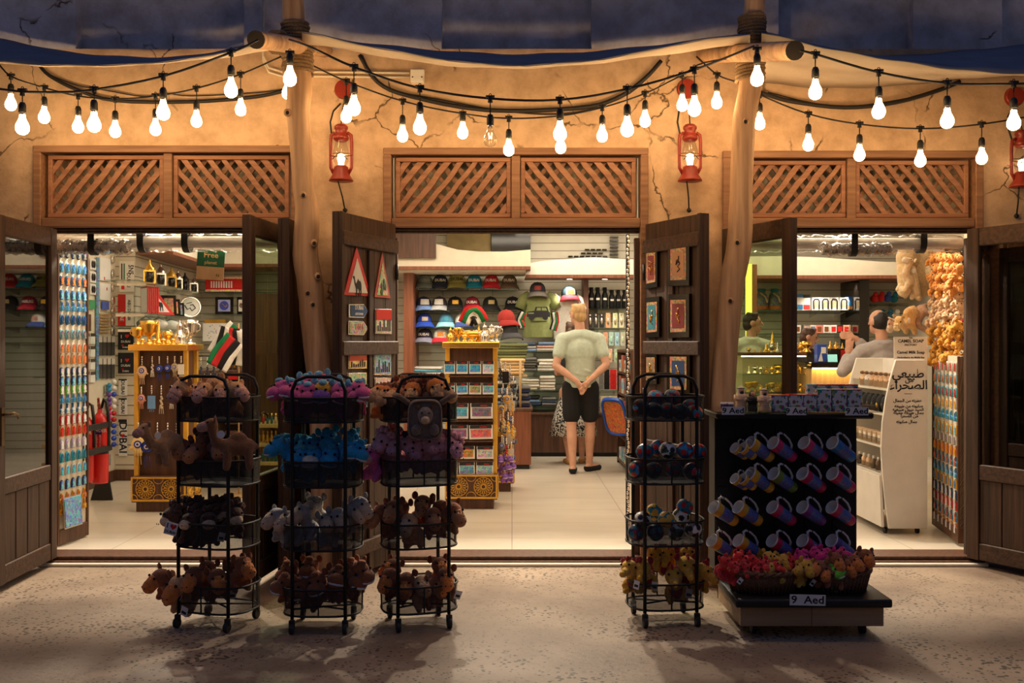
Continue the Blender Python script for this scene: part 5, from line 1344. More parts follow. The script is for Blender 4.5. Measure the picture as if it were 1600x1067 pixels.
# fire extinguishers
def extinguisher(label, x, y, z, h, r):
    t = thing('fire_extinguisher', label, 'fire extinguisher', (x, y, z))
    m = M(); m.lathe([(0, 0), (r * .9, 0), (r, .02), (r, h * .8), (r * .9, h * .87), (r * .55, h * .93), (r * .3, h * .96), (r * .3, h), (0, h)], 24, close=False); obj('cylinder', m, MT['redgloss'], t)
    m = M(); m.lathe([(r * 1.015, h * .40), (r * 1.015, h * .48)], 24, close=False); obj('black_band', m, MT['black'], t)
    m = M(); m.lathe([(r * 1.01, h * .49), (r * 1.01, h * .78)], 24, close=False)
    m.f = [f for i, f in enumerate(m.f) if math.sin(2 * PI * (i % 24 + .5) / 24) < -0.55 and math.cos(2 * PI * (i % 24 + .5) / 24) < 0.1]; m.m = m.m[:len(m.f)]; m.s = m.s[:len(m.f)]
    obj('white_label', m, MT['paper'], t)
    m = M(); m.box((r * .1, -r * 1.0, h * .72), (r * 1.1, .006, h * .1)); obj('blue_label', m, mat('label_blue', lin(30, 50, 130)), t)
    m = M(); m.text('POWDER', .034, T3(r * .12, -r * 1.0 - .004, h * .72) @ RX(PI / 2)); m.text('POWDER 6kg', .028, T3(r * .0, -r * 1.0 - .002, h * .58) @ RX(PI / 2) @ RZ(PI / 2)); m.text('FIRE EXTINGUISHER', .018, T3(r * .4, -r * .93, h * .57) @ RX(PI / 2) @ RZ(PI / 2)); obj('lettering', m, MT['white'], t)
    m = M(); m.cyl((0, 0, h * .98), (0, 0, h * 1.05), r * .25); m.tube([(-.01, -r * .1, h * 1.05), (0.02, -r * .9, h * 1.09), (0.03, -r * 1.3, h * 1.07)], .009, 6); m.tube([(-.01, 0, h * 1.06), (.01, -r * .8, h * 1.15), (.02, -r * 1.2, h * 1.14)], .01, 6)
    obj('valve_lever', m, MT['red'], t)
    m = M(); m.tube([(r * .2, 0, h * 1.02), (r * .5, 0, h * 1.14), (r * .85, 0, h * 1.1), (r * 1.05, 0, h * .9), (r * 1.06, 0, h * .5)], .012, 8); obj('hose', m, MT['black'], t)
    return t
m = M(); m.bx(-3.09, -3.06, .67, 1.12, .62, .66); m.bx(-3.09, -3.06, .67, 1.12, .80, .84); m.bx(-3.095, -3.06, 0.60, .70, .55, .95); tag(obj('extinguisher_bracket', m, MT['black']), 'black steel bracket on the magnet board holding two fire extinguishers', 'bracket')
extinguisher('red fire extinguisher with a hose, the farther of the pair beside the magnet board', -3.13, 1.06, .375, .56, .063)
extinguisher('red fire extinguisher half hidden by the magnet board edge', -3.185, .92, .40, .52, .065)
m = M(); m.prism([(-.1, 0), (.09, 0), (.02, .42)], .03, RX(PI / 2)); tag(obj('floor_sign', m, MT['black'], loc=(XW(161, 2.3), 2.3, .05)), 'black triangular stand on the floor behind the extinguishers', 'stand')

# ---------------------------------------------------------------- gold display stands
def rosette(cx, cz, R, X, m):
    for k in range(16):
        a = 2 * PI * k / 16; d = Vector((math.cos(a), math.sin(a))); n = Vector((-d.y, d.x))
        p = [d * R * .3, d * R * .62 + n * R * .1, d * R * .92, d * R * .62 - n * R * .1]
        q = [Vector((cx, cz)) + v for v in p]
        m.tube([X @ Vector((v.x, 0, v.y)) for v in q], R * .035, 5, closed=True)
    for rr, w in ((.22, .06), (.3, .04), (.95, .05)):
        m.tube([X @ Vector((cx + R * rr * math.cos(a), 0, cz + R * rr * math.sin(a))) for a in [2 * PI * k / 28 for k in range(28)]], R * w * .7, 5, closed=True)
def fret(m, x0, x1, z0, z1, X):
    R = (z1 - z0) / 2 * .96; n = max(1, int((x1 - x0) / (2 * R) + .35)); st = (x1 - x0) / n
    for i in range(n): rosette(x0 + st * (i + .5), (z0 + z1) / 2, R, X, m)
    for i in range(n + 1):
        c = x0 + st * i
        for sg in (-1, 1):
            m.tube([X @ Vector((min(max(c + R * .5 * math.cos(a), x0), x1), 0, (z1 if sg > 0 else z0) - sg * abs(R * .5 * math.sin(a)))) for a in [PI * k / 10 for k in range(11)]], R * .03, 4)
def gold_stand(label, x0, x1, y0, y1, ztop):
    t = thing('gold_stand', label, 'display stand', ((x0 + x1) / 2, (y0 + y1) / 2, .05)); O = Matrix.Translation(-t.location)
    m = M(); m.bx(x0 + .03, x1 - .03, y0 + .03, y1 - .03, .05, .13, X=O); obj('plinth', m, MT['darkwood'], t)
    m = M(); m.bx(x0, x1, y0, y1, .13, .34, X=O); obj('base_box', m, MT['darkwood'], t, .004)
    m = M(); fret(m, x0 + .012, x1 - .012, .155, .325, O @ T3(0, y0 - .004, 0)); w = .012
    for a, b in ((.14, .155), (.325, .338)): m.bx(x0, x1, y0 - .01, y0, a, b, X=O)
    m.bx(x0, x0 + w, y0 - .01, y0, .155, .325, X=O); m.bx(x1 - w, x1, y0 - .01, y0, .155, .325, X=O)
    obj('front_fretwork', m, MT['goldp'], t)
    m = M(); fret(m, y0 + .012, y1 - .012, .155, .325, O @ T3(x1 + .004, 0, 0) @ RZ(PI / 2))
    for a, b in ((.14, .155), (.325, .338)): m.bx(x1, x1 + .008, y0, y1, a, b, X=O)
    obj('side_fretwork', m, MT['goldp'], t)
    m = M(); m.bx(x0 + .03, x1 - .03, y0 + .1, y1 - .1, .34, ztop - .05, X=O); obj('back_panel', m, MT['darkwood'], t)
    for x in (x0 + .02, x1 - .02):
        for y in (y0 + .07, y1 - .07):
            m = M(); m.bx(x - .018, x + .018, y - .018, y + .018, .34, ztop - .05, X=O); obj('gold_post', m, MT['goldp'], t, .003)
    m = M(); m.bx(x0 - .02, x1 + .02, y0 - .02, y1 + .02, ztop - .05, ztop, X=O); obj('top_tray', m, MT['gold'], t, .004)
    return t
LX0, LX1, LY0, LY1, LZ = XW(205, 1.66), XW(290, 1.66), 1.66, 2.06, 1.425
gold_stand('gold and walnut stand hung with evil-eye charms in the extinguisher doorway', LX0, LX1, LY0, LY1, LZ)
MX0, MX1, MY0, MY1, MZ = XW(695, 1.8), XW(777, 1.8), 1.80, 2.22, 1.445
gold_stand('gold and walnut stand of postcard packs in the cap doorway', MX0, MX1, MY0, MY1, MZ)
# charms
def charm(label, px, py0, py1, Y, kind, col, group, c2=None):
    top = P(px, py0, Y); L = (py1 - py0) * S(Y); t = thing('hanging_charm', label, 'charm', top, 0, group)
    m = M(); m.tube([(0, 0, 0), (0, 0, -L * .35)], .003, 5)
    for k in range(4): m.ball((0, 0, -L * .08 * (k + .5)), .008, 8, 5)
    obj('chain', m, MT['silver'], t)
    z = -L * .5
    m = M()
    if kind == 'hand':
        m.lathe([(0, 0), (L * .17, 0), (L * .15, .01), (0, .012)], 14, close=False, X=T3(0, 0, z - L * .03) @ RX(PI / 2) @ Matrix.Diagonal((1, 1.2, 1, 1)))
        for k in range(5): m.tube([((k - 2) * L * .06, -.004, z - L * .05), ((k - 2) * L * (.065 if k % 4 else .1), -.004, z - L * (.26 if k % 4 else .12))], L * .028, 6)
    elif kind == 'eye':
        m.lathe([(0, 0), (L * .15, 0), (L * .14, .012), (0, .014)], 18, close=False, X=T3(0, 0, z) @ RX(PI / 2))
    elif kind == 'card': m.bx(-L * .14, L * .14, -.008, 0, z - L * .35, z + L * .12)
    else:
        for k in range(7): m.ball((.006 * math.sin(k * 2.1), 0, z + L * .1 - k * L * .06), L * .045, 8, 5)
    obj('pendant', m, MT['tint'], t, color=col)
    if kind in ('hand', 'eye'):
        for r_, c_, d_ in ((L * .09, lin(20, 50, 170), .016), (L * .055, WHT, .019), (L * .028, lin(20, 40, 120), .022)):
            m = M(); m.cyl((0, -.008, z), (0, -d_, z), r_, n=14); obj('eye_bead', m, MT['tint'], t, color=c_)
    m = M()
    for k in range(3): m.tube([((k - 1) * L * .05, 0, z - L * .2), ((k - 1) * L * .07, 0, -L * .97)], .0035, 4)
    obj('tassel', m, MT['tint'], t, color=c2 or col)
    return t
CHY = 1.70
CH = [(222, 556, 602, 'hand', CRM, 'cream hand'), (238, 556, 590, 'beads', WHT, 'white bead'), (249, 556, 596, 'eye', lin(20, 60, 160), 'blue eye'), (262, 556, 594, 'eye', lin(30, 60, 170), 'deep blue eye'), (273, 556, 590, 'hand', lin(200, 180, 140), 'pale gold hand'), (283, 556, 590, 'card', WHT, 'white boxed'),
      (221, 604, 640, 'hand', lin(220, 150, 130), 'pink hand'), (237, 602, 645, 'card', lin(110, 160, 215), 'blue picture'), (252, 602, 648, 'beads', lin(210, 190, 160), 'pale bead'), (268, 602, 640, 'beads', WHT, 'white beaded'), (281, 602, 640, 'beads', GOLDC, 'golden bead'),
      (216, 660, 728, 'hand', lin(238, 205, 130), 'yellow hand'), (230, 664, 732, 'eye', lin(20, 40, 110), 'navy eye'), (246, 660, 715, 'beads', lin(200, 170, 120), 'tan bead'), (262, 660, 712, 'eye', lin(30, 50, 130), 'blue glass eye'), (276, 660, 715, 'hand', CRM, 'small cream hand')]
for i, (px, a, b, k, c, n) in enumerate(CH):
    rows_ = ('top', 'middle', 'bottom')[0 if i < 6 else 1 if i < 11 else 2]
    charm('%s charm in %s row of the evil-eye stand, %s from the extinguisher side' % (n, rows_, ORD[i - (0, 6, 11)[0 if i < 6 else 1 if i < 11 else 2]]), px, a, b, CHY, k, c, 'charms on the evil-eye stand', lin(30, 60, 150) if k == 'eye' else None)
# vessels standing on the stand tops
VP = {'cup': [(0, 0), (.3, 0), (.3, .06), (.1, .12), (.08, .3), (.14, .36), (.34, .5), (.4, .8), (.46, 1), (.42, 1), (.3, .52), (0, .42)],
      'dallah': [(0, 0), (.32, 0), (.34, .05), (.3, .1), (.36, .25), (.3, .4), (.16, .55), (.12, .66), (.17, .72), (.1, .82), (.03, .88), (.05, .93), (0, 1)],
      'tower': [(0, 0), (.3, 0), (.28, .08), (.18, .16), (.14, .35), (.08, .55), (.05, .75), (.015, .8), (0, 1)],
      'burner': [(0, 0), (.4, 0), (.4, .1), (.2, .3), (.2, .4), (.4, .6), (.42, .9), (.36, .9), (.3, .62), (0, .6)],
      'urn': [(0, 0), (.25, 0), (.2, .08), (.1, .14), (.3, .34), (.36, .52), (.24, .72), (.2, .8), (.26, .86), (.1, .9), (.04, .95), (0, 1)]}
def vessel(name, label, cat, px, py0, py1, Y, mt, wide=1.0, group=None, z=None):
    a = P(px, py1, Y); h = (py1 - py0) * S(Y)
    if z is not None: a.z = z
    t = thing(name, label, cat, a, 0, group); kind = {'trophy_cup': 'cup', 'coffee_pot': 'dallah', 'tower_statuette': 'tower', 'incense_burner': 'burner', 'lidded_urn': 'urn'}[name]
    pr = [(r * h * wide, z_ * h) for r, z_ in VP[kind]]
    k = len(pr) // 2
    m = M(); m.lathe(pr[:k + 1], 16, close=False); obj('foot', m, MT[mt], t)
    m = M(); m.lathe(pr[k:], 16, close=False); obj('bowl', m, MT[mt], t)
    if kind in ('cup', 'urn'):
        for s in (-1, 1):
            m = M(); m.tube([(s * .28 * h * wide, 0, .5 * h), (s * .52 * h * wide, 0, .62 * h), (s * .5 * h * wide, 0, .8 * h), (s * .36 * h * wide, 0, .86 * h)], .02 * h + .002, 6); obj('handle', m, MT[mt], t)
    if kind == 'dallah':
        m = M(); m.tube([(-.3 * h * wide, 0, .3 * h), (-.5 * h * wide, 0, .55 * h), (-.62 * h * wide, 0, .62 * h)], [.05 * h, .03 * h, .015 * h], 6); obj('spout', m, MT[mt], t)
        m = M(); m.tube([(.3 * h * wide, 0, .2 * h), (.5 * h * wide, 0, .4 * h), (.42 * h * wide, 0, .62 * h), (.14 * h * wide, 0, .68 * h)], .03 * h, 6); obj('handle', m, MT[mt], t)
    return t
ES = 'on the evil-eye stand'
vessel('trophy_cup', 'small orange-gold cup at the extinguisher end ' + ES, 'cup', 215, 508, 535, 1.76, 'gold', .8, z=LZ)
vessel('trophy_cup', 'large orange-gold lidless cup ' + ES, 'cup', 233, 498, 535, 1.80, 'gold', .85, z=LZ)
vessel('tower_statuette', 'gold pointed tower statuette ' + ES, 'statuette', 248, 494, 535, 1.78, 'gold', .8, z=LZ)
vessel('incense_burner', 'short gold square-looking burner ' + ES, 'incense burner', 262, 512, 535, 1.76, 'gold', .8, z=LZ)
vessel('coffee_pot', 'pale silver coffee pot ' + ES, 'coffee pot', 281, 496, 535, 1.82, 'silver', .75, z=LZ)
vessel('trophy_cup', 'tall pale silver cup ' + ES, 'cup', 297, 497, 535, 1.90, 'silver', .8, z=LZ)
for i, px in enumerate((222, 241, 255, 270)):
    vessel('incense_burner', 'tiny gold burner along the front edge %s, %s from the extinguisher' % (ES, ORD[i]), 'incense burner', px, 525, 535, 1.68, 'gold', 1.1, 'tiny gold burners on the evil-eye stand', z=LZ)
# postcard packs on the second stand
def cardpack(label, px0, px1, py0, py1, Y, col, group, tilt=0.0):
    t, w, h = fpack('postcard_pack', label, 'card pack', px0, px1, py0, py1, Y, MT['paper'], .006, None, group, tilt=tilt)
    m = M(); m.bx(-w * .42, w * .42, -.009, -.006, -h * .34, h * .2); obj('picture', m, MT['print'], t, color=col)
    m = M(); m.bx(-w * .46, w * .46, -.01, -.006, h * .26, h * .5); obj('header', m, MT['ink'], t)
    m = M(); m.box((w * .1, -.0105, h * .36), (w * .3, .001, h * .06)); obj('header_print', m, MT['redgloss'], t)
CP = [(564, 584, [(694, 711), (713, 731), (733, 752), (754, 772)], [lin(70, 160, 215)] * 3 + [lin(170, 200, 225)]), (598, 616, [(700, 711), (713, 731), (733, 752), (754, 772)], [lin(120, 170, 200), lin(80, 160, 210), lin(150, 150, 110), lin(110, 170, 190)]),
      (630, 654, [(704, 732), (735, 770)], [lin(90, 170, 200), lin(120, 110, 130)]), (664, 686, [(704, 731), (733, 770)], [lin(150, 100, 140), lin(205, 110, 110)]), (697, 717, [(712, 742), (745, 771)], [lin(190, 140, 70), lin(190, 190, 190)]), (722, 742, [(700, 715), (717, 742), (744, 771)], [lin(100, 160, 190), lin(110, 170, 200), lin(150, 190, 205)])]
for r, (a, b, cs, cc) in enumerate(CP):
    for c, (x0, x1) in enumerate(cs):
        cardpack('black-topped picture pack, %s row of the gold postcard stand, %s from its backpack-rack side' % (ORD[r], ORD[c]), x0, x1, a, b, 1.81 + .03, cc[c], 'picture packs in row %s of the postcard stand' % ORD[r], rnd.uniform(-.03, .03))
    t_ = [o for o in bpy.data.objects if o.name.startswith('gold_stand.001')][0]
    m = M(); z = ZW(b + 3, 1.8); m.bx(MX0 + .03, MX1 - .03, 1.83, 1.9, z - .012, z, X=Matrix.Translation(-t_.location)); obj('ledge', m, MT['darkwood'], t_)
# bunches hanging on the far side of the postcard stand
SB = [(783, 566, 600, 'beads', BLK, 'black bead'), (790, 566, 604, 'card', BLK, 'black boxed'), (797, 570, 604, 'beads', GRY, 'grey bead'), (784, 606, 634, 'beads', lin(70, 66, 60), 'dark bead'), (792, 606, 640, 'hand', GOLDC, 'golden hand'), (800, 616, 650, 'beads', GOLDC, 'golden bead'),
      (786, 640, 676, 'beads', lin(220, 190, 110), 'yellow bead'), (794, 644, 684, 'beads', lin(240, 190, 70), 'bright yellow bead'), (801, 650, 690, 'beads', lin(235, 180, 60), 'amber bead'), (784, 680, 712, 'hand', GRY, 'grey hand'), (791, 684, 716, 'beads', RED2, 'red bead'), (799, 690, 720, 'card', lin(210, 200, 190), 'pale boxed')]
for i, (px, a, b, k, c, n) in enumerate(SB):
    charm('%s charm hanging on the man-facing side of the postcard stand, %s from top' % (n, ORD[i]), px, a, b, 1.95 + .02 * (i % 3), k, c, 'charms on the side of the postcard stand')
for i in range(18):
    px, a = 781 + (i * 7) % 23, 562 + i * 8.5
    k, c, n = rnd.choice((('beads', lin(60, 56, 50), 'dark'), ('hand', lin(225, 180, 80), 'gold hand'), ('beads', lin(235, 190, 90), 'golden'), ('eye', lin(90, 110, 130), 'grey-blue eye'), ('card', lin(190, 190, 185), 'silver boxed')))
    charm('%s keyring in the rear bunch beside the postcard stand, %s from its top' % (n, ORD[i]), px, a, a + 34, 2.12 + .04 * (i % 3), k, c, 'rear keyrings beside the postcard stand')
for i, (px, py) in enumerate(((782, 716), (790, 712), (797, 716), (786, 730), (794, 728), (801, 726), (789, 742), (797, 741))):
    plush('hippo', px, py, 1.95 + .03 * (i % 2), PURP if i % 3 else lin(130, 80, 170), PURP, 'purple plush keyring low on the side of the postcard stand, %s from its top' % ORD[i], 'purple plush keyrings', YEL, rnd.uniform(-.5, .9), .2, 0, .62)
gold_stand('second gold stand half hidden behind the postcard stand', XW(745, 2.75), XW(803, 2.75), 2.75, 3.1, 0.62)
PS = 'on top of the postcard stand'
t = thing('oil_lamp', 'long gold oil lamp with a spout ' + PS, 'lamp', (XW(737, 1.95), 1.95, MZ))
m = M(); m.lathe([(0, 0), (.045, 0), (.03, .012), (.015, .03), (.03, .045)], 16, close=False); obj('foot', m, MT['gold'], t)
m = M(); m.ball((0, 0, .07), (.10, .045, .032), 18, 10); m.tube([(.06, 0, .075), (.12, 0, .08), (.17, 0, .105)], [.028, .02, .01], 10); obj('bowl', m, MT['gold'], t)
m = M(); m.tube([(-.08, 0, .08), (-.13, 0, .11), (-.15, 0, .08), (-.11, 0, .055)], .008, 6); obj('handle', m, MT['gold'], t)
for i, (n_, px, y0, k, mt_, ds) in enumerate((('coffee_pot', 704, 512, .7, 'gold', 'small gold coffee pot'), ('trophy_cup', 716, 514, .7, 'gold', 'small gold two-handled cup'), ('tower_statuette', 748, 505, .8, 'gold', 'gold tower statuette'), ('coffee_pot', 757, 506, .7, 'silver', 'silver coffee pot'), ('lidded_urn', 768, 508, .7, 'silver', 'silver lidded urn'), ('trophy_cup', 776, 512, .7, 'silver', 'silver cup'), ('incense_burner', 726, 524, .9, 'gold', 'low gold burner'))):
    vessel(n_, ds + ' ' + PS, n_.replace('_', ' '), px, y0, 537, 1.87 + .07 * (i % 3), mt_, k, z=MZ)
FLAGC = [RED2, lin(20, 120, 70), WHT, BLK]
def flag(name, label, pts, Y, w, cat='flag', sh=0):
    """pts: centre line in pixels from the top; four colour bands"""
    t = thing(name, label, cat, P(pts[0][0], pts[0][1], Y)); V = [P(a, b, Y) - t.location for a, b in pts]
    bands = [(-.5, -.28, 0), (-.28, .0, 1), (.0, .28, 2), (.28, .5, 3)]
    for b0, b1, ci in bands:
        m = M(); N = len(V)
        def fn(u, v):
            k = u * (N - 1); i = min(int(k), N - 2); f = k - i; c = V[i].lerp(V[i + 1], f); q = (V[i + 1] - V[i]).normalized(); n = Vector((q.z, 0, -q.x))
            ww = b0 + (b1 - b0) * v
            return c + n * ww * w + Vector((0, -.012 * math.sin(ww * 9 + u * 5), 0))
        m.grid(fn, 14, 4)
        o = obj('band', m, MT['cloth'], t, color=FLAGC[(ci + sh) % 4]); md = o.modifiers.new('t', 'SOLIDIFY'); md.thickness = .002
    return t
flag('flag_scarf', 'red, green, white and black flag draped over the goods on the postcard stand', [(727, 506), (733, 492), (740, 486), (747, 491), (753, 504)], 2.0, .13)
for i, pts in enumerate(([(372, 512), (352, 535), (338, 556)], [(362, 513), (355, 540), (352, 562)], [(375, 514), (372, 540), (360, 566)], [(380, 516), (382, 545), (378, 572)], [(368, 530), (350, 552), (338, 574)])):
    flag('hand_flag', 'striped national flag drooping from the bunch behind the glazed door, %s from the far shelves' % ORD[i], pts, 2.45 - .06 * i, .2, sh=(3, 0, 1, 0, 2)[i])
a = P(373, 505, 2.5); m = M(); m.tube([(0, 0, a.z - .05), (0, 0, 0)], .008, 6); m.cyl((0, 0, 0), (0, 0, .02), .12, n=20); tag(obj('flag_pole', m, MT['oak'], loc=(a.x, a.y, .05)), 'thin wooden pole holding the bunch of drooping flags', 'pole')
# ================================================================ cap and shirt wall (cap doorway)
YW = 6.2
def extr(name, label, poly_px, Y, depth, mt, cat, parent=None, bevel=0.0):
    """outline read at depth Y, extruded backwards by depth"""
    m = M(); pts = [(XW(a, Y), ZW(b, Y)) for a, b in poly_px]
    m.prism(pts, depth, RX(PI / 2) @ Matrix.Diagonal((1, 1, -1, 1)), z0=Y)
    o = obj(name, m, mt, parent, bevel)
    if label: tag(o, label, cat)
    return o
t = thing('cornice', 'white boxed cornice with a wooden lip over the caps', 'cornice', kind='structure')
extr('fascia', None, [(560, 416), (829, 416), (829, 390), (790, 393), (750, 393), (715, 390), (681, 381), (681, 403), (560, 403)], 5.2, 0.5, MT['cream'], None, t)
extr('wooden_lip', None, [(560, 421), (829, 421), (829, 416), (560, 416)], 5.19, 0.52, MT['redwood'], None, t)
extr('soffit', None, [(560, 424), (822, 424), (822, 421), (560, 421)], 5.24, 0.9, MT['cream'], None, t)
t = thing('cornice', 'curved white cornice with a wooden lip over the T-shirts', 'cornice', kind='structure')
extr('fascia', None, [(822, 429), (1010, 429), (1010, 406), (960, 404), (930, 402), (905, 403), (870, 406), (845, 408), (829, 411)], 5.5, 0.4, MT['white'], None, t)
extr('wooden_lip', None, [(820, 434), (1010, 434), (1010, 429), (822, 429)], 5.49, 0.5, MT['redwood'], None, t)
extr('brown_sign', 'dark brown board with a thin white line above the caps', [(600, 362), (681, 362), (681, 403), (600, 403)], 5.15, 0.04, MT['darkwood'], 'board')
extr('dark_recess', 'navy gridded panel high on the back wall above the caps', [(768, 340), (829, 340), (829, 394), (768, 394)], 6.1, 0.08, MT['eye'], 'panel')
extr('olive_panel', 'plain olive wall panel high above the caps', [(698, 340), (767, 340), (767, 394), (698, 394)], 6.14, 0.05, mat('olive_paint', lin(150, 132, 90), .7), 'panel')
for i, (a, b, y) in enumerate(((888, 950, 400.5), (908, 950, 395.5), (914, 950, 390))):
    m = M()
    for x in range(a, b - 6, 9): m.bx(XW(x, 6.15), XW(x + 7, 6.15), 6.15, 6.2, ZW(y + 1, 6.15), ZW(y - 1, 6.15))
    tag(obj('vent_grille', m, MT['eye']), 'row of dark vent slots high on the wall over the T-shirts, %s from the cornice' % ORD[i], 'vent')
m = M()
for k in range(7): m.bx(XW(953, 6.13), XW(966, 6.13), 6.12, 6.2, ZW(370 + k * 5.5 + 1, 6.13), ZW(370 + k * 5.5 - 1, 6.13))
tag(obj('vent_grille', m, MT['eye']), 'upright ladder of dark vent slots beside the shirt cornice', 'vent')
MT['lampdisc'] = mat('lit_downlight', (1, 1, 1), .4, emit=14, ecol=(1, .9, .75))
DLs = [(678, 423, 5.3, 'over the first caps'), (739, 423, 5.3, 'over the blue cap'), (890, 436, 5.6, 'over the white T-shirt'), (945, 436, 5.6, 'over the black flasks')]
def downlight(px, py, Y, lab):
    t = thing('downlight', 'small round downlight ' + lab, 'light', P(px, py, Y), 0, 'downlights under the cornices')
    m = M(); m.lathe([(.035, 0), (.045, -.004), (.045, .006), (.03, .006)], 18); obj('ring', m, MT['silver'], t)
    m = M(); m.cyl((0, 0, -.003), (0, 0, .002), .033, n=18); obj('lens', m, MT['lampdisc'], t)
    d = bpy.data.lights.new('downlight_beam', 'SPOT'); d.energy, d.color, d.spot_size, d.spot_blend, d.shadow_soft_size = 30, WARM, 1.7, .8, .03
    o = bpy.data.objects.new('downlight_beam', d); COL.objects.link(o); o.location = P(px, py, Y) - Vector((0, 0, .02)); o.rotation_euler = (0.25, 0, 0)
for a in DLs: downlight(*a)
m = M(); m.bx(XW(632, 5.6), XW(647, 5.6), 5.5, 6.2, .05, 2.3); tag(obj('shelf_upright', m, MT['redwood']), 'cherry wood upright at the edge of the cap shelves', 'upright', kind='structure')
m = M(); m.bx(XW(912, 5.8), XW(919, 5.8), 5.75, 6.2, .5, 2.25); tag(obj('shelf_upright', m, MT['darkwood']), 'dark wood upright between the T-shirts and the black flasks', 'upright', kind='structure')
def shelf(label, px0, px1, py, Y0, Y1=YW, mt='shelfglass', th=.012, brackets=2):
    t = thing('glass_shelf', label, 'shelf', (XW(px0, Y0), Y0, ZW(py, Y0))); w = XW(px1, Y0) - XW(px0, Y0)
    m = M(); m.bx(0, w, 0, Y1 - Y0, -th, 0); obj('board', m, MT[mt], t, .002)
    for k in range(brackets):
        m = M(); x = w * (k + .5) / brackets; m.prism([(0, -th), (Y1 - Y0, -th), (Y1 - Y0, -th - .06)], .012, T3(x, 0, 0) @ RZ(PI / 2) @ RX(PI / 2)); obj('bracket', m, MT['silver'], t)
    return t
CAPY = [451, 485, 511, 535]
for i, py in enumerate(CAPY): shelf('long glass shelf of caps, %s from the cornice' % ORD[i], 648, 808, py, 5.75)
# caps
def cap_proto():
    t = thing('baseball_cap', 'cap', 'cap')
    m = M(); prof = [(.092, 0), (.094, .03), (.088, .065), (.07, .098), (.04, .118), (.0, .124)]
    m.lathe(prof, 20, close=False); obj('crown', m, MT['cloth'], t)
    m = M()
    def fn(u, v):
        a = -1.15 + 2.3 * u; r = .09 + .085 * v * math.cos(a * .9) ** .7 if abs(a) < 1.5 else .09
        return Vector((r * math.sin(a), -r * math.cos(a), .012 - .055 * v * v - .03 * v * abs(math.sin(a)) ** 2))
    m.grid(fn, 16, 5); o = obj('brim', m, MT['cloth'], t); md = o.modifiers.new('t', 'SOLIDIFY'); md.thickness = .005
    dg = bpy.context.evaluated_depsgraph_get(); dg.update(); me = bpy.data.meshes.new_from_object(o.evaluated_get(dg)); o.modifiers.clear(); o.data = me
    m = M(); m.ball((0, 0, .124), (.008, .008, .005), 8, 5); obj('button', m, MT['cloth'], t)
    m = M()
    def fp(u, v):
        a = -.62 + 1.24 * u; z = .02 + .068 * v; r = .0945 - max(0, z - .03) * .16
        return Vector((r * 1.015 * math.sin(a), -r * 1.015 * math.cos(a), z))
    m.grid(fp, 8, 4); obj('front_panel', m, MT['cloth'], t)
    m = M(); tm = M(); tm.text('DUBAI', .045, d=.0006, sx=1.1)
    for f in tm.f:
        m.f.append(list(f)); m.m.append(0); m.s.append(False)
    for v in tm.v:
        a = v.x / .094; z = .05 + v.y; r = .0975 - max(0, z - .03) * .16 + v.z
        m.v.append(Vector((r * 1.015 * math.sin(a), -r * 1.015 * math.cos(a), z)))
    obj('lettering', m, MT['tint'], t)
    m = M(); m.grid(lambda u, v: Vector((.0965 * math.sin(-.4 + .8 * u), -.0965 * math.cos(-.4 + .8 * u) , .026 + .05 * v)) * 1.0, 6, 3); obj('patch', m, MT['printf'], t)
    return t
cp = cap_proto()
def cap(label, px, py, Y, crown, brim, letters_=None, front=None, patch=None, group=None, s=1.0, rz=0.0, z=None):
    p = P(px, py, Y); p.z += .05 * s if z is None else 0
    skip = [n for n, c in (('lettering', letters_), ('front_panel', front), ('patch', patch)) if c is None]
    return dup(cp, p, (0, 0, rz), label, group, {'crown': crown, 'brim': brim, 'button': crown, 'lettering': letters_, 'front_panel': front, 'patch': patch} if True else None, s, skip=tuple(skip))
G1, G2, G3, G4 = ['caps on the %s cap shelf' % x for x in ('highest', 'second', 'third', 'lowest')]
C1 = [(664, lin(120, 132, 130), 'grey-green'), (688, lin(30, 40, 62), 'navy'), (714, lin(150, 146, 78), 'olive yellow'), (741, lin(20, 140, 180), 'turquoise'), (768, lin(196, 34, 54), 'red'), (796, lin(110, 92, 74), 'taupe')]
for i, (x, c, n) in enumerate(C1):
    cap('%s DUBAI cap on the highest cap shelf' % n, x, CAPY[0], 5.88, c, jitc(c), BLK if i == 2 else lin(150, 160, 158) if i == 0 else WHT, group=G1, s=1.0 if i != 2 else 1.12, rz=rnd.uniform(-.15, .1))
C2 = [(662, NAVY, lin(120, 150, 210), None, WHT, None, 'navy, red and white'), (687, lin(70, 60, 62), lin(190, 195, 200), None, WHT, None, 'grey and white'), (711, BLK, BLK, None, None, YEL, 'black and yellow'), (738, lin(140, 20, 44), lin(170, 24, 44), WHT, None, None, 'crimson'), (766, BLK, BLK, None, None, lin(190, 170, 110), 'black patched'), (801, BLK, BLK, WHT, None, None, 'black')]
for i, (x, c, b, l, f, p_, n) in enumerate(C2): cap('%s cap on the second cap shelf' % n, x, CAPY[1], 5.88, c, b, l, f, p_, G2, rz=rnd.uniform(-.15, .3))
C3 = [(663, lin(30, 60, 160), lin(40, 80, 200), None, None, lin(190, 170, 150), 'royal blue'), (697, lin(90, 140, 170), lin(150, 215, 230), None, None, lin(60, 140, 170), 'pale blue'), (723, WHT, lin(60, 80, 150), None, None, lin(200, 150, 140), 'white patched')]
for i, (x, c, b, l, f, p_, n) in enumerate(C3): cap('%s cap on the third cap shelf' % n, x, CAPY[2], 5.88, c, b, l, f, p_, G3, rz=rnd.uniform(-.15, .3))
C4 = [(664, lin(44, 40, 60), lin(140, 140, 165), WHT, None, None, 'dark mauve'), (689, WHT, lin(210, 40, 60), None, None, lin(230, 150, 60), 'white and red')]
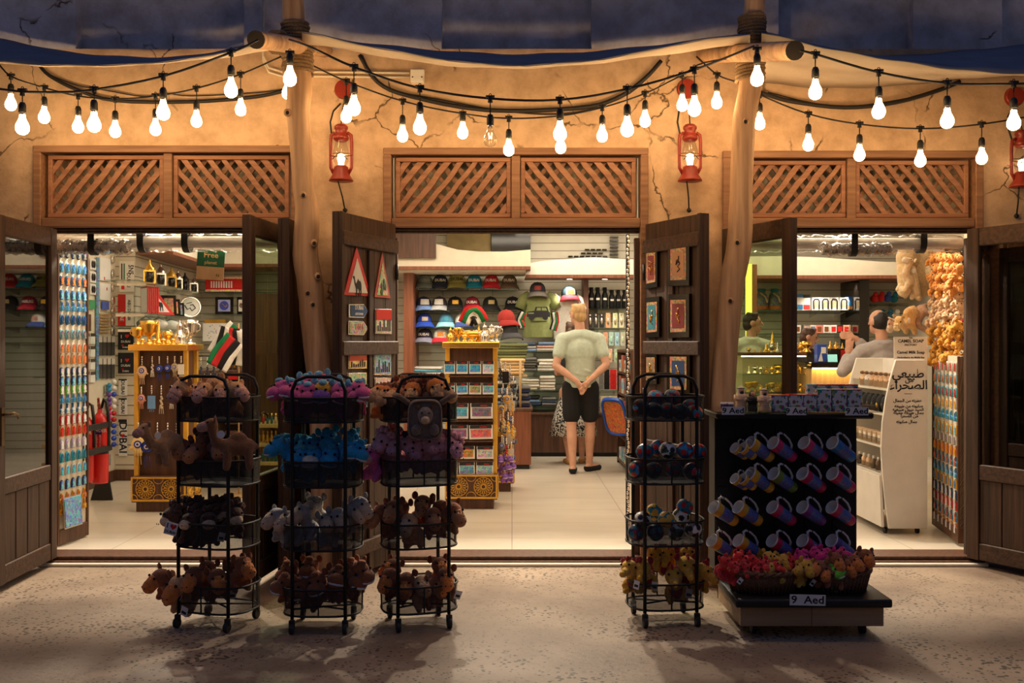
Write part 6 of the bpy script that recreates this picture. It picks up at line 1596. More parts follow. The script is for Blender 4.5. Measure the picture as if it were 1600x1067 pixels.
for i, (x, c, b, l, f, p_, n) in enumerate(C4): cap('%s cap on the lowest cap shelf' % n, x, CAPY[3], 5.88, c, b, l, f, p_, G4, rz=rnd.uniform(-.15, .3))
cap('plain brick-red cap on top of the folded clothes', 791, 509, 5.2, lin(170, 50, 44), lin(160, 44, 40), s=1.1, rz=.5)
cap('plain charcoal cap on the pile under the brick-red cap', 796, 529, 5.15, lin(60, 60, 64), lin(70, 70, 74), lin(40, 40, 44), s=1.1, rz=.4)
# T-shirts on bust forms
def tshirt(label, cx, y0, y1, wpx, Y, col, graphic):
    s = S(Y); t = thing('t_shirt', label, 'T-shirt', P(cx, y1, Y)); H = (y1 - y0) * s; W = wpx * s / 2
    m = M()
    def fn(u, v):
        a = 2 * PI * u; z = H * v
        w = W * (.72 + .06 * math.sin(v * 5 + 1)) if v < .72 else W * (.80 - .1 * (v - .72) / .28 * 2 if v < .86 else .66 - (v - .86) * 3.2)
        d_ = .11 * (1 if v < .8 else 1 - (v - .8) * 2.4)
        wr = .006 * math.sin(a * 9 + v * 7) * (1 - v)
        return Vector(((w + wr) * math.cos(a), (d_ + wr) * math.sin(a), z))
    m.grid(fn, 36, 20); obj('torso', m, MT['cloth'], t, color=col)
    for sg in (-1, 1):
        m = M(); m.tube([(sg * W * .45, 0, H * .93), (sg * W * .78, 0, H * .84), (sg * W * .98, -.01, H * .62)], [.055, .068, .07], 14); obj('sleeve', m, MT['cloth'], t, color=col)
    m = M(); m.tube([(W * .27 * math.cos(a), .07 * math.sin(a) - .01, H * .965) for a in [2 * PI * k / 20 for k in range(20)]], .008, 6, closed=True); obj('collar', m, MT['cloth'], t, color=jitc(col))
    if graphic:
        m = M(); X = T3(0, -.117, H * .5) @ RX(PI / 2); k = W * .62
        m.prism([(x * k, z * k) for x, z in ((-1, -.1), (-.95, .2), (-.35, .28), (-.25, .62), (.75, .62), (.9, .2), (.98, .15), (1, -.25), (-1, -.25))], .003, X)
        for cx_ in (-.6, .58): m.cyl(X @ Vector((cx_ * k, -.28 * k, 0)), X @ Vector((cx_ * k, -.28 * k, .004)), k * .24, n=14)
        m.bx(-k * .7, k * .7, -.119, -.116, H * .42 - k * .35, H * .42 - k * .27)
        obj('car_print', m, MT['ink'], t)
        m = M(); [m.prism([(x * k, z * k) for x, z in q], .003, T3(0, -.1185, H * .5) @ RX(PI / 2)) for q in (((-.18, .3), (-.12, .54), (.2, .54), (.2, .3)), ((.28, .3), (.28, .54), (.64, .54), (.74, .3)), ((-.9, .02), (-.9, .12), (-.4, .12), (-.4, .02)))]; obj('print_gap', m, MT['cloth'], t, color=col)
    return t
tshirt('olive green T-shirt with a car print on a bust form', 841, 455, 527, 58, 5.75, lin(140, 150, 96), True)
tshirt('white T-shirt on a bust form behind the fair-haired man', 884, 458, 530, 52, 5.8, lin(226, 222, 214), False)
cap('grey cap with a red front on the olive T-shirt bust', 840, 464, 5.72, lin(60, 60, 66), lin(120, 116, 112), None, None, lin(150, 40, 40), s=1.05)
cap('white, yellow and red cap on the white T-shirt bust', 889, 470, 5.74, lin(40, 70, 80), lin(190, 30, 50), None, lin(235, 225, 190), lin(235, 150, 60), s=1.05, rz=.2)
for i, (pts, lab) in enumerate((([(818, 488), (812, 500), (816, 512)], 'small striped paper flag in front of the olive T-shirt'), ([(866, 488), (868, 502), (864, 516)], 'small red-topped paper flag between the two T-shirts'))): flag('table_flag', lab, pts, 5.45, .09)
# folded shirts
def pile(label, px0, px1, py, Y, n, cols, z=None, w=None):
    c = P((px0 + px1) / 2, py, Y); W = (px1 - px0) * S(Y); z = c.z if z is None else z
    for i in range(n):
        t = thing('folded_shirt', '%s, %s from the bottom' % (label, ORD[i]), 'shirt', (c.x + rnd.uniform(-.01, .01), Y + .12, z), rnd.uniform(-.06, .06), label)
        h = rnd.uniform(.03, .044); col = jitc(cols[i % len(cols)], .25)
        m = M(); m.bx(-W / 2, W / 2, -.14, .14, 0, h); obj('fold', m, MT['cloth'], t, h * .42, color=col, seg=2)
        m = M(); m.tube([(-W * .46, -.141, h * .5), (W * .46, -.143, h * .45)], h * .12, 6); obj('hem', m, MT['cloth'], t, color=jitc(col, .4))
        z += h * .96
GRN2, BLU2, WH2, GY2, TN2 = lin(120, 126, 84), lin(120, 150, 190), lin(228, 222, 212), lin(120, 118, 116), lin(232, 190, 130)
SH = [(549, 'highest', [(813, 838, 3, [BLU2, WH2, lin(60, 80, 110)]), (839, 866, 3, [WH2, lin(200, 160, 150), BLU2])]), (580, 'second', [(814, 838, 5, [GY2, lin(80, 80, 70)]), (840, 868, 4, [WH2, lin(210, 205, 190)])]), (610, 'third', [(815, 842, 4, [lin(190, 184, 160), WH2]), (844, 868, 5, [WH2, lin(216, 206, 190)])]), (634, 'lowest', [(815, 844, 3, [lin(50, 66, 90), BLU2, BLK]), (846, 868, 3, [GY2, lin(70, 90, 120)])])]
for py, nm, cols_ in SH:
    shelf('glass shelf of folded clothes behind the woman, the %s one' % nm, 808, 912, py, 5.62)
    for j, (a, b, n, cc) in enumerate(cols_): pile('folded shirt in the %s pile on the %s clothes shelf' % (('table-side', 'woman-side')[j], nm), a, b, py, 5.66, n, cc)
# low table and plinth
def plinth(name, label, x0, x1, y0, y1, z1, mt):
    t = thing(name, label, 'cabinet', ((x0 + x1) / 2, (y0 + y1) / 2, .05)); O = Matrix.Translation(-t.location)
    m = M(); m.bx(x0, x1, y0, y1, .1, z1 - .03, X=O); obj('body', m, MT[mt], t, .003)
    m = M(); m.bx(x0 + .02, x1 - .02, y0 + .03, y1, .05, .1, X=O); obj('kick_board', m, MT['black'], t)
    m = M(); m.bx(x0 - .015, x1 + .015, y0 - .02, y1, z1 - .03, z1, X=O); obj('top', m, MT['darkwood'], t, .004)
    return t
plinth('plinth_cabinet', 'long low walnut cabinet under the clothes shelves', XW(815, 5.6), XW(1010, 5.6), 5.6, 6.19, .585, 'darkwood')
plinth('display_table', 'walnut display table piled with folded clothes beside the postcard stand', XW(770, 4.4), XW(830, 4.4), 4.4, 5.3, .72, 'redwood')
m = M(); m.cyl((0, 0, .72), (0, 0, 1.24), .014, n=10); tag(obj('wooden_dowel', m, MT['oak'], loc=(XW(813, 4.45), 4.45, 0)), 'pale upright wooden dowel on the display table', 'pole')
pile('folded dark print shirt on the display table', 774, 806, 640, 4.5, 9, [GY2, BLU2, BLK, WH2], z=.72)
pile('folded navy shirt on the display table corner', 808, 828, 640, 4.6, 6, [lin(40, 50, 90), GY2], z=.72)
shelf('small wooden shelf of sand-coloured clothes over the display table', 776, 824, 587, 4.7, 5.3, 'oak')
pile('folded sand-coloured shirt on the small wooden shelf', 780, 819, 586, 4.72, 5, [TN2, lin(236, 206, 160)])
shelf('small glass shelf of olive clothes under the charcoal cap', 770, 826, 561, 4.95, 5.5)
pile('folded olive shirt on the small glass shelf', 778, 824, 560, 4.97, 5, [GRN2, lin(100, 110, 76)])
pile('folded white shirt low on the cap wall behind the backpack rack', 644, 690, 586, 5.7, 3, [WH2, LBLUE])
shelf('glass shelf of white clothes low on the cap wall', 640, 720, 588, 5.65)
# black flasks
shelf('glass shelf of black flasks', 918, 985, 482, 5.85)
shelf('glass shelf of small black and tan packs under the flasks', 918, 985, 513, 5.9)
for i, px in enumerate((924, 934, 945, 956, 966, 976)):
    Y = 5.95; t = thing('black_flask', 'black steel flask with pale print, %s on its shelf from the T-shirts' % ORD[i], 'flask', P(px, 482, Y), 0, 'black flasks')
    h = (33 if i < 3 else 29) * S(Y); r = .038
    m = M(); m.lathe([(0, 0), (r, 0), (r, h * .62), (r * .62, h * .78), (r * .6, h * .82)], 16, close=False); obj('body', m, MT['blackm'], t)
    m = M(); m.lathe([(r * .66, h * .82), (r * .66, h), (0, h)], 14, close=False); m.tube([(-r * .6, 0, h * .86), (-r * .95, 0, h * .95), (-r * .5, 0, h)], .004, 5); obj('cap', m, MT['black'], t)
    m = M(); m.box((0, -r - .0005, h * .45), (r * 1.1, .002, h * .1)); obj('print', m, MT['white'], t)
PKC = [[BLK, BLK, BLK, lin(205, 150, 110), lin(200, 200, 150), lin(205, 200, 170)], [lin(205, 150, 120), lin(160, 190, 180), lin(150, 185, 200), lin(190, 190, 170)], [lin(200, 215, 210), lin(220, 180, 150), lin(170, 190, 160)]]
for r, (y0, y1, xs) in enumerate(((489, 512, (922, 931, 940, 950, 961, 971)), (519, 540, (946, 955, 964, 973)), (545, 566, (943, 953, 963)))):
    for i, px in enumerate(xs):
        t, w, h = fpack('blister_pack', 'slim blister pack in row %s under the flasks, %s from the T-shirts' % (ORD[r], ORD[i]), 'pack', px - 3.6, px + 3.6, y0, y1, 5.92, MT['tint'], .01, PKC[r][i], 'blister packs in row %s under the flasks' % ORD[r])
        m = M(); m.ball((0, -.014, -h * .05), (w * .3, .008, h * .25), 10, 7); m.bx(-w * .15, w * .15, -.012, -.01, h * .3, h * .42); obj('bubble', m, MT['silver' if r == 0 else 'printf'], t, color=PKC[r][i])
shelf('small glass shelf of carded toys low beside the narrow shelf unit', 930, 975, 609, 5.8)
for i, (a, b, c) in enumerate(((936, 943, GY2), (944, 952, BLK), (953, 963, RED2))):
    t, w, h = fpack('carded_toy', '%s card pack low beside the narrow shelf unit' % ('grey', 'black', 'red')[i], 'pack', a, b, 577, 608, 5.85, MT['tint'], .02, c)
    m = M()
    for k in range(4): m.box((0, -.024, h * (.3 - .2 * k)), (w * .5, .006, h * .1))
    obj('print', m, MT['printf'], t, color=c)
for i, (a, b) in enumerate(((938, 950), (951, 966))): fpack('flat_pack', 'cream flat pack lying on the low cabinet, %s from the man' % ORD[i], 'pack', a, b, 619, 642.5, 5.75, MT['tint'], .05, lin(220, 205, 160), 'cream flat packs on the low cabinet')
# narrow shelf unit seen from its side
t = thing('shelf_unit', 'narrow dark shelf unit of boxes and blue trays past the man', 'shelf unit', (1.42, 4.4, .05)); O = Matrix.Translation(-t.location)
m = M(); m.bx(1.6, 1.63, 3.75, 5.05, .05, 1.36, X=O); m.bx(1.22, 1.63, 5.03, 5.05, .05, 1.36, X=O); m.bx(1.22, 1.63, 3.75, 3.77, .05, 1.36, X=O); obj('carcass', m, MT['darkwood'], t)
for z in (.1, .38, .62, .86, 1.1, 1.34):
    m = M(); m.bx(1.22, 1.6, 3.77, 5.03, z - .012, z + .012, X=O); obj('shelf', m, MT['darkwood'], t)
for r, z in enumerate((.112, .392, .632, .872, 1.112)):
    if r == 1: continue
    for i in range(5):
        y = 3.86 + i * .25; h = rnd.uniform(.12, .2); q = thing('small_carton', 'small pale carton on level %s of the narrow shelf unit, %s from the doorway' % (ORD[r], ORD[i]), 'box', (1.3, y, z), 0, 'cartons on level %s of the narrow shelf unit' % ORD[r])
        m = M(); m.bx(-.07, .1, -.09, .09, 0, h); obj('carton', m, MT['print'], q, .002, color=rnd.choice([WHT, lin(200, 190, 170), lin(160, 190, 210), lin(200, 120, 100)]))
        m = M(); m.bx(-.0715, -.07, -.05, .05, h * .3, h * .75); obj('picture', m, MT['printf'], q, color=rnd.choice([BL, OR_, CYAN]))
for i in range(3):
    q = thing('blue_tray', 'bright blue rimmed tray tilting out of the narrow shelf unit, %s from the man' % ORD[i], 'tray', (1.17 - .02 * i, 4.75 - .18 * i, .62), rot=(0, -.32, .75), group='blue trays on the narrow shelf unit')
    st = stadium(.16, .2, 28, 4); m = M(); m.prism(st, .012, RZ(PI / 2) @ RX(PI / 2)); obj('panel', m, MT['print'], q, color=OR_)
    m = M(); m.tube([(-.004, p[0], p[1]) for p in st], .016, 6, closed=True); obj('rim', m, MT['tint'], q, color=lin(30, 90, 200))
# strip of hanging chains in the doorway edge
t = thing('chain_strip', 'narrow black strip of hanging silver chains at the cap doorway edge', 'display strip', (XW(981, .45), .45, .05)); zt = ZW(366, .45) - .05
m = M(); m.bx(-.012, .012, 0, .03, 0, zt); obj('backing', m, MT['black'], t)
m = M()
for k in range(70): m.ball((.004 * math.sin(k * 1.3), -.008, zt - .02 - k * (zt - .1) / 70), (.009, .006, .014), 6, 4)
obj('chains', m, MT['silver'], t)
remove(cp)

# ================================================================ extinguisher doorway: shelves on the angled wall and back wall
def PW(px, py, off=0.12):
    """point off the angled wall where the pixel ray meets it"""
    k = (px - CX) / FOC
    # x = -3.808 - .0638*(Y-3.66) + off ; x = k*(Y+6.5)
    Y = (-3.808 + .0638 * 3.66 + off - k * 6.5) / (k + .0638)
    return Vector((k * (Y + DC), Y, CZ - (py - CY) * (Y + DC) / FOC))
def wshelf(label, px0, py0, px1, depth=.3):
    a, b = PW(px0, py0, depth), PW(px1, py0, depth); b.z = a.z
    t = thing('glass_shelf', label, 'shelf', a); d = b - a; t.rotation_euler = (0, 0, math.atan2(d.y, d.x)); L = d.length
    m = M(); m.bx(0, L, 0, depth, -.012, 0); obj('board', m, MT['shelfglass'], t, .002)
    for k in (0.15, .85):
        m = M(); m.bx(L * k - .006, L * k + .006, .03, depth, -.035, -.012); obj('bracket', m, MT['silver'], t)
    return a.z
t = thing('cornice', 'white boxed cornice with a wooden lip over the little lanterns', 'cornice', kind='structure')
extr('fascia', None, [(255, 384), (470, 384), (470, 412), (255, 412)], 5.35, 0.8, MT['cream'], None, t); extr('wooden_lip', None, [(255, 417), (470, 417), (470, 412), (255, 412)], 5.34, 0.8, MT['redwood'], None, t)
for nm, za, zb, o_, mt_ in (('side_fascia', 2.365, 2.62, .36, 'cream'), ('side_lip', 2.33, 2.365, .37, 'redwood')):
    m = M(); m.prism([(-3.79 + o_, 3.55), (-3.92 + o_, 5.5), (-3.92, 5.5), (-3.79, 3.55)], zb - za, T3(0, 0, za)); obj(nm, m, MT[mt_], t)
zA = wshelf('glass shelf of little lanterns on the angled wall', 215, 437, 316); zB = wshelf('glass shelf of leaning frames on the angled wall', 213, 487, 314); zC = wshelf('lower glass shelf of pale bags on the angled wall', 217, 512, 314)
def mini_lantern(label, px, mt, h):
    p = PW(px, 430, .16); p.z = zA; t = thing('table_lantern', label, 'lantern', p, .3, 'little lanterns on the angled wall shelf'); w = h * .22
    m = M(); m.bx(-w, w, -w, w, 0, h * .08); obj('base', m, MT[mt], t); m = M(); m.bx(-w, w, -w, w, h * .5, h * .56); obj('collar', m, MT[mt], t)
    for x in (-1, 1):
        for y in (-1, 1):
            m = M(); m.bx(x * w * .9 - .006, x * w * .9 + .006, y * w * .9 - .006, y * w * .9 + .006, h * .08, h * .5); obj('post', m, MT[mt], t)
    m = M(); m.lathe([(w * .55, 0), (w * .75, h * .21), (w * .55, h * .42)], 8, close=False, X=T3(0, 0, h * .08)); obj('pane', m, MT['eye'], t)
    m = M(); m.lathe([(w * .95, h * .56), (w * .9, h * .64), (w * .35, h * .8), (w * .18, h * .86), (w * .22, h * .92), (0, h)], 12, close=False); obj('dome', m, MT[mt], t)
for i, (px, mt_, n) in enumerate(((234, 'gold', 'gold'), (251, 'silver', 'silver'), (268, 'goldp', 'brass'), (278, 'silver', 'white metal'), (289, 'blackm', 'black'), (303, 'silver', 'slim silver'))): mini_lantern('%s domed table lantern on the angled wall shelf' % n, px, mt_, .26 - .01 * i)
for i in range(6):
    p = PW(226 + i * 3.2, 486, .15 + .012 * i); p.z = zB; t = thing('framed_picture', 'thin red-edged frame standing in the row on the angled wall, %s from the corner plates' % ORD[i], 'frame', p, -.9, 'red-edged frames on the angled wall')
    m = M(); m.bx(-.1, .1, -.006, .006, 0, .27); obj('edge', m, MT['redgloss'], t); m = M(); m.bx(-.085, .085, -.008, -.006, .015, .255); obj('print', m, MT['paper'], t)
p = PW(252, 487, .22); t = thing('warning_sign', 'red triangular camel warning plate leaning on the angled wall shelf', 'sign', (p.x, p.y, zB), rot=(-.25, 0, .5))
m = M(); m.prism([(-.13, 0), (.13, 0), (-.06, .29)], .008, RX(PI / 2)); obj('red_border', m, MT['redgloss'], t); m = M(); m.prism([(-.095, .025), (.08, .025), (-.05, .22)], .002, T3(0, -.0085, 0) @ RX(PI / 2)); obj('white_field', m, MT['paper'], t)
CAMEL = [(-.46, .40), (-.40, .44), (-.33, .41), (-.30, .30), (-.24, .12), (-.16, .10), (-.08, .2), (0, .32), (.08, .22), (.18, .24), (.27, .12), (.30, -.02), (.29, -.2), (.31, -.5), (.25, -.5), (.22, -.22), (.16, -.12), (.12, -.5), (.06, -.5), (.06, -.12), (-.08, -.14), (-.1, -.5), (-.16, -.5), (-.17, -.14), (-.22, -.06), (-.32, .1), (-.36, .28), (-.44, .32)]
m = M(); m.prism([(x * .13 - .02, z * .13 + .1) for x, z in CAMEL], .002, T3(0, -.011, 0) @ RX(PI / 2)); obj('camel_silhouette', m, MT['ink'], t)
for i, (px, c, n) in enumerate(((264, lin(160, 120, 80), 'brown desert'), (272, lin(200, 140, 80), 'orange'), (280, lin(120, 130, 140), 'grey'))):
    p = PW(px, 487, .2 - .02 * i); t = thing('framed_picture', 'dark leaning frame with a %s picture on the angled wall shelf' % n, 'frame', (p.x, p.y, zB), rot=(-.2, 0, .55)); k = .22 - .03 * i
    m = M(); m.bx(-k * .36, k * .36, -.012, .0, 0, k); obj('frame', m, MT['eye'], t, .002); m = M(); m.bx(-k * .22, k * .22, -.014, -.012, k * .15, k * .85); obj('picture', m, MT['print'], t, color=c)
p = PW(297, 487, .17); t = thing('calligraphy_plate', 'round white plate with black calligraphy on the angled wall shelf', 'plate', (p.x, p.y, zB + .125), rot=(PI / 2 - .12, 0, .35))
m = M(); m.lathe([(0, 0), (.11, 0), (.125, .012), (.118, .016), (.1, .006), (0, .004)], 28, close=False); obj('rim', m, MT['silver'], t); m = M(); m.cyl((0, 0, .005), (0, 0, .008), .1, n=28); obj('dish', m, MT['white'], t)
m = M(); m.tube([(-.06, .02, .01), (-.03, -.03, .01), (.0, -.01, .01), (.02, -.045, .01), (.06, -.01, .01), (.03, .03, .01), (.0, .02, .01)], .006, 5); m.tube([(-.04, .04, .01), (.02, .055, .01)], .004, 5); obj('calligraphy', m, MT['ink'], t)
for i in range(4):
    p = PW(228 + i * 20, 512, .18); t = thing('pale_pouch', 'pale pouch lying on the lower angled wall shelf, %s from the corner plates' % ORD[i], 'pouch', (p.x, p.y, zC), .4, 'pale pouches on the angled wall shelf')
    m = M(); m.ball((0, 0, .05), (.09, .06, .05), 12, 8); obj('pouch', m, MT['cloth'], t, color=rnd.choice([WHT, GRY, PURP])); m = M(); m.tube([(-.05, 0, .09), (0, 0, .12), (.05, 0, .09)], .008, 6); obj('tie', m, MT['cloth'], t, color=GRY)
for py, n in ((456, 'highest'), (491, 'middle'), (533, 'lowest')): shelf('glass shelf on the back wall behind the flags, the %s one' % n, 317, 440, py, 5.75)
t, w, h = fpack('red_gift_set', 'long dark red gift set with white items on the back wall', 'gift set', 324, 384, 433, 456, 5.85, MT['redgloss'], .08)
for k in range(9):
    m = M(); m.bx(-w * .36 + k * w * .065, -w * .325 + k * w * .065, -.085, -.08, -h * .25, h * .2); obj('white_item', m, MT['white'], t)
m = M(); m.bx(-w / 2, w / 2, -.086, -.08, -h / 2, -h * .36); m.bx(-w / 2, w / 2, -.086, -.08, h * .36, h / 2); obj('trim', m, MT['print'], t, color=CRM)
for i, (a, b, y0, y1, c, n) in enumerate(((337, 365, 464, 491, lin(60, 80, 190), 'blue calligraphy'), (371, 386, 464, 491, GRY, 'grey'))):
    t, w, h = fpack('framed_picture', 'dark square frame with a %s picture on the back wall' % n, 'frame', a, b, y0, y1, 5.85, MT['eye'], .02)
    m = M(); m.bx(-w * .34, w * .34, -.023, -.02, -h * .34, h * .34); obj('mount', m, MT['tint'], t, color=lin(170, 175, 225) if i == 0 else WHT)
    m = M(); m.cyl((0, -.023, 0), (0, -.026, 0), w * .26, n=12); m.tube([(-w * .2, -.028, -.01), (-.02, -.028, .03), (.02, -.028, -.02), (w * .18, -.028, .02)], .007, 5, 1); obj('emblem', m, [MT['tint'], MT['gold']], t, color=c)
fpack('gold_box', 'gold box behind the white floral box on the back wall', 'box', 321, 354, 499, 532, 5.9, MT['gold'], .05)
t, w, h = fpack('floral_box', 'white floral gift box on the back wall shelf', 'box', 319, 357, 505, 533, 5.82, MT['paper'], .06)
m = M()
for k in range(22): m.ball((rnd.uniform(-w * .4, w * .4), -.061, rnd.uniform(-h * .4, h * .4)), (.008, .002, .008), 6, 4, k % 3)
obj('flowers', m, [mat('fl%d' % k, c) for k, c in enumerate((lin(120, 170, 200), lin(210, 180, 120), lin(200, 150, 170)))], t)
# counter with hanging keyrings, drawers and perfume shelves behind the glazed door
plinth('drawer_cabinet', 'dark counter cabinet behind the brown camel rack', XW(290, 3.0), XW(452, 3.0), 3.0, 3.7, 1.175, 'eye')
t = [o for o in bpy.data.objects if o.name == 'drawer_cabinet'][0]; O = Matrix.Translation(-t.location)
for c in range(3):
    for r in range(4):
        x0 = XW(352 + c * 33, 3.0); m = M(); m.bx(x0, x0 + .18, 2.985, 3.0, .86 - r * .2, 1.0 - r * .2, X=O); d_ = obj('drawer', m, MT['darkwood'], t, .002)
        m = M(); m.bx(x0 + .04, x0 + .14, 2.972, 2.985, .95 - r * .2, .962 - r * .2, X=O); obj('pull', m, MT['silver'], d_)
for i, px in enumerate(range(294, 352, 5)):
    a = (558, 584)[i % 2]
    charm('dark and gold keyring hanging over the counter, %s from the evil-eye stand' % ORD[i], px, a, a + 40, 2.785, 'beads', lin(220, 190, 140) if i % 2 else lin(40, 60, 80), 'keyrings over the counter', GOLDC)
V_ = lambda q: Vector((q.x, q.y, .05))
m = M(); m.tube([P(290, 556, 2.78) - P(290, 556, 2.78), P(356, 556, 2.78) - P(290, 556, 2.78)], .006, 6); m.tube([P(356, 556, 2.78) - P(290, 556, 2.78), V_(P(356, 556, 2.78)) - P(290, 556, 2.78)], .006, 6); m.tube([V_(P(291, 556, 2.78)) - P(290, 556, 2.78), (.01, 0, 0)], .006, 6); m.tube([P(290, 584, 2.8) - P(290, 556, 2.78), P(356, 584, 2.8) - P(290, 556, 2.78)], .006, 6)
tag(obj('keyring_rail', m, MT['blackm'], loc=P(290, 556, 2.78)), 'thin black rail carrying keyrings over the counter', 'rail')
for i, px in enumerate((361, 368, 375, 382, 388)):
    t, w, h = fpack('perfume_box', 'small dark perfume box on the counter, %s from the keyrings' % ORD[i], 'box', px - 2.8, px + 2.8, 566, 578, 3.1, MT['tint'], .03, rnd.choice([lin(120, 80, 40), lin(60, 30, 26), lin(150, 100, 60)]), 'perfume boxes on the counter')
    m = M(); m.bx(-w * .3, w * .3, -.033, -.03, -h * .2, h * .2); obj('label', m, MT['gold'], t)
fpack('red_label', 'bright red label on the dark counter front', 'label', 355, 371, 583, 593, 3.0, MT['redgloss'], .004)
for r, (py, n) in enumerate(((663, 'upper'), (693, 'middle'), (722, 'lower'))):
    t = shelf('orange shelf low behind the glazed door, the %s one' % n, 398, 450, py, 2.35, 2.9, 'oak', .03, 1)
    for i in range(7):
        px = 405 + i * 6.5; hh = (17, 20, 22)[r] * S(2.42); q = thing('perfume_bottle', 'small %s bottle on the %s orange shelf, %s from the camel rack' % (('coloured', 'golden', 'teal')[r], n, ORD[i]), 'bottle', P(px, py - .5, 2.42), 0, 'bottles on the %s orange shelf' % n)
        c = (rnd.choice([TEAL, RED2, BLUE, CRM]), GOLDC, rnd.choice([TEAL, WHT]))[r]
        m = M(); m.lathe([(0, 0), (.011, 0), (.011, hh * .6), (.005, hh * .7)], 10, close=False); obj('glass', m, MT['tint'], q, color=c); m = M(); m.lathe([(.006, hh * .7), (.008, hh), (0, hh)], 10, close=False); obj('stopper', m, MT['gold'], q)
t = thing('folded_pennant', 'orange and black pointed pennants leaning behind the pale trunk post', 'pennant', P(463, 530, -.25))
for i in range(2):
    m = M(); x = -.02 + .035 * i; m.prism([(x - .014, .0), (x + .014, .0), (x, -.22)], .004, RX(PI / 2)); m.prism([(x, .42), (x + .012, .0), (x - .012, .0)], .004, RX(PI / 2)); obj('orange_point', m, mat('pennant_orange', lin(200, 130, 40), .8), t)
m = M(); m.bx(-.045, .05, .005, .012, -.3, .5); obj('backing', m, MT['eye'], t)
m = M(); m.bx(XW(395, 2.9), XW(452, 2.9), 2.9, 2.95, .05, 1.9); tag(obj('dark_partition', m, MT['darkwood']), 'dark wooden partition seen through the glazed door', 'partition')
# ================================================================ signs and frames on the two plank shutters
def on_leaf(door, u, z, off):
    """matrix on a door leaf: u along the leaf, z height, off in front of its face"""
    return door.matrix_world.copy() @ T3(u, off, z)
def leaf_uv(door, px, py, off):
    """leaf coordinates of the pixel ray on the plane y = off of the leaf"""
    Wm = door.matrix_basis; n = (Wm.to_3x3() @ Vector((0, 1, 0))); p0 = Wm @ Vector((0, off, 0))
    o = Vector((0, -DC, CZ)); r = Vector(((px - CX) / FOC, 1, -(py - CY) / FOC)); k = (p0 - o).dot(n) / r.dot(n)
    q = Wm.inverted() @ (o + r * k); return q.x, q.z
def leaf_sign(name, label, cat, door, side, poly_px, mats, group=None, th=.006, off=.024):
    f = side * off; pts = [leaf_uv(door, a, b, f) for a, b in poly_px]
    cu, cz = sum(p[0] for p in pts) / len(pts), sum(p[1] for p in pts) / len(pts)
    t = thing(name, label, cat, group=group); t.matrix_world = door.matrix_basis @ T3(cu, f, cz) @ (RZ(0) if side < 0 else RZ(PI))
    sgn = 1 if side < 0 else -1
    loc = [((p[0] - cu) * sgn, p[1] - cz) for p in pts]
    m = M(); m.prism(loc, th, RX(PI / 2)); obj('plate', m, mats, t, .001)
    return t, loc
def inset(loc, k, dz=0.0): return [(x * k, z * k + dz) for x, z in loc]
def flat(t, nm, poly, z, mt, color=None):
    m = M(); m.prism(poly, .0015, T3(0, -z, 0) @ RX(PI / 2)); return obj(nm, m, mt, t, color=color)
d5 = camel_door
t, L5 = leaf_sign('warning_sign', 'red and white triangular camel crossing sign on the plank shutter', 'sign', d5, 1, [(556, 385), (579, 463), (536, 461)], MT['redgloss'])
flat(t, 'white_field', inset(L5, .70, -.012), .007, MT['paper'])
w = abs(L5[1][0] - L5[2][0]); m = M(); m.prism([(x * w * .4, z * w * .4 - w * .12) for x, z in CAMEL], .002, T3(0, -.009, 0) @ RX(PI / 2)); obj('camel_silhouette', m, MT['ink'], t)
t, L5 = leaf_sign('warning_sign', 'faded red triangular sign with a green figure beside the camel crossing sign', 'sign', d5, 1, [(596, 393), (609, 466), (584, 464)], mat('faded_red', lin(180, 80, 66), .4))
flat(t, 'pale_field', inset(L5, .72, -.012), .007, MT['print'], lin(180, 190, 150)); m = M()
for k in range(7): m.ball((rnd.uniform(-.03, .03), -.01, rnd.uniform(-.08, .02)), (.016, .002, .024), 8, 5)
obj('green_figure', m, mat('dark_green_ink', lin(60, 84, 56)), t)
def signtext(t, loc, txt, size, mt='white', z=0, x=0, d=.009):
    m = M(); m.text(txt, size, T3(x, -d, z) @ RX(PI / 2)); obj('lettering', m, MT[mt], t)
t, L5 = leaf_sign('arrow_plate', 'blue and white arrow-shaped street plate, the upper one under the camel sign', 'sign', d5, 1, [(543.5, 475), (567, 475), (574, 486), (567, 497), (543.5, 496)], MT['silver'])
flat(t, 'blue_field', [(x * .9, z * .86) for x, z in L5][1:4] + [(-.01, L5[4][1] * .86), (-.01, L5[0][1] * .86)] if False else [(x * .88 + .006, z * .84) for x, z in L5], .007, mat('sign_blue', lin(30, 76, 130), .4)); signtext(t, L5, 'DUBAI', .034, z=.018); signtext(t, L5, 'ABU DHABI', .018, z=-.018)
t, L5 = leaf_sign('arrow_plate', 'pale arrow-shaped street plate with red figures under the blue one', 'sign', d5, 1, [(543, 501), (567, 502), (574, 513), (567, 524), (543, 523)], MT['silver'])
flat(t, 'pale_field', [(x * .88, z * .84) for x, z in L5], .007, MT['print'], lin(176, 176, 160)); signtext(t, L5, '1111', .05, 'redgloss', .005)
PLS = [((585, 483), (611, 483), (611, 522), (585, 521), lin(205, 205, 180), 'red and white skyline', 'beside the arrow plates', 1), ((543, 553), (572, 553), (572, 576), (543, 576), lin(230, 205, 130), 'red-topped golden skyline', 'below the middle cross rail', 1), ((583, 548), (610, 548), (610, 586), (583, 586), lin(150, 190, 215), 'blue sail tower', 'hinge side below the middle rail', 0),
       ((542, 583), (572, 582), (572, 616), (542, 616), lin(190, 200, 160), 'pale green', 'below the golden skyline one', 0), ((584, 590), (610, 590), (610, 620), (584, 620), lin(220, 190, 190), 'pinkish white', 'below the blue one', 0), ((555, 603), (573, 603), (573, 637), (555, 637), lin(90, 190, 160), 'turquoise', 'lowest behind the pink toys', 0)]
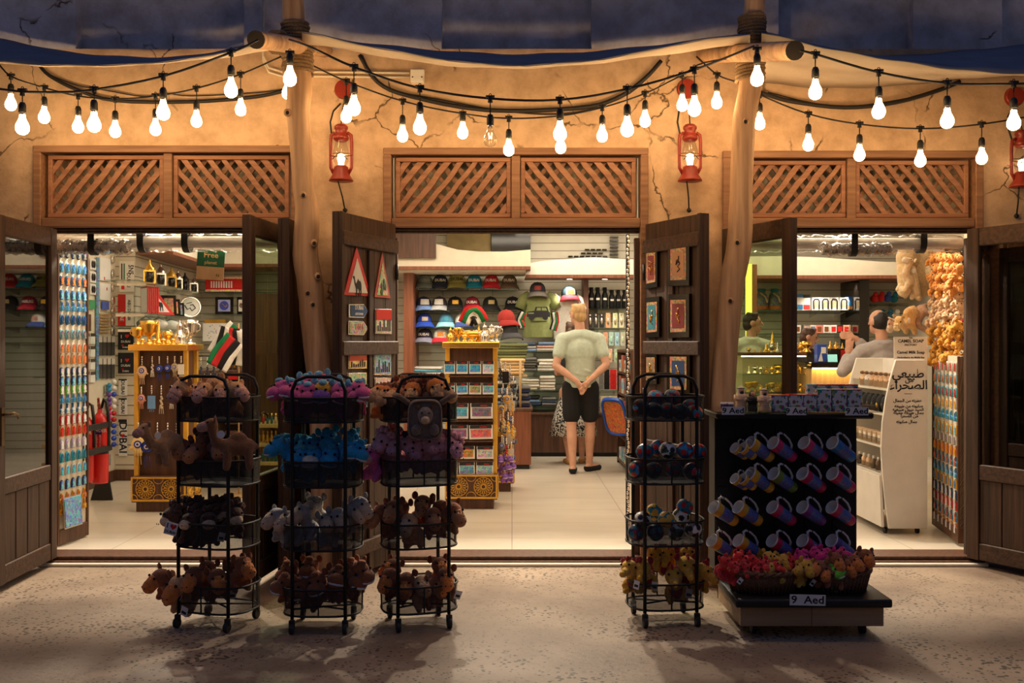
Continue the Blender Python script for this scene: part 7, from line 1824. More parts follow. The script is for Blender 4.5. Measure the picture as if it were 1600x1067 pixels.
for a, b, c, d_, col, n, wh, redtop in PLS:
    t, L5 = leaf_sign('souvenir_plate', '%s souvenir plate on the camel-sign shutter, %s' % (n, wh), 'plate', d5, 1, [a, b, c, d_], MT['silver'])
    flat(t, 'picture', inset(L5, .92), .007, MT['print'], col)
    zt = max(z for x, z in L5); x0, x1 = min(x for x, z in L5), max(x for x, z in L5)
    if redtop: flat(t, 'red_band', [(x0 * .92, zt * .92), (x1 * .92, zt * .92), (x1 * .92, zt * .1), (x0 * .92, zt * .1)], .0085, MT['redgloss'])
    m = M()
    for k in range(7): x = x0 * .7 + (x1 - x0) * .7 * k / 6; m.bx(x - .006, x + .006, -.011, -.009, -zt * .75, -zt * .75 + zt * rnd.uniform(.3, 1.1))
    obj('skyline', m, MT['ink'], t)
d6 = carpet_door
FR = [((1012, 388), (1031, 386), (1031, 448), (1012, 452), lin(150, 50, 44), 'red framed carpet with a gold motif, upper hinge-side one'), ((1048, 380), (1081, 377), (1081, 446), (1048, 447), lin(200, 150, 110), 'cream framed carpet with a dark bird-like motif, upper outer one'),
      ((1012, 465), (1034, 463), (1034, 526), (1012, 528), lin(60, 150, 175), 'turquoise framed carpet, lower hinge-side one'), ((1048, 460), (1081, 459), (1081, 527), (1048, 528), lin(140, 46, 52), 'deep red framed carpet with gold script, lower outer one'), ((1012, 552), (1030, 552), (1030, 600), (1012, 600), lin(170, 150, 120), 'small tan framed carpet below the middle rail'), ((1047, 548), (1082, 548), (1082, 618), (1047, 618), lin(44, 76, 130), 'blue framed carpet with a gold motif below the middle rail')]
for i, (a, b, c, d_, col, n) in enumerate(FR):
    t, L6 = leaf_sign('framed_carpet', n + ' on the plank shutter', 'picture', d6, -1, [a, b, c, d_], MT['eye'], th=.02)
    flat(t, 'border', inset(L6, .74), .021, MT['print'], lin(200, 160, 120)); flat(t, 'field', inset(L6, .56) if i % 2 else [(x * .5, z * .6) for x, z in L6], .0225, MT['tint'], col)
    zt = max(z for x, z in L6); m = M(); pts = [(rnd.uniform(-.3, .3) * zt * .6, -.025, (-.35 + .7 * k / 6) * zt) for k in range(7)]
    m.tube(pts, .004, 5); m.tube([(p[2] * .4, -.025, p[0] * 1.2) for p in pts], .0035, 5); obj('motif', m, MT['ink'] if i == 1 else MT['gold'], t)
t, L9 = leaf_sign('framed_calligraphy', 'pale-framed red calligraphy panel behind the glazed door past the soap stand', 'picture', frame_door, -1, [(1566, 468), (1640, 462), (1640, 540), (1566, 538)], MT['silver'], th=.02)
flat(t, 'panel', inset(L9, .86), .021, mat('maroon_panel', lin(84, 30, 26), .5)); m = M()
for k in range(5): m.tube([(-.16 + .08 * k, -.024, -.1), (-.14 + .08 * k, -.024, .06), (-.11 + .08 * k, -.024, -.02), (-.09 + .08 * k, -.024, .1)], .005, 5)
obj('calligraphy', m, MT['gold'], t)
t, L9 = leaf_sign('framed_print', 'dark square frame high behind the glazed door past the soap stand', 'picture', frame_door, -1, [(1570, 398), (1640, 394), (1640, 442), (1570, 442)], MT['eye'], th=.02)
flat(t, 'picture', inset(L9, .6), .021, MT['print'], lin(80, 70, 60))

# ================================================================ soap doorway
t = thing('cornice', 'white boxed cornice with a wooden lip over the bottle shelves', 'cornice', kind='structure')
extr('fascia', None, [(1130, 430), (1520, 430), (1520, 412), (1380, 409), (1280, 402), (1222, 400), (1130, 401)], 5.3, 0.5, MT['cream'], None, t)
extr('wooden_lip', None, [(1130, 435), (1520, 435), (1520, 430), (1130, 430)], 5.29, 0.9, MT['redwood'], None, t)
for a in ((1285, 436, 5.6, 'over the boxed sets'), (1333, 436, 5.6, 'over the blue pouches')): downlight(*a)
m = M(); m.bx(XW(1343, 5.5), XW(1358, 5.5), 5.5, 6.2, .05, 2.2); tag(obj('shelf_upright', m, MT['eye']), 'black upright at the end of the bottle shelves', 'upright', kind='structure')
m = M(); m.bx(XW(1166, 5.2), XW(1175, 5.2), 5.2, 5.24, .9, 2.36); tag(obj('light_strip', m, mat('yellow_strip', lin(220, 220, 60), .4, emit=2.2, ecol=(.85, .85, .12))), 'glowing yellow-green upright strip seen through the glazed door', 'light strip')
m = M(); m.bx(XW(1176, 5.25), XW(1183, 5.25), 5.25, 5.5, .9, 2.36); tag(obj('shelf_upright', m, MT['redwood']), 'wooden upright beside the glowing yellow strip', 'upright', kind='structure')
shelf('long glass shelf of bags, boxes and pouches', 1180, 1342, 486, 5.75, brackets=4); shelf('lower glass shelf of small cartons behind the counter', 1180, 1342, 521, 5.75, brackets=4)
shelf('glass shelf of red and blue toys past the black upright', 1360, 1420, 474, 5.85); shelf('glass shelf of teal toys past the black upright', 1360, 1420, 500, 5.85)
YS = 5.88
for i, px in enumerate((1190, 1210)):
    t = thing('gift_bag', 'grey gift bag with a blue cap behind the door glass, %s from the yellow strip' % ORD[i], 'bag', P(px, 485, YS)); h = 34 * S(YS)
    m = M(); m.lathe([(0, 0), (.075, 0), (.078, h * .3), (.065, h * .7), (.04, h * .85)], 16, close=False); obj('bag', m, MT['print'], t, color=lin(120, 130, 130))
    m = M(); m.lathe([(.05, h * .85), (.052, h * .98), (.04, h), (0, h)], 16, close=False); obj('cap', m, MT['tint'], t, color=lin(30, 140, 170))
    m = M(); m.lathe([(.077, h * .05), (.08, h * .2)], 16, close=False); obj('orange_band', m, MT['tint'], t, color=ORG)
    m = M(); m.tube([(-.03, -.06, h * .8), (.03, -.085, h * .6), (.05, -.085, h * .35)], .01, 6); obj('ribbon', m, MT['tint'], t, color=CRM)
for i, (a, b, y0, c, n) in enumerate(((1241, 1252, 460, lin(60, 130, 190), 'blue-topped white'), (1252, 1263, 461, lin(200, 60, 60), 'black-topped red and white'))):
    t, w, h = fpack('tall_carton', '%s tall carton on the long glass shelf' % n, 'carton', a, b, y0, 485, YS, MT['paper'], .08)
    m = M(); m.bx(-w * .45, w * .45, -.083, -.08, -h * .45, -h * .15); obj('picture', m, MT['printf'], t, color=c); m = M(); m.bx(-w / 2, w / 2, -.083, -.08, h * .3, h / 2); obj('top_band', m, MT['tint'], t, color=(BL, BLK)[i])
for i, px in enumerate((1273, 1287, 1301, 1316)):
    t, w, h = fpack('boxed_set', 'white boxed set with a black arched window, %s from the tall cartons' % ORD[i], 'box', px - 7, px + 6, 465, 485, YS, MT['paper'], .08, group='arched boxed sets')
    m = M(); m.tube([(-w * .32, -.084, -h * .42), (-w * .34, -.084, h * .2), (-w * .2, -.084, h * .36), (w * .2, -.084, h * .36), (w * .34, -.084, h * .2), (w * .32, -.084, -h * .42)], .009, 6); obj('arch', m, MT['ink'], t)
    m = M(); m.bx(-w * .22, w * .22, -.083, -.08, -h * .3, h * .2); obj('window', m, MT['printf'], t, color=lin(205, 175, 150))
for i, px in enumerate((1327, 1338, 1349)):
    t = thing('blue_pouch', 'blue and orange snack pouch on the long glass shelf, %s from the boxed sets' % ORD[i], 'pouch', P(px, 485, YS - .02 * i), 0, 'blue pouches'); h = 22 * S(YS); w = .05
    m = M(); m.grid(lambda u, v: Vector(((u - .5) * 2 * w * (.9 + .1 * abs(v - .5)), -.03 * math.sin(PI * u) * math.sin(PI * min(1, v * 1.1)), v * h)), 8, 8); m.bx(-w * .9, w * .9, -.005, .012, 0, h); obj('pouch', m, MT['print'], t, color=lin(40, 120, 200))
    m = M(); m.bx(-w * .8, w * .8, -.034, -.022, h * .08, h * .3); obj('orange_print', m, MT['printf'], t, color=ORG)
BXC = [WHT, GRY, CRM, lin(220, 120, 110), WHT, lin(230, 225, 220), lin(60, 40, 30), CRM, lin(200, 170, 140), BLUE]
for i, px in enumerate((1244, 1258, 1268, 1278, 1289, 1300, 1310, 1320, 1331, 1342)):
    t, w, h = fpack('small_carton', 'small carton behind the counter, %s along the lower glass shelf' % ORD[i], 'box', px - 5, px + 4.5, 508, 520, YS, MT['tint'], .07, BXC[i], 'small cartons on the lower glass shelf')
    m = M(); m.bx(-w * .35, w * .35, -.073, -.07, -h * .35, h * .3); obj('picture', m, MT['printf'], t, color=rnd.choice([RED2, BL, CRM, BRN]))
for i, (px, py, c, n) in enumerate(((1366, 465, RED2, 'red'), (1376, 464, RED2, 'red'), (1387, 464, lin(60, 90, 170), 'blue'), (1397, 465, TEAL, 'teal'), (1378, 492, TEAL, 'teal'), (1390, 491, lin(60, 130, 170), 'sky blue'), (1400, 492, WHT, 'white'))):
    t = thing('fabric_toy', 'small %s fabric toy past the black upright, %s in order' % (n, ORD[i]), 'toy', P(px, py + 8, 5.95)); m = M(); m.ball((0, 0, .05), (.05, .045, .05), 12, 8); obj('body', m, MT['cloth'], t, color=c); m = M(); m.ball((0.01, -.02, .105), .03, 10, 7); obj('head', m, MT['cloth'], t, color=jitc(c, .3))
# wooden counter and glass vitrine
YK = 3.0
t = thing('counter', 'oak-fronted counter with a black top lit from under its lip', 'counter', (XW(1310, YK), YK, .05)); O = Matrix.Translation(-t.location); kz = ZW(566, YK)
kx0, kx1 = XW(1268, YK), XW(1440, YK)
m = M(); m.bx(kx0, kx1, YK, YK + .05, .05, kz - .06, X=O); m.bx(kx0, kx0 + .05, YK + .05, YK + .6, .05, kz - .06, X=O); obj('front_panel', m, MT['oak'], t)
m = M(); m.bx(kx0 - .03, kx1, YK - .09, YK + .6, kz - .05, kz, X=O); obj('top', m, MT['eye'], t, .004)
m = M(); m.bx(kx0, kx1, YK - .06, YK - .03, kz - .062, kz - .052, X=O); obj('light_strip', m, mat('counter_strip', (1, .8, .4), .4, emit=26, ecol=(1, .62, .18)), t)
vx0, vx1, vy0, vy1 = XW(1160, 3.1), kx0 - .02, 3.1, 3.55; vz = ZW(551, 3.1)
t = thing('vitrine', 'glass vitrine filled with golden souvenirs', 'display case', ((vx0 + vx1) / 2, vy0, .05)); O = Matrix.Translation(-t.location)
m = M(); m.bx(vx0, vx1, vy0, vy1, .05, .72, X=O); obj('base', m, MT['darkwood'], t)
m = M(); m.bx(vx0, vx1, vy0 - .02, vy1, vz - .03, vz, X=O); obj('top', m, MT['darkwood'], t)
m = M(); m.bx(vx0, vx1, vy1 - .02, vy1, .72, vz - .03, X=O); obj('back', m, MT['cream'], t)
VS = [ZW(584, 3.2), ZW(612, 3.2), ZW(632, 3.2)]
for z in VS:
    m = M(); m.bx(vx0, vx1, vy0 + .02, vy1 - .02, z - .01, z, X=O); obj('glass_shelf', m, MT['shelfglass'], t)
m = M(); m.bx(vx0, vx1, vy0 - .006, vy0, .72, vz - .03, X=O); obj('front_glass', m, MT['clear'], t)
m = M(); m.bx(vx0, vx1, vy0 + .02, vy0 + .05, vz - .04, vz - .031, X=O); obj('light_strip', m, mat('vitrine_strip', (1, .9, .5), .4, emit=20, ecol=(1, .75, .3)), t)
KN = ['tower_statuette', 'coffee_pot', 'trophy_cup', 'incense_burner', 'lidded_urn']
for r, z in enumerate(VS + [vz]):
    for i, px in enumerate(range(1170, 1268, 9)):
        hpx = rnd.uniform(12, 18) if r < 3 else (rnd.uniform(12, 22) if px > 1195 else 8)
        if r < 3: hpx = min(hpx, 15)
        n = rnd.choice(KN); Y = 3.22 + .1 * (i % 2); mt_ = 'gold' if (px > 1222 or rnd.random() < .6) else 'silver'
        vessel(n, '%s %s %s, %s from the glazed door hinge' % ('golden' if mt_ == 'gold' else 'silvery', n.replace('_', ' '), ('on vitrine shelf one', 'on vitrine shelf two', 'on vitrine shelf three', 'on top of the vitrine')[r], ORD[i]), n.replace('_', ' '), px, 600 - hpx, 600, Y, mt_, rnd.uniform(.7, 1), 'golden souvenirs ' + ('on vitrine shelf one', 'on vitrine shelf two', 'on vitrine shelf three', 'on top of the vitrine')[r], z=z)
vessel('trophy_cup', 'tall golden cup at the front corner of the vitrine', 'cup', 1258, 530, 575, 2.95, 'gold', .8, z=vz) if False else None
vessel('tower_statuette', 'tallest golden tower on the vitrine top behind the door glass', 'statuette', 1207, 513, 550, 3.4, 'gold', .9, z=vz)
# goods on the counter
def cbox(name, label, cat, px0, px1, py0, Y, mt, color=None, deep=.1):
    a, b = XW(px0, Y), XW(px1, Y); t = thing(name, label, cat, ((a + b) / 2, Y, kz)); h = ZW(py0, Y) - kz
    m = M(); m.bx(-(b - a) / 2, (b - a) / 2, 0, deep, 0, h); obj('body', m, mt, t, .003, color=color); return t, b - a, h
t, w, h = cbox('tissue_box', 'tall blue and white box standing on the counter by the woman', 'box', 1277, 1292, 538, YK - .02, MT['tint'], lin(40, 80, 180))
m = M(); m.bx(-w * .1, w * .4, -.002, 0, h * .5, h * .85); m.prism([(-w * .4, .01), (w * .1, .01), (-w * .1, h * .6)], .002, RX(PI / 2)); obj('white_print', m, MT['paper'], t)
t = thing('tablet', 'small lit tablet leaning on the counter', 'tablet', (XW(1300, YK), YK - .02, kz), rot=(-.2, 0, 0)); m = M(); m.bx(-.05, .05, 0, .008, 0, .08); obj('body', m, MT['black'], t); m = M(); m.bx(-.046, .046, -.001, 0, .004, .076); obj('screen', m, mat('tablet_screen', (.3, .6, .5), .3, emit=.9, ecol=(.25, .62, .5)), t)
t, w, h = cbox('dark_stand_box', 'dark box with a red end on the counter beside the grey-shirted man', 'box', 1298, 1324, 545, YK + .2, MT['eye'], None); m = M(); m.bx(w * .1, w * .45, -.003, 0, .01, h * .9); obj('red_end', m, MT['redgloss'], t)
for i, (px, y0, k) in enumerate(((1297, 530, 'tower_statuette'), (1306, 533, 'coffee_pot'), (1316, 534, 'tower_statuette'), (1287, 530, 'lidded_urn'))):
    zz = kz + (ZW(545, YK + .2) - kz if px > 1296 else 0); vessel(k, 'golden %s on the counter goods, %s from the woman' % (k.replace('_', ' '), ORD[i]), k.replace('_', ' '), px, y0, 545, YK + .26 if px > 1296 else YK + .3, 'gold', .9, 'golden pieces on the counter', z=zz)
# white soap stand
YZ = 0.72
t = thing('soap_stand', 'white curved soap display stand with Arabic lettering', 'display stand', (XW(1420, YZ), YZ, .05)); O = Matrix.Translation(-t.location)
prof = [(1400, 562), (1449, 562), (1449, 826), (1389, 826), (1384, 790), (1379, 740), (1377, 700), (1379, 660), (1384, 625), (1391, 592)]
pts = [(XW(a, YZ), ZW(b, YZ)) for a, b in prof]
for nm, y in (('front_panel', YZ), ('rear_panel', YZ + .82)):
    m = M(); m.prism(pts, .025, O @ RX(PI / 2) @ Matrix.Diagonal((1, 1, -1, 1)), z0=y); obj(nm, m, MT['white'], t, .003)
sx0, sx1 = min(p[0] for p in pts), max(p[0] for p in pts)
m = M(); m.bx(sx1 - .02, sx1, YZ, YZ + .82, .12, pts[0][1], X=O); obj('back_panel', m, MT['white'], t)
SHZ = [ZW(605, 1.0), ZW(642, 1.0), ZW(690, 1.0), ZW(732, 1.0)]
xl = lambda z: [sx0 + .07, sx0 + .03, sx0 + .005, sx0 + .005][z]
for k, z in enumerate(SHZ):
    m = M(); m.bx(xl(k), sx1 - .02, YZ + .025, YZ + .82, z - .018, z, X=O); sh = obj('shelf', m, MT['white'], t, .002)
    m = M(); m.bx(xl(k) - .004, xl(k), YZ + .03, YZ + .81, z, z + .05, X=O); obj('clear_lip', m, MT['clear'], sh)
m = M(); m.prism([(sx0 + .01, .1), (sx0 + .03, .1), (sx0 + .012, SHZ[3] - .02), (sx0 - .005, SHZ[3] - .02)], .79, O @ RX(PI / 2) @ Matrix.Diagonal((1, 1, -1, 1)), z0=YZ + .025); obj('lower_panel', m, MT['white'], t)
for y in (YZ + .06, YZ + .76):
    for x in (sx0 + .05, sx1 - .05):
        m = M(); m.cyl((x - .01, y, .072), (x + .01, y, .072), .022, n=14, X=O); obj('caster', m, MT['black'], t)
# Arabic words in joined letter forms, laid out right to left
def arabic(t, txt, size, px, py, nm='arabic_lettering'):
    m = M(); c = P(px, py, YZ - .002) - t.location; m.text(txt, size, T3(*c) @ RX(PI / 2), 0, .0006); obj(nm, m, MT['ink'], t)
arabic(t, '\ufef2\ufecc\ufef4\ufe92\ufec3', .088, 1419, 584); arabic(t, '\ufee6\ufee3', .05, 1421, 593.5); arabic(t, '\u0621\ufe8d\ufeae\ufea4\ufebc\ufedf\ufe8d', .088, 1420, 602)
m = M(); m.bx(XW(1413, YZ), XW(1425, YZ), YZ - .003, YZ, ZW(615.4, YZ), ZW(614.8, YZ), X=O); obj('rule_line', m, MT['ink'], t)
LN = [('\ufedd\ufe8e\ufee4\ufea0\ufedf\ufe8d \ufee6\ufee3 \ufeea\ufee7\ufeae\ufec4\ufecb', 1418, 626), ('\ufeea\ufecc\ufef4\ufe92\ufec3 \ufee6\ufee3 \ufeea\ufee7\ufeee\ufe91\ufe8e\ufebb', 1420, 634.5), ('\ufeea\ufef4\ufecc\ufef4\ufe92\ufec3 \ufedd\ufeee\ufef4\ufea3 \ufea4\ufebc\ufedf\ufe8d', 1419, 640), ('\ufe94\ufee0\ufef4\ufee4\ufe9f \ufe94\ufecc\ufef4\ufe92\ufec3 \ufedd\ufe8e\ufee4\ufe9f', 1420, 645), ('\ufe8d\ufeae\ufea4\ufebc\ufedf\ufe8d \ufee6\ufee3', 1421, 650), ('\ufeea\ufee7\ufeee\ufe91\ufe8e\ufebb \ufedd\ufe8e\ufee4\ufe9f', 1417, 659)]
for tx, a, b in LN: arabic(t, tx, .03, a, b, 'small_lettering')
t2 = thing('soap_sign', 'white CAMEL SOAP FACTORY notice standing on the soap stand', 'sign', P(1423, 562, YZ + .05)); s = S(YZ + .05)
m = M(); m.bx(-26 * s, 26 * s, 0, .006, 0, 36 * s); obj('board', m, MT['paper'], t2)
m = M()
for tx, dy, sz in (('THE', 34, .014), ('CAMEL SOAP', 29, .032), ('FACTORY', 23, .02), ('Camel Milk Soap', 11.5, .03), ('Handcrafted in the Middle East', 3.5, .016)): m.text(tx, sz, T3(0, -.001, dy * s) @ RX(PI / 2))
obj('lettering', m, MT['ink'], t2)
for k, n in enumerate(('tan-tagged soap pouch', 'black drawstring bag', 'tan soap bar box', 'small dark soap bottle')):
    for i in range(7):
        y = YZ + .1 + i * .1; x = xl(k) + .05; q = thing('soap_' + ('pouch', 'bag', 'box', 'bottle')[k], '%s on the soap stand, %s from its lettered front' % (n, ORD[i]), ('pouch', 'bag', 'box', 'bottle')[k], (x, y, SHZ[k]), 0, n + 's on the soap stand')
        if k == 0:
            m = M(); m.lathe([(.0, 0), (.03, 0), (.032, .06), (.012, .09), (.018, .11)], 10, close=False); obj('pouch', m, MT['tint'], q, color=rnd.choice([CRM, lin(200, 120, 90), WHT])); m = M(); m.ball((-.01, 0, .1), (.02, .02, .014), 8, 6); m.tube([(0, 0, .09), (-.035, 0, .05)], .004, 5); obj('raffia_bow', m, MT['wicker'], q)
        elif k == 1:
            m = M(); m.ball((0, 0, .06), (.045, .05, .07), 10, 7); obj('bag', m, MT['cloth'], q, color=lin(30, 32, 34)); m = M(); m.ball((-.04, 0, .05), (.008, .014, .02), 8, 6); obj('tag', m, MT['tint'], q, color=YEL if i == 1 else lin(60, 60, 56))
        elif k == 2:
            m = M(); m.bx(-.035, .035, -.042, .042, 0, .085); obj('carton', m, MT['tint'], q, .002, color=lin(205, 175, 140)); m = M(); m.bx(-.037, -.035, -.022, .022, .025, .065); obj('label', m, MT['paper'], q)
        else:
            m = M(); m.lathe([(0, 0), (.022, 0), (.022, .06), (.01, .075)], 12, close=False); obj('bottle', m, MT['tint'], q, color=rnd.choice([lin(60, 50, 40), CRM, lin(120, 100, 80)])); m = M(); m.lathe([(.011, .075), (.011, .095), (0, .095)], 10, close=False); obj('cap', m, MT['tint'], q, color=WHT)
# big camels and small toys hung over the soap board
def hang_X(px, py, Y, rz, rx, s): return T3(*P(px, py, Y)) @ RZ(rz) @ RX(rx) @ Matrix.Diagonal((s, s, s, 1))
t = thing('animal_bag', 'big beige furry animal bag hanging highest over the soap stand', 'bag', P(1440, 425, 1.3)); m = M(); m.ball((0, 0, 0), (.15, .1, .2), 18, 12); m.ball((-.13, -.05, .1), (.09, .08, .12)); m.cap((-.16, -.06, .02), .06, (-.17, -.09, -.12), .05)
obj('body', m.fused('body', MT['plush'], .014, 5), None, t, color=lin(225, 190, 140)); m = M(); m.ball((-.18, -.1, -.15), (.05, .045, .05)); obj('snout', m, MT['plush'], t, color=lin(240, 215, 175))
for a, b in ((-.12, -.2), (.02, -.24)):
    m = M(); m.cap((a, -.09, .02), .035, (a + .05, -.12, b), .03); obj('leg', m, MT['plush'], t, color=lin(235, 205, 160))
m = M(); m.tube([(-.05, 0, .17), (-.02, .02, .3)], .01, 6); obj('strap', m, MT['plush'], t, color=lin(200, 160, 110))
big_camel('cream plush camel hanging head-down below the beige bag', hang_X(1412, 462, 1.2, .5, .2, .9) @ RY(.5), lin(238, 210, 170), lin(240, 220, 190))
big_camel('golden tan plush camel hanging beside the grey-shirted man', hang_X(1428, 512, 1.15, .8, .1, 1.0) @ RY(-.9), lin(222, 176, 110), lin(232, 196, 140))
big_camel('pinkish plush camel hanging next to the small toy lions', hang_X(1458, 508, 1.1, -.3, .1, 1.0) @ RY(-1.0), lin(215, 170, 140), lin(232, 200, 170))
TOYS = []
for r in range(11):
    for c in range(5):
        TOYS.append((1459 + c * 9.6 + (r % 2) * 3, 402 + r * 15.2))
for i, (px, py) in enumerate(TOYS):
    r, c = i // 5, i % 5; Yt = .42 + (1503 - px) / 40 * .5
    col, n, kd = (lin(222, 146, 60), 'orange plush lion', 'lion') if r < 4 else ((lin(220, 180, 140), 'pale pink plush bear', 'monkey') if r < 7 else (lin(240, 170, 50), 'yellow-orange plush chick', 'chick'))
    plush(kd, px, py, Yt, tuple(v * .75 for v in col), tuple(v * .8 for v in col), '%s hanging over the soap board, column %s, row %s' % (n, ORD[c], ORD[r]), '%ss hanging over the soap board' % n, tuple(v * .6 for v in col), rnd.uniform(-1.2, .6), rnd.uniform(-.3, .5), rnd.uniform(-.5, .5), rnd.uniform(.62, .8), rnd.random() < .3)
m = M(); m.bx(-.02, .02, 0, .82, 0, .03); m.bx(-.02, .02, 0, .03, -.95, 0); m.bx(-.02, .02, .79, .82, -.95, 0); m.bx(-.012, -.004, 0, .82, -.95, 0); m.bx(-.5, 0, .78, .82, .0, .03)
tag(obj('hanging_rail', m, MT['eye'], loc=(3.225, .26, 2.15), rot=(0, 0, -.1)), 'black rail and back board carrying the hanging toys over the soap board', 'rail')
for p in PR.values(): remove(p)
# ================================================================ people
MT['skirt'] = mat('black_white_print_cloth', (0.012, 0.012, 0.012), 0.9, col2=(0.7, 0.68, 0.62), sc=42, hard=True)
MT['hair'] = mat('hair_strands', (0.9, 0.9, 0.9), 0.5, tint=True, var=0.35, sc=30, st=(1, 1, .25), bump=0.6, bsc=120)
V3 = lambda *a: Vector(a)
def human(label, loc, k, J, f, hairc, shirtc, kind='man', bottoms=BLK, skin=None, bald=False):
    """J: joints for a 1.82 m figure facing +y; f: direction of the face"""
    t = thing('person', label, 'person', loc); t.scale = (k, k, k)
    sk = skin or (1, 1, 1)
    hd = J['head']; fem = kind == 'woman'
    W = .155 if fem else .168
    f = Vector(f).normalized(); r = f.cross(V3(0, 0, 1)).normalized(); u = r.cross(f)
    HX = Matrix((r, f, u)).transposed().to_4x4(); HM = T3(*hd) @ HX
    m = M()
    def torso(m, e, crop=False):
        if not crop: m.ball((0, 0, .95), (W * .92 + e, .115 + e, .13 + e))
        if not crop: m.ball((0, 0, 1.1), (W * .8 + e, .10 + e, .17 + e))
        m.ball((0, 0, 1.28), (W + e, .115 + e, .19 + e))
        m.chain([((-W * .98, 0, 1.42), .062 + e), ((0, -.005, 1.46), .07 + e), ((W * .98, 0, 1.42), .062 + e)])
    def arm(m, s, e, upto=1.0):
        a, b, c = V3(s * (W + .025), 0, 1.42), J['el' + ('l' if s < 0 else 'r')], J['ha' + ('l' if s < 0 else 'r')]
        if upto < 1: m.chain([(a, .06 + e), (a.lerp(b, upto), .052 + e)]); return
        m.chain([(a, .056), (a.lerp(b, .5), .05), (b, .041), (b.lerp(c, .35), .042), (c, .028)])
    def hand(m, s):
        b, c = J['el' + ('l' if s < 0 else 'r')], J['ha' + ('l' if s < 0 else 'r')]
        d = J.get('hd' + ('l' if s < 0 else 'r')) or (c - b).normalized(); side = J.get('hs' + ('l' if s < 0 else 'r')) or V3(s, 0, 0)
        d = d.normalized(); side = (side - d * side.dot(d)).normalized(); n = d.cross(side)
        p = c + d * .05
        m.cap(c, .026, c + d * .03, .03); m.ball(p, (.04, .018, .045), rot=Matrix((side, n, d)).transposed().to_4x4())
        curl = J.get('curl', .35)
        for q, L in enumerate((.062, .074, .07, .055)):
            a = p + side * (.03 - .02 * q) + d * .032; e1 = a + (d + side * (.12 - .08 * q)) * L * .55; e2 = e1 + (d * (1 - curl) + n * curl).normalized() * L * .5
            m.chain([(a, .0095), (e1, .0088), (e2, .0075)], 8)
        a = p + side * .034 - d * .012; m.chain([(a, .012), (a + side * .028 + d * .028, .0105), (a + side * .034 + d * .058, .009)], 8)
    torso(m, 0)
    for s in (-1, 1):
        arm(m, s, 0); hand(m, s)
        h_, kn, an = V3(s * .095, 0, .9), J['kn' + ('l' if s < 0 else 'r')], J['an' + ('l' if s < 0 else 'r')]
        m.chain([(h_, .092), (h_.lerp(kn, .5), .078), (kn, .056), (kn.lerp(an, .3) - V3(0, .012, 0), .057), (kn.lerp(an, .7), .042), (an, .036)])
        ft = J.get('ft', {}).get(s, V3(s * .25, 1, 0)).normalized(); m.chain([(an - ft * .03 - V3(0, 0, .045), .036), (an + ft * .07 - V3(0, 0, .045), .034), (an + ft * .16 - V3(0, 0, .058), .024)])
    m.chain([((0, -.005, 1.45), .058), (hd * .35 + V3(0, 0, 1.55) * .65, .054), (hd - u * .06 - f * .01, .056)])
    m.ball((0, 0, .015), (.074, .092, .098), X=HM); m.ball((0, .03, -.055), (.055, .06, .06), X=HM); m.ball((0, .06, -.085), (.032, .032, .026), X=HM)
    m.cap(HM @ V3(0, .09, .02), .011, HM @ V3(0, .112, -.018), .014)
    for s in (-1, 1): m.ball((s * .078, -.008, -.005), (.012, .024, .034), X=HM)
    o = obj('body', m.fused('body', MT['skin'], .0085, 3), None, t)
    m = M()
    if bald:
        m.ball((0, -.026, .0), (.084, .088, .088), X=HM); m.ball((0, -.05, .03), (.07, .062, .066), X=HM)
    else:
        m.ball((0, -.016, .036), (.081, .096, .082), X=HM); m.ball((0, -.045, -.02), (.072, .066, .075), X=HM)
        for q in range(16): a = rnd.uniform(-2.2, 2.2); m.ball((.05 * math.sin(a), -.02 + .06 * math.cos(a), .09 + rnd.uniform(-.02, .014)), (.026, .03, .022), X=HM)
        if fem: m.ball((0, -.115, -.02), (.036, .04, .04), X=HM)
    obj('hair', m.fused('hair', MT['hair'], .009, 3), None, t, color=hairc)
    for s in (-1, 1):
        m = M(); m.ball((s * .03, .083, .014), (.013, .009, .007), 10, 7, X=HM); obj('eye', m, MT['eye'], t)
        m = M(); m.tube([HM @ V3(s * (.015 + .03 * q / 4), .094 - .008 * q / 4, .033 + .005 * math.sin(q)) for q in range(5)], .0038, 6); obj('eyebrow', m, MT['hair'], t, color=hairc)
    m = M(); m.tube([HM @ V3(-.022 + .011 * q, .087 + .006 * (1 - abs(q - 2) / 2), -.052) for q in range(5)], .0055, 6); obj('lips', m, MT['tint'], t, color=lin(170, 84, 76))
    if shirtc is not None:
        m = M(); torso(m, .016, True)
        for s in (-1, 1):
            if kind == 'sleeved':
                a, b, c = V3(s * (W + .025), 0, 1.42), J['el' + ('l' if s < 0 else 'r')], J['ha' + ('l' if s < 0 else 'r')]
                m.chain([(a, .072), (b, .06), (b.lerp(c, .8), .05)])
            else: arm(m, s, .018, .55 if not fem else .2)
        if not fem: m.lathe([(0, .905), (W * 1.0, .905), (W * 1.02, .915), (W * .97, 1.02), (W * .95, 1.15), (W * .97, 1.26), (0, 1.33)], 28, close=False, X=Matrix.Diagonal((1, .76, 1, 1)))
        if kind == 'sleeved': m.tube([(.07 * math.cos(a), -.005 + .07 * math.sin(a), 1.5 + .012 * math.cos(2 * a)) for a in [2 * PI * q / 18 for q in range(18)]], .022, 8, closed=True)
        if not fem:
            for q in range(5): z = .96 + q * .035; a = rnd.uniform(-1, 1); m.tube([(a * .09 - .06, -.118, z), (a * .09, -.124, z - .02), (a * .09 + .07, -.114, z - .03)], .008, 6)
        o = obj('shirt', m.fused('shirt', MT['cloth'], .011, 3), None, t, color=shirtc)
        if not fem and kind == 'man': o.scale = (1, 1, 1)
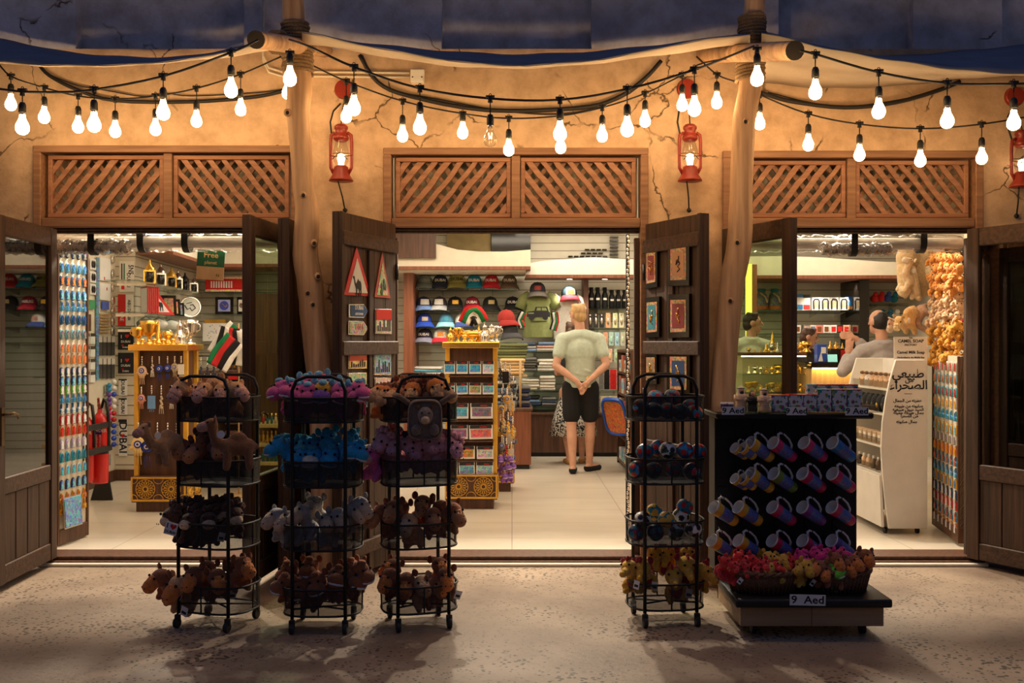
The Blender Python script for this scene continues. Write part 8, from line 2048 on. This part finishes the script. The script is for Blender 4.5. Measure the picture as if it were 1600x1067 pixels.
    if kind == 'woman':
        m = M(); m.lathe([(.13, 1.02), (.15, .95), (.19, .8), (.25, .6), (.31, .36), (.30, .36), (.14, .98)], 40, close=False)
        for i, v in enumerate(m.v): a = math.atan2(v.y, v.x); kf = max(0, (1.0 - v.z)) * .06; v.x *= 1 + kf * math.sin(a * 9); v.y *= .82 * (1 + kf * math.sin(a * 9))
        obj('skirt', m, MT['skirt'], t)
        m = M(); m.lathe([(.135, .97), (.14, 1.02), (.132, 1.03)], 28, close=False, X=Matrix.Diagonal((1, .82, 1, 1))); obj('waistband', m, MT['ink'], t)
    else:
        m = M(); m.ball((0, 0, .95), (W * .98, .135, .12)); long_ = kind == 'sleeved'
        for s in (-1, 1):
            h_, kn, an = V3(s * .095, 0, .9), J['kn' + ('l' if s < 0 else 'r')], J['an' + ('l' if s < 0 else 'r')]
            m.chain([(h_, .108), (h_.lerp(kn, .72), .098)] if not long_ else [(h_, .108), (kn, .085), (an, .065)])
        obj('shorts' if not long_ else 'trousers', m.fused('shorts', MT['cloth'], .011, 3), None, t, color=bottoms)
    for s in (-1, 1):
        an = J['an' + ('l' if s < 0 else 'r')]; ft = J.get('ft', {}).get(s, V3(s * .25, 1, 0)).normalized()
        m = M(); m.chain([(an - ft * .035 - V3(0, 0, .052), .042), (an + ft * .07 - V3(0, 0, .055), .042), (an + ft * .165 - V3(0, 0, .062), .032)])
        me = m.fused('shoe', MT['cloth'], .008, 3)
        for v in me.vertices: v.co.z = max(0.0, min(v.co.z, an.z - .035))
        obj('shoe', me, None, t, color=BLK if not fem else lin(190, 140, 80))
    return t
J0 = dict(head=V3(-.02, .02, 1.69), knl=V3(-.11, .01, .5), knr=V3(.11, .01, .5), anl=V3(-.12, -.02, .09), anr=V3(.12, -.02, .09))
FZ = .05
human('person with short fair hair, pale green T-shirt and black shorts, hands clasped behind back', (XW(907, 4.2), 4.2, FZ), 1.0,
      dict(J0, ell=V3(-.27, -.1, 1.14), elr=V3(.27, -.1, 1.15), hal=V3(-.045, -.185, .975), har=V3(.075, -.2, .985), hdl=V3(.45, -.1, -.85), hdr=V3(-.5, -.1, -.8), hsl=V3(.6, -.6, .3), hsr=V3(-.6, -.6, .3), curl=.55, anl=V3(-.09, -.14, .09), anr=V3(.1, .06, .09), knl=V3(-.1, -.04, .5), knr=V3(.105, .04, .5),
           head=V3(-.03, .03, 1.69), ft={-1: V3(.15, 1, 0), 1: V3(.75, .8, 0)}), (-.55, .8, -.05), lin(222, 178, 120), lin(198, 210, 192))
m = M(); m.tube([(.032 * math.cos(a), .02 * math.sin(a), .032 * math.sin(a) * .6) for a in [2 * PI * q / 18 for q in range(18)]], .006, 6, closed=True)
tag(obj('wristband', m, MT['tint'], loc=(XW(907, 4.2) + .085, 4.2 - .19, 1.06), color=YEL), 'yellow wristband on the wrist of the person in the pale green T-shirt', 'wristband')
human('person in a black and white print skirt half hidden behind the fair-haired person', (XW(896, 4.95), 4.95, FZ), .9,
      dict(J0, ell=V3(-.2, .12, 1.15), elr=V3(.2, .12, 1.15), hal=V3(-.1, .34, 1.2), har=V3(.1, .34, 1.2), anl=V3(-.06, -.1, .09), anr=V3(.11, .05, .09)), (.3, 1, -.1), lin(90, 60, 40), lin(40, 40, 46), 'woman')
human('person with a bald patch in a grey-white shirt raising a hand at the counter', (XW(1379, 2.2), 2.2, FZ), .925,
      dict(J0, head=V3(-.03, .03, 1.70), ell=V3(-.36, .05, 1.23), elr=V3(.1, .38, 1.32), hal=V3(-.285, .12, 1.385), har=V3(-.13, .36, 1.545), hdl=V3(.12, .0, 1), hsl=V3(1, -.1, 0), hdr=V3(-1, .1, .25), hsr=V3(0, .3, 1), curl=.2), (-.45, .9, -.02), lin(36, 30, 28), lin(176, 168, 166), 'sleeved', lin(40, 40, 48), bald=True)
human('person with tied-back brown hair bending over behind the counter, face turned sideways', (XW(1258, 3.85), 3.85, FZ), .87,
      dict(J0, head=V3(.04, -.02, 1.66), ell=V3(-.24, .0, 1.15), elr=V3(.24, -.08, 1.15), hal=V3(-.1, -.22, 1.08), har=V3(.2, -.3, 1.12)), (.93, -.25, -.22), lin(84, 52, 36), lin(44, 38, 40), 'sleeved', lin(40, 36, 40))
human('person with short dark hair and a pale shirt standing sideways behind the glass vitrine', (XW(1173, 4.1), 4.1, FZ), .95,
      dict(J0, head=V3(.02, 0, 1.68), ell=V3(-.24, .0, 1.15), elr=V3(.24, .0, 1.15), hal=V3(-.2, -.15, .95), har=V3(.25, -.12, .95)), (1, -.12, .0), lin(44, 34, 30), lin(206, 206, 190), 'sleeved', lin(36, 36, 44))
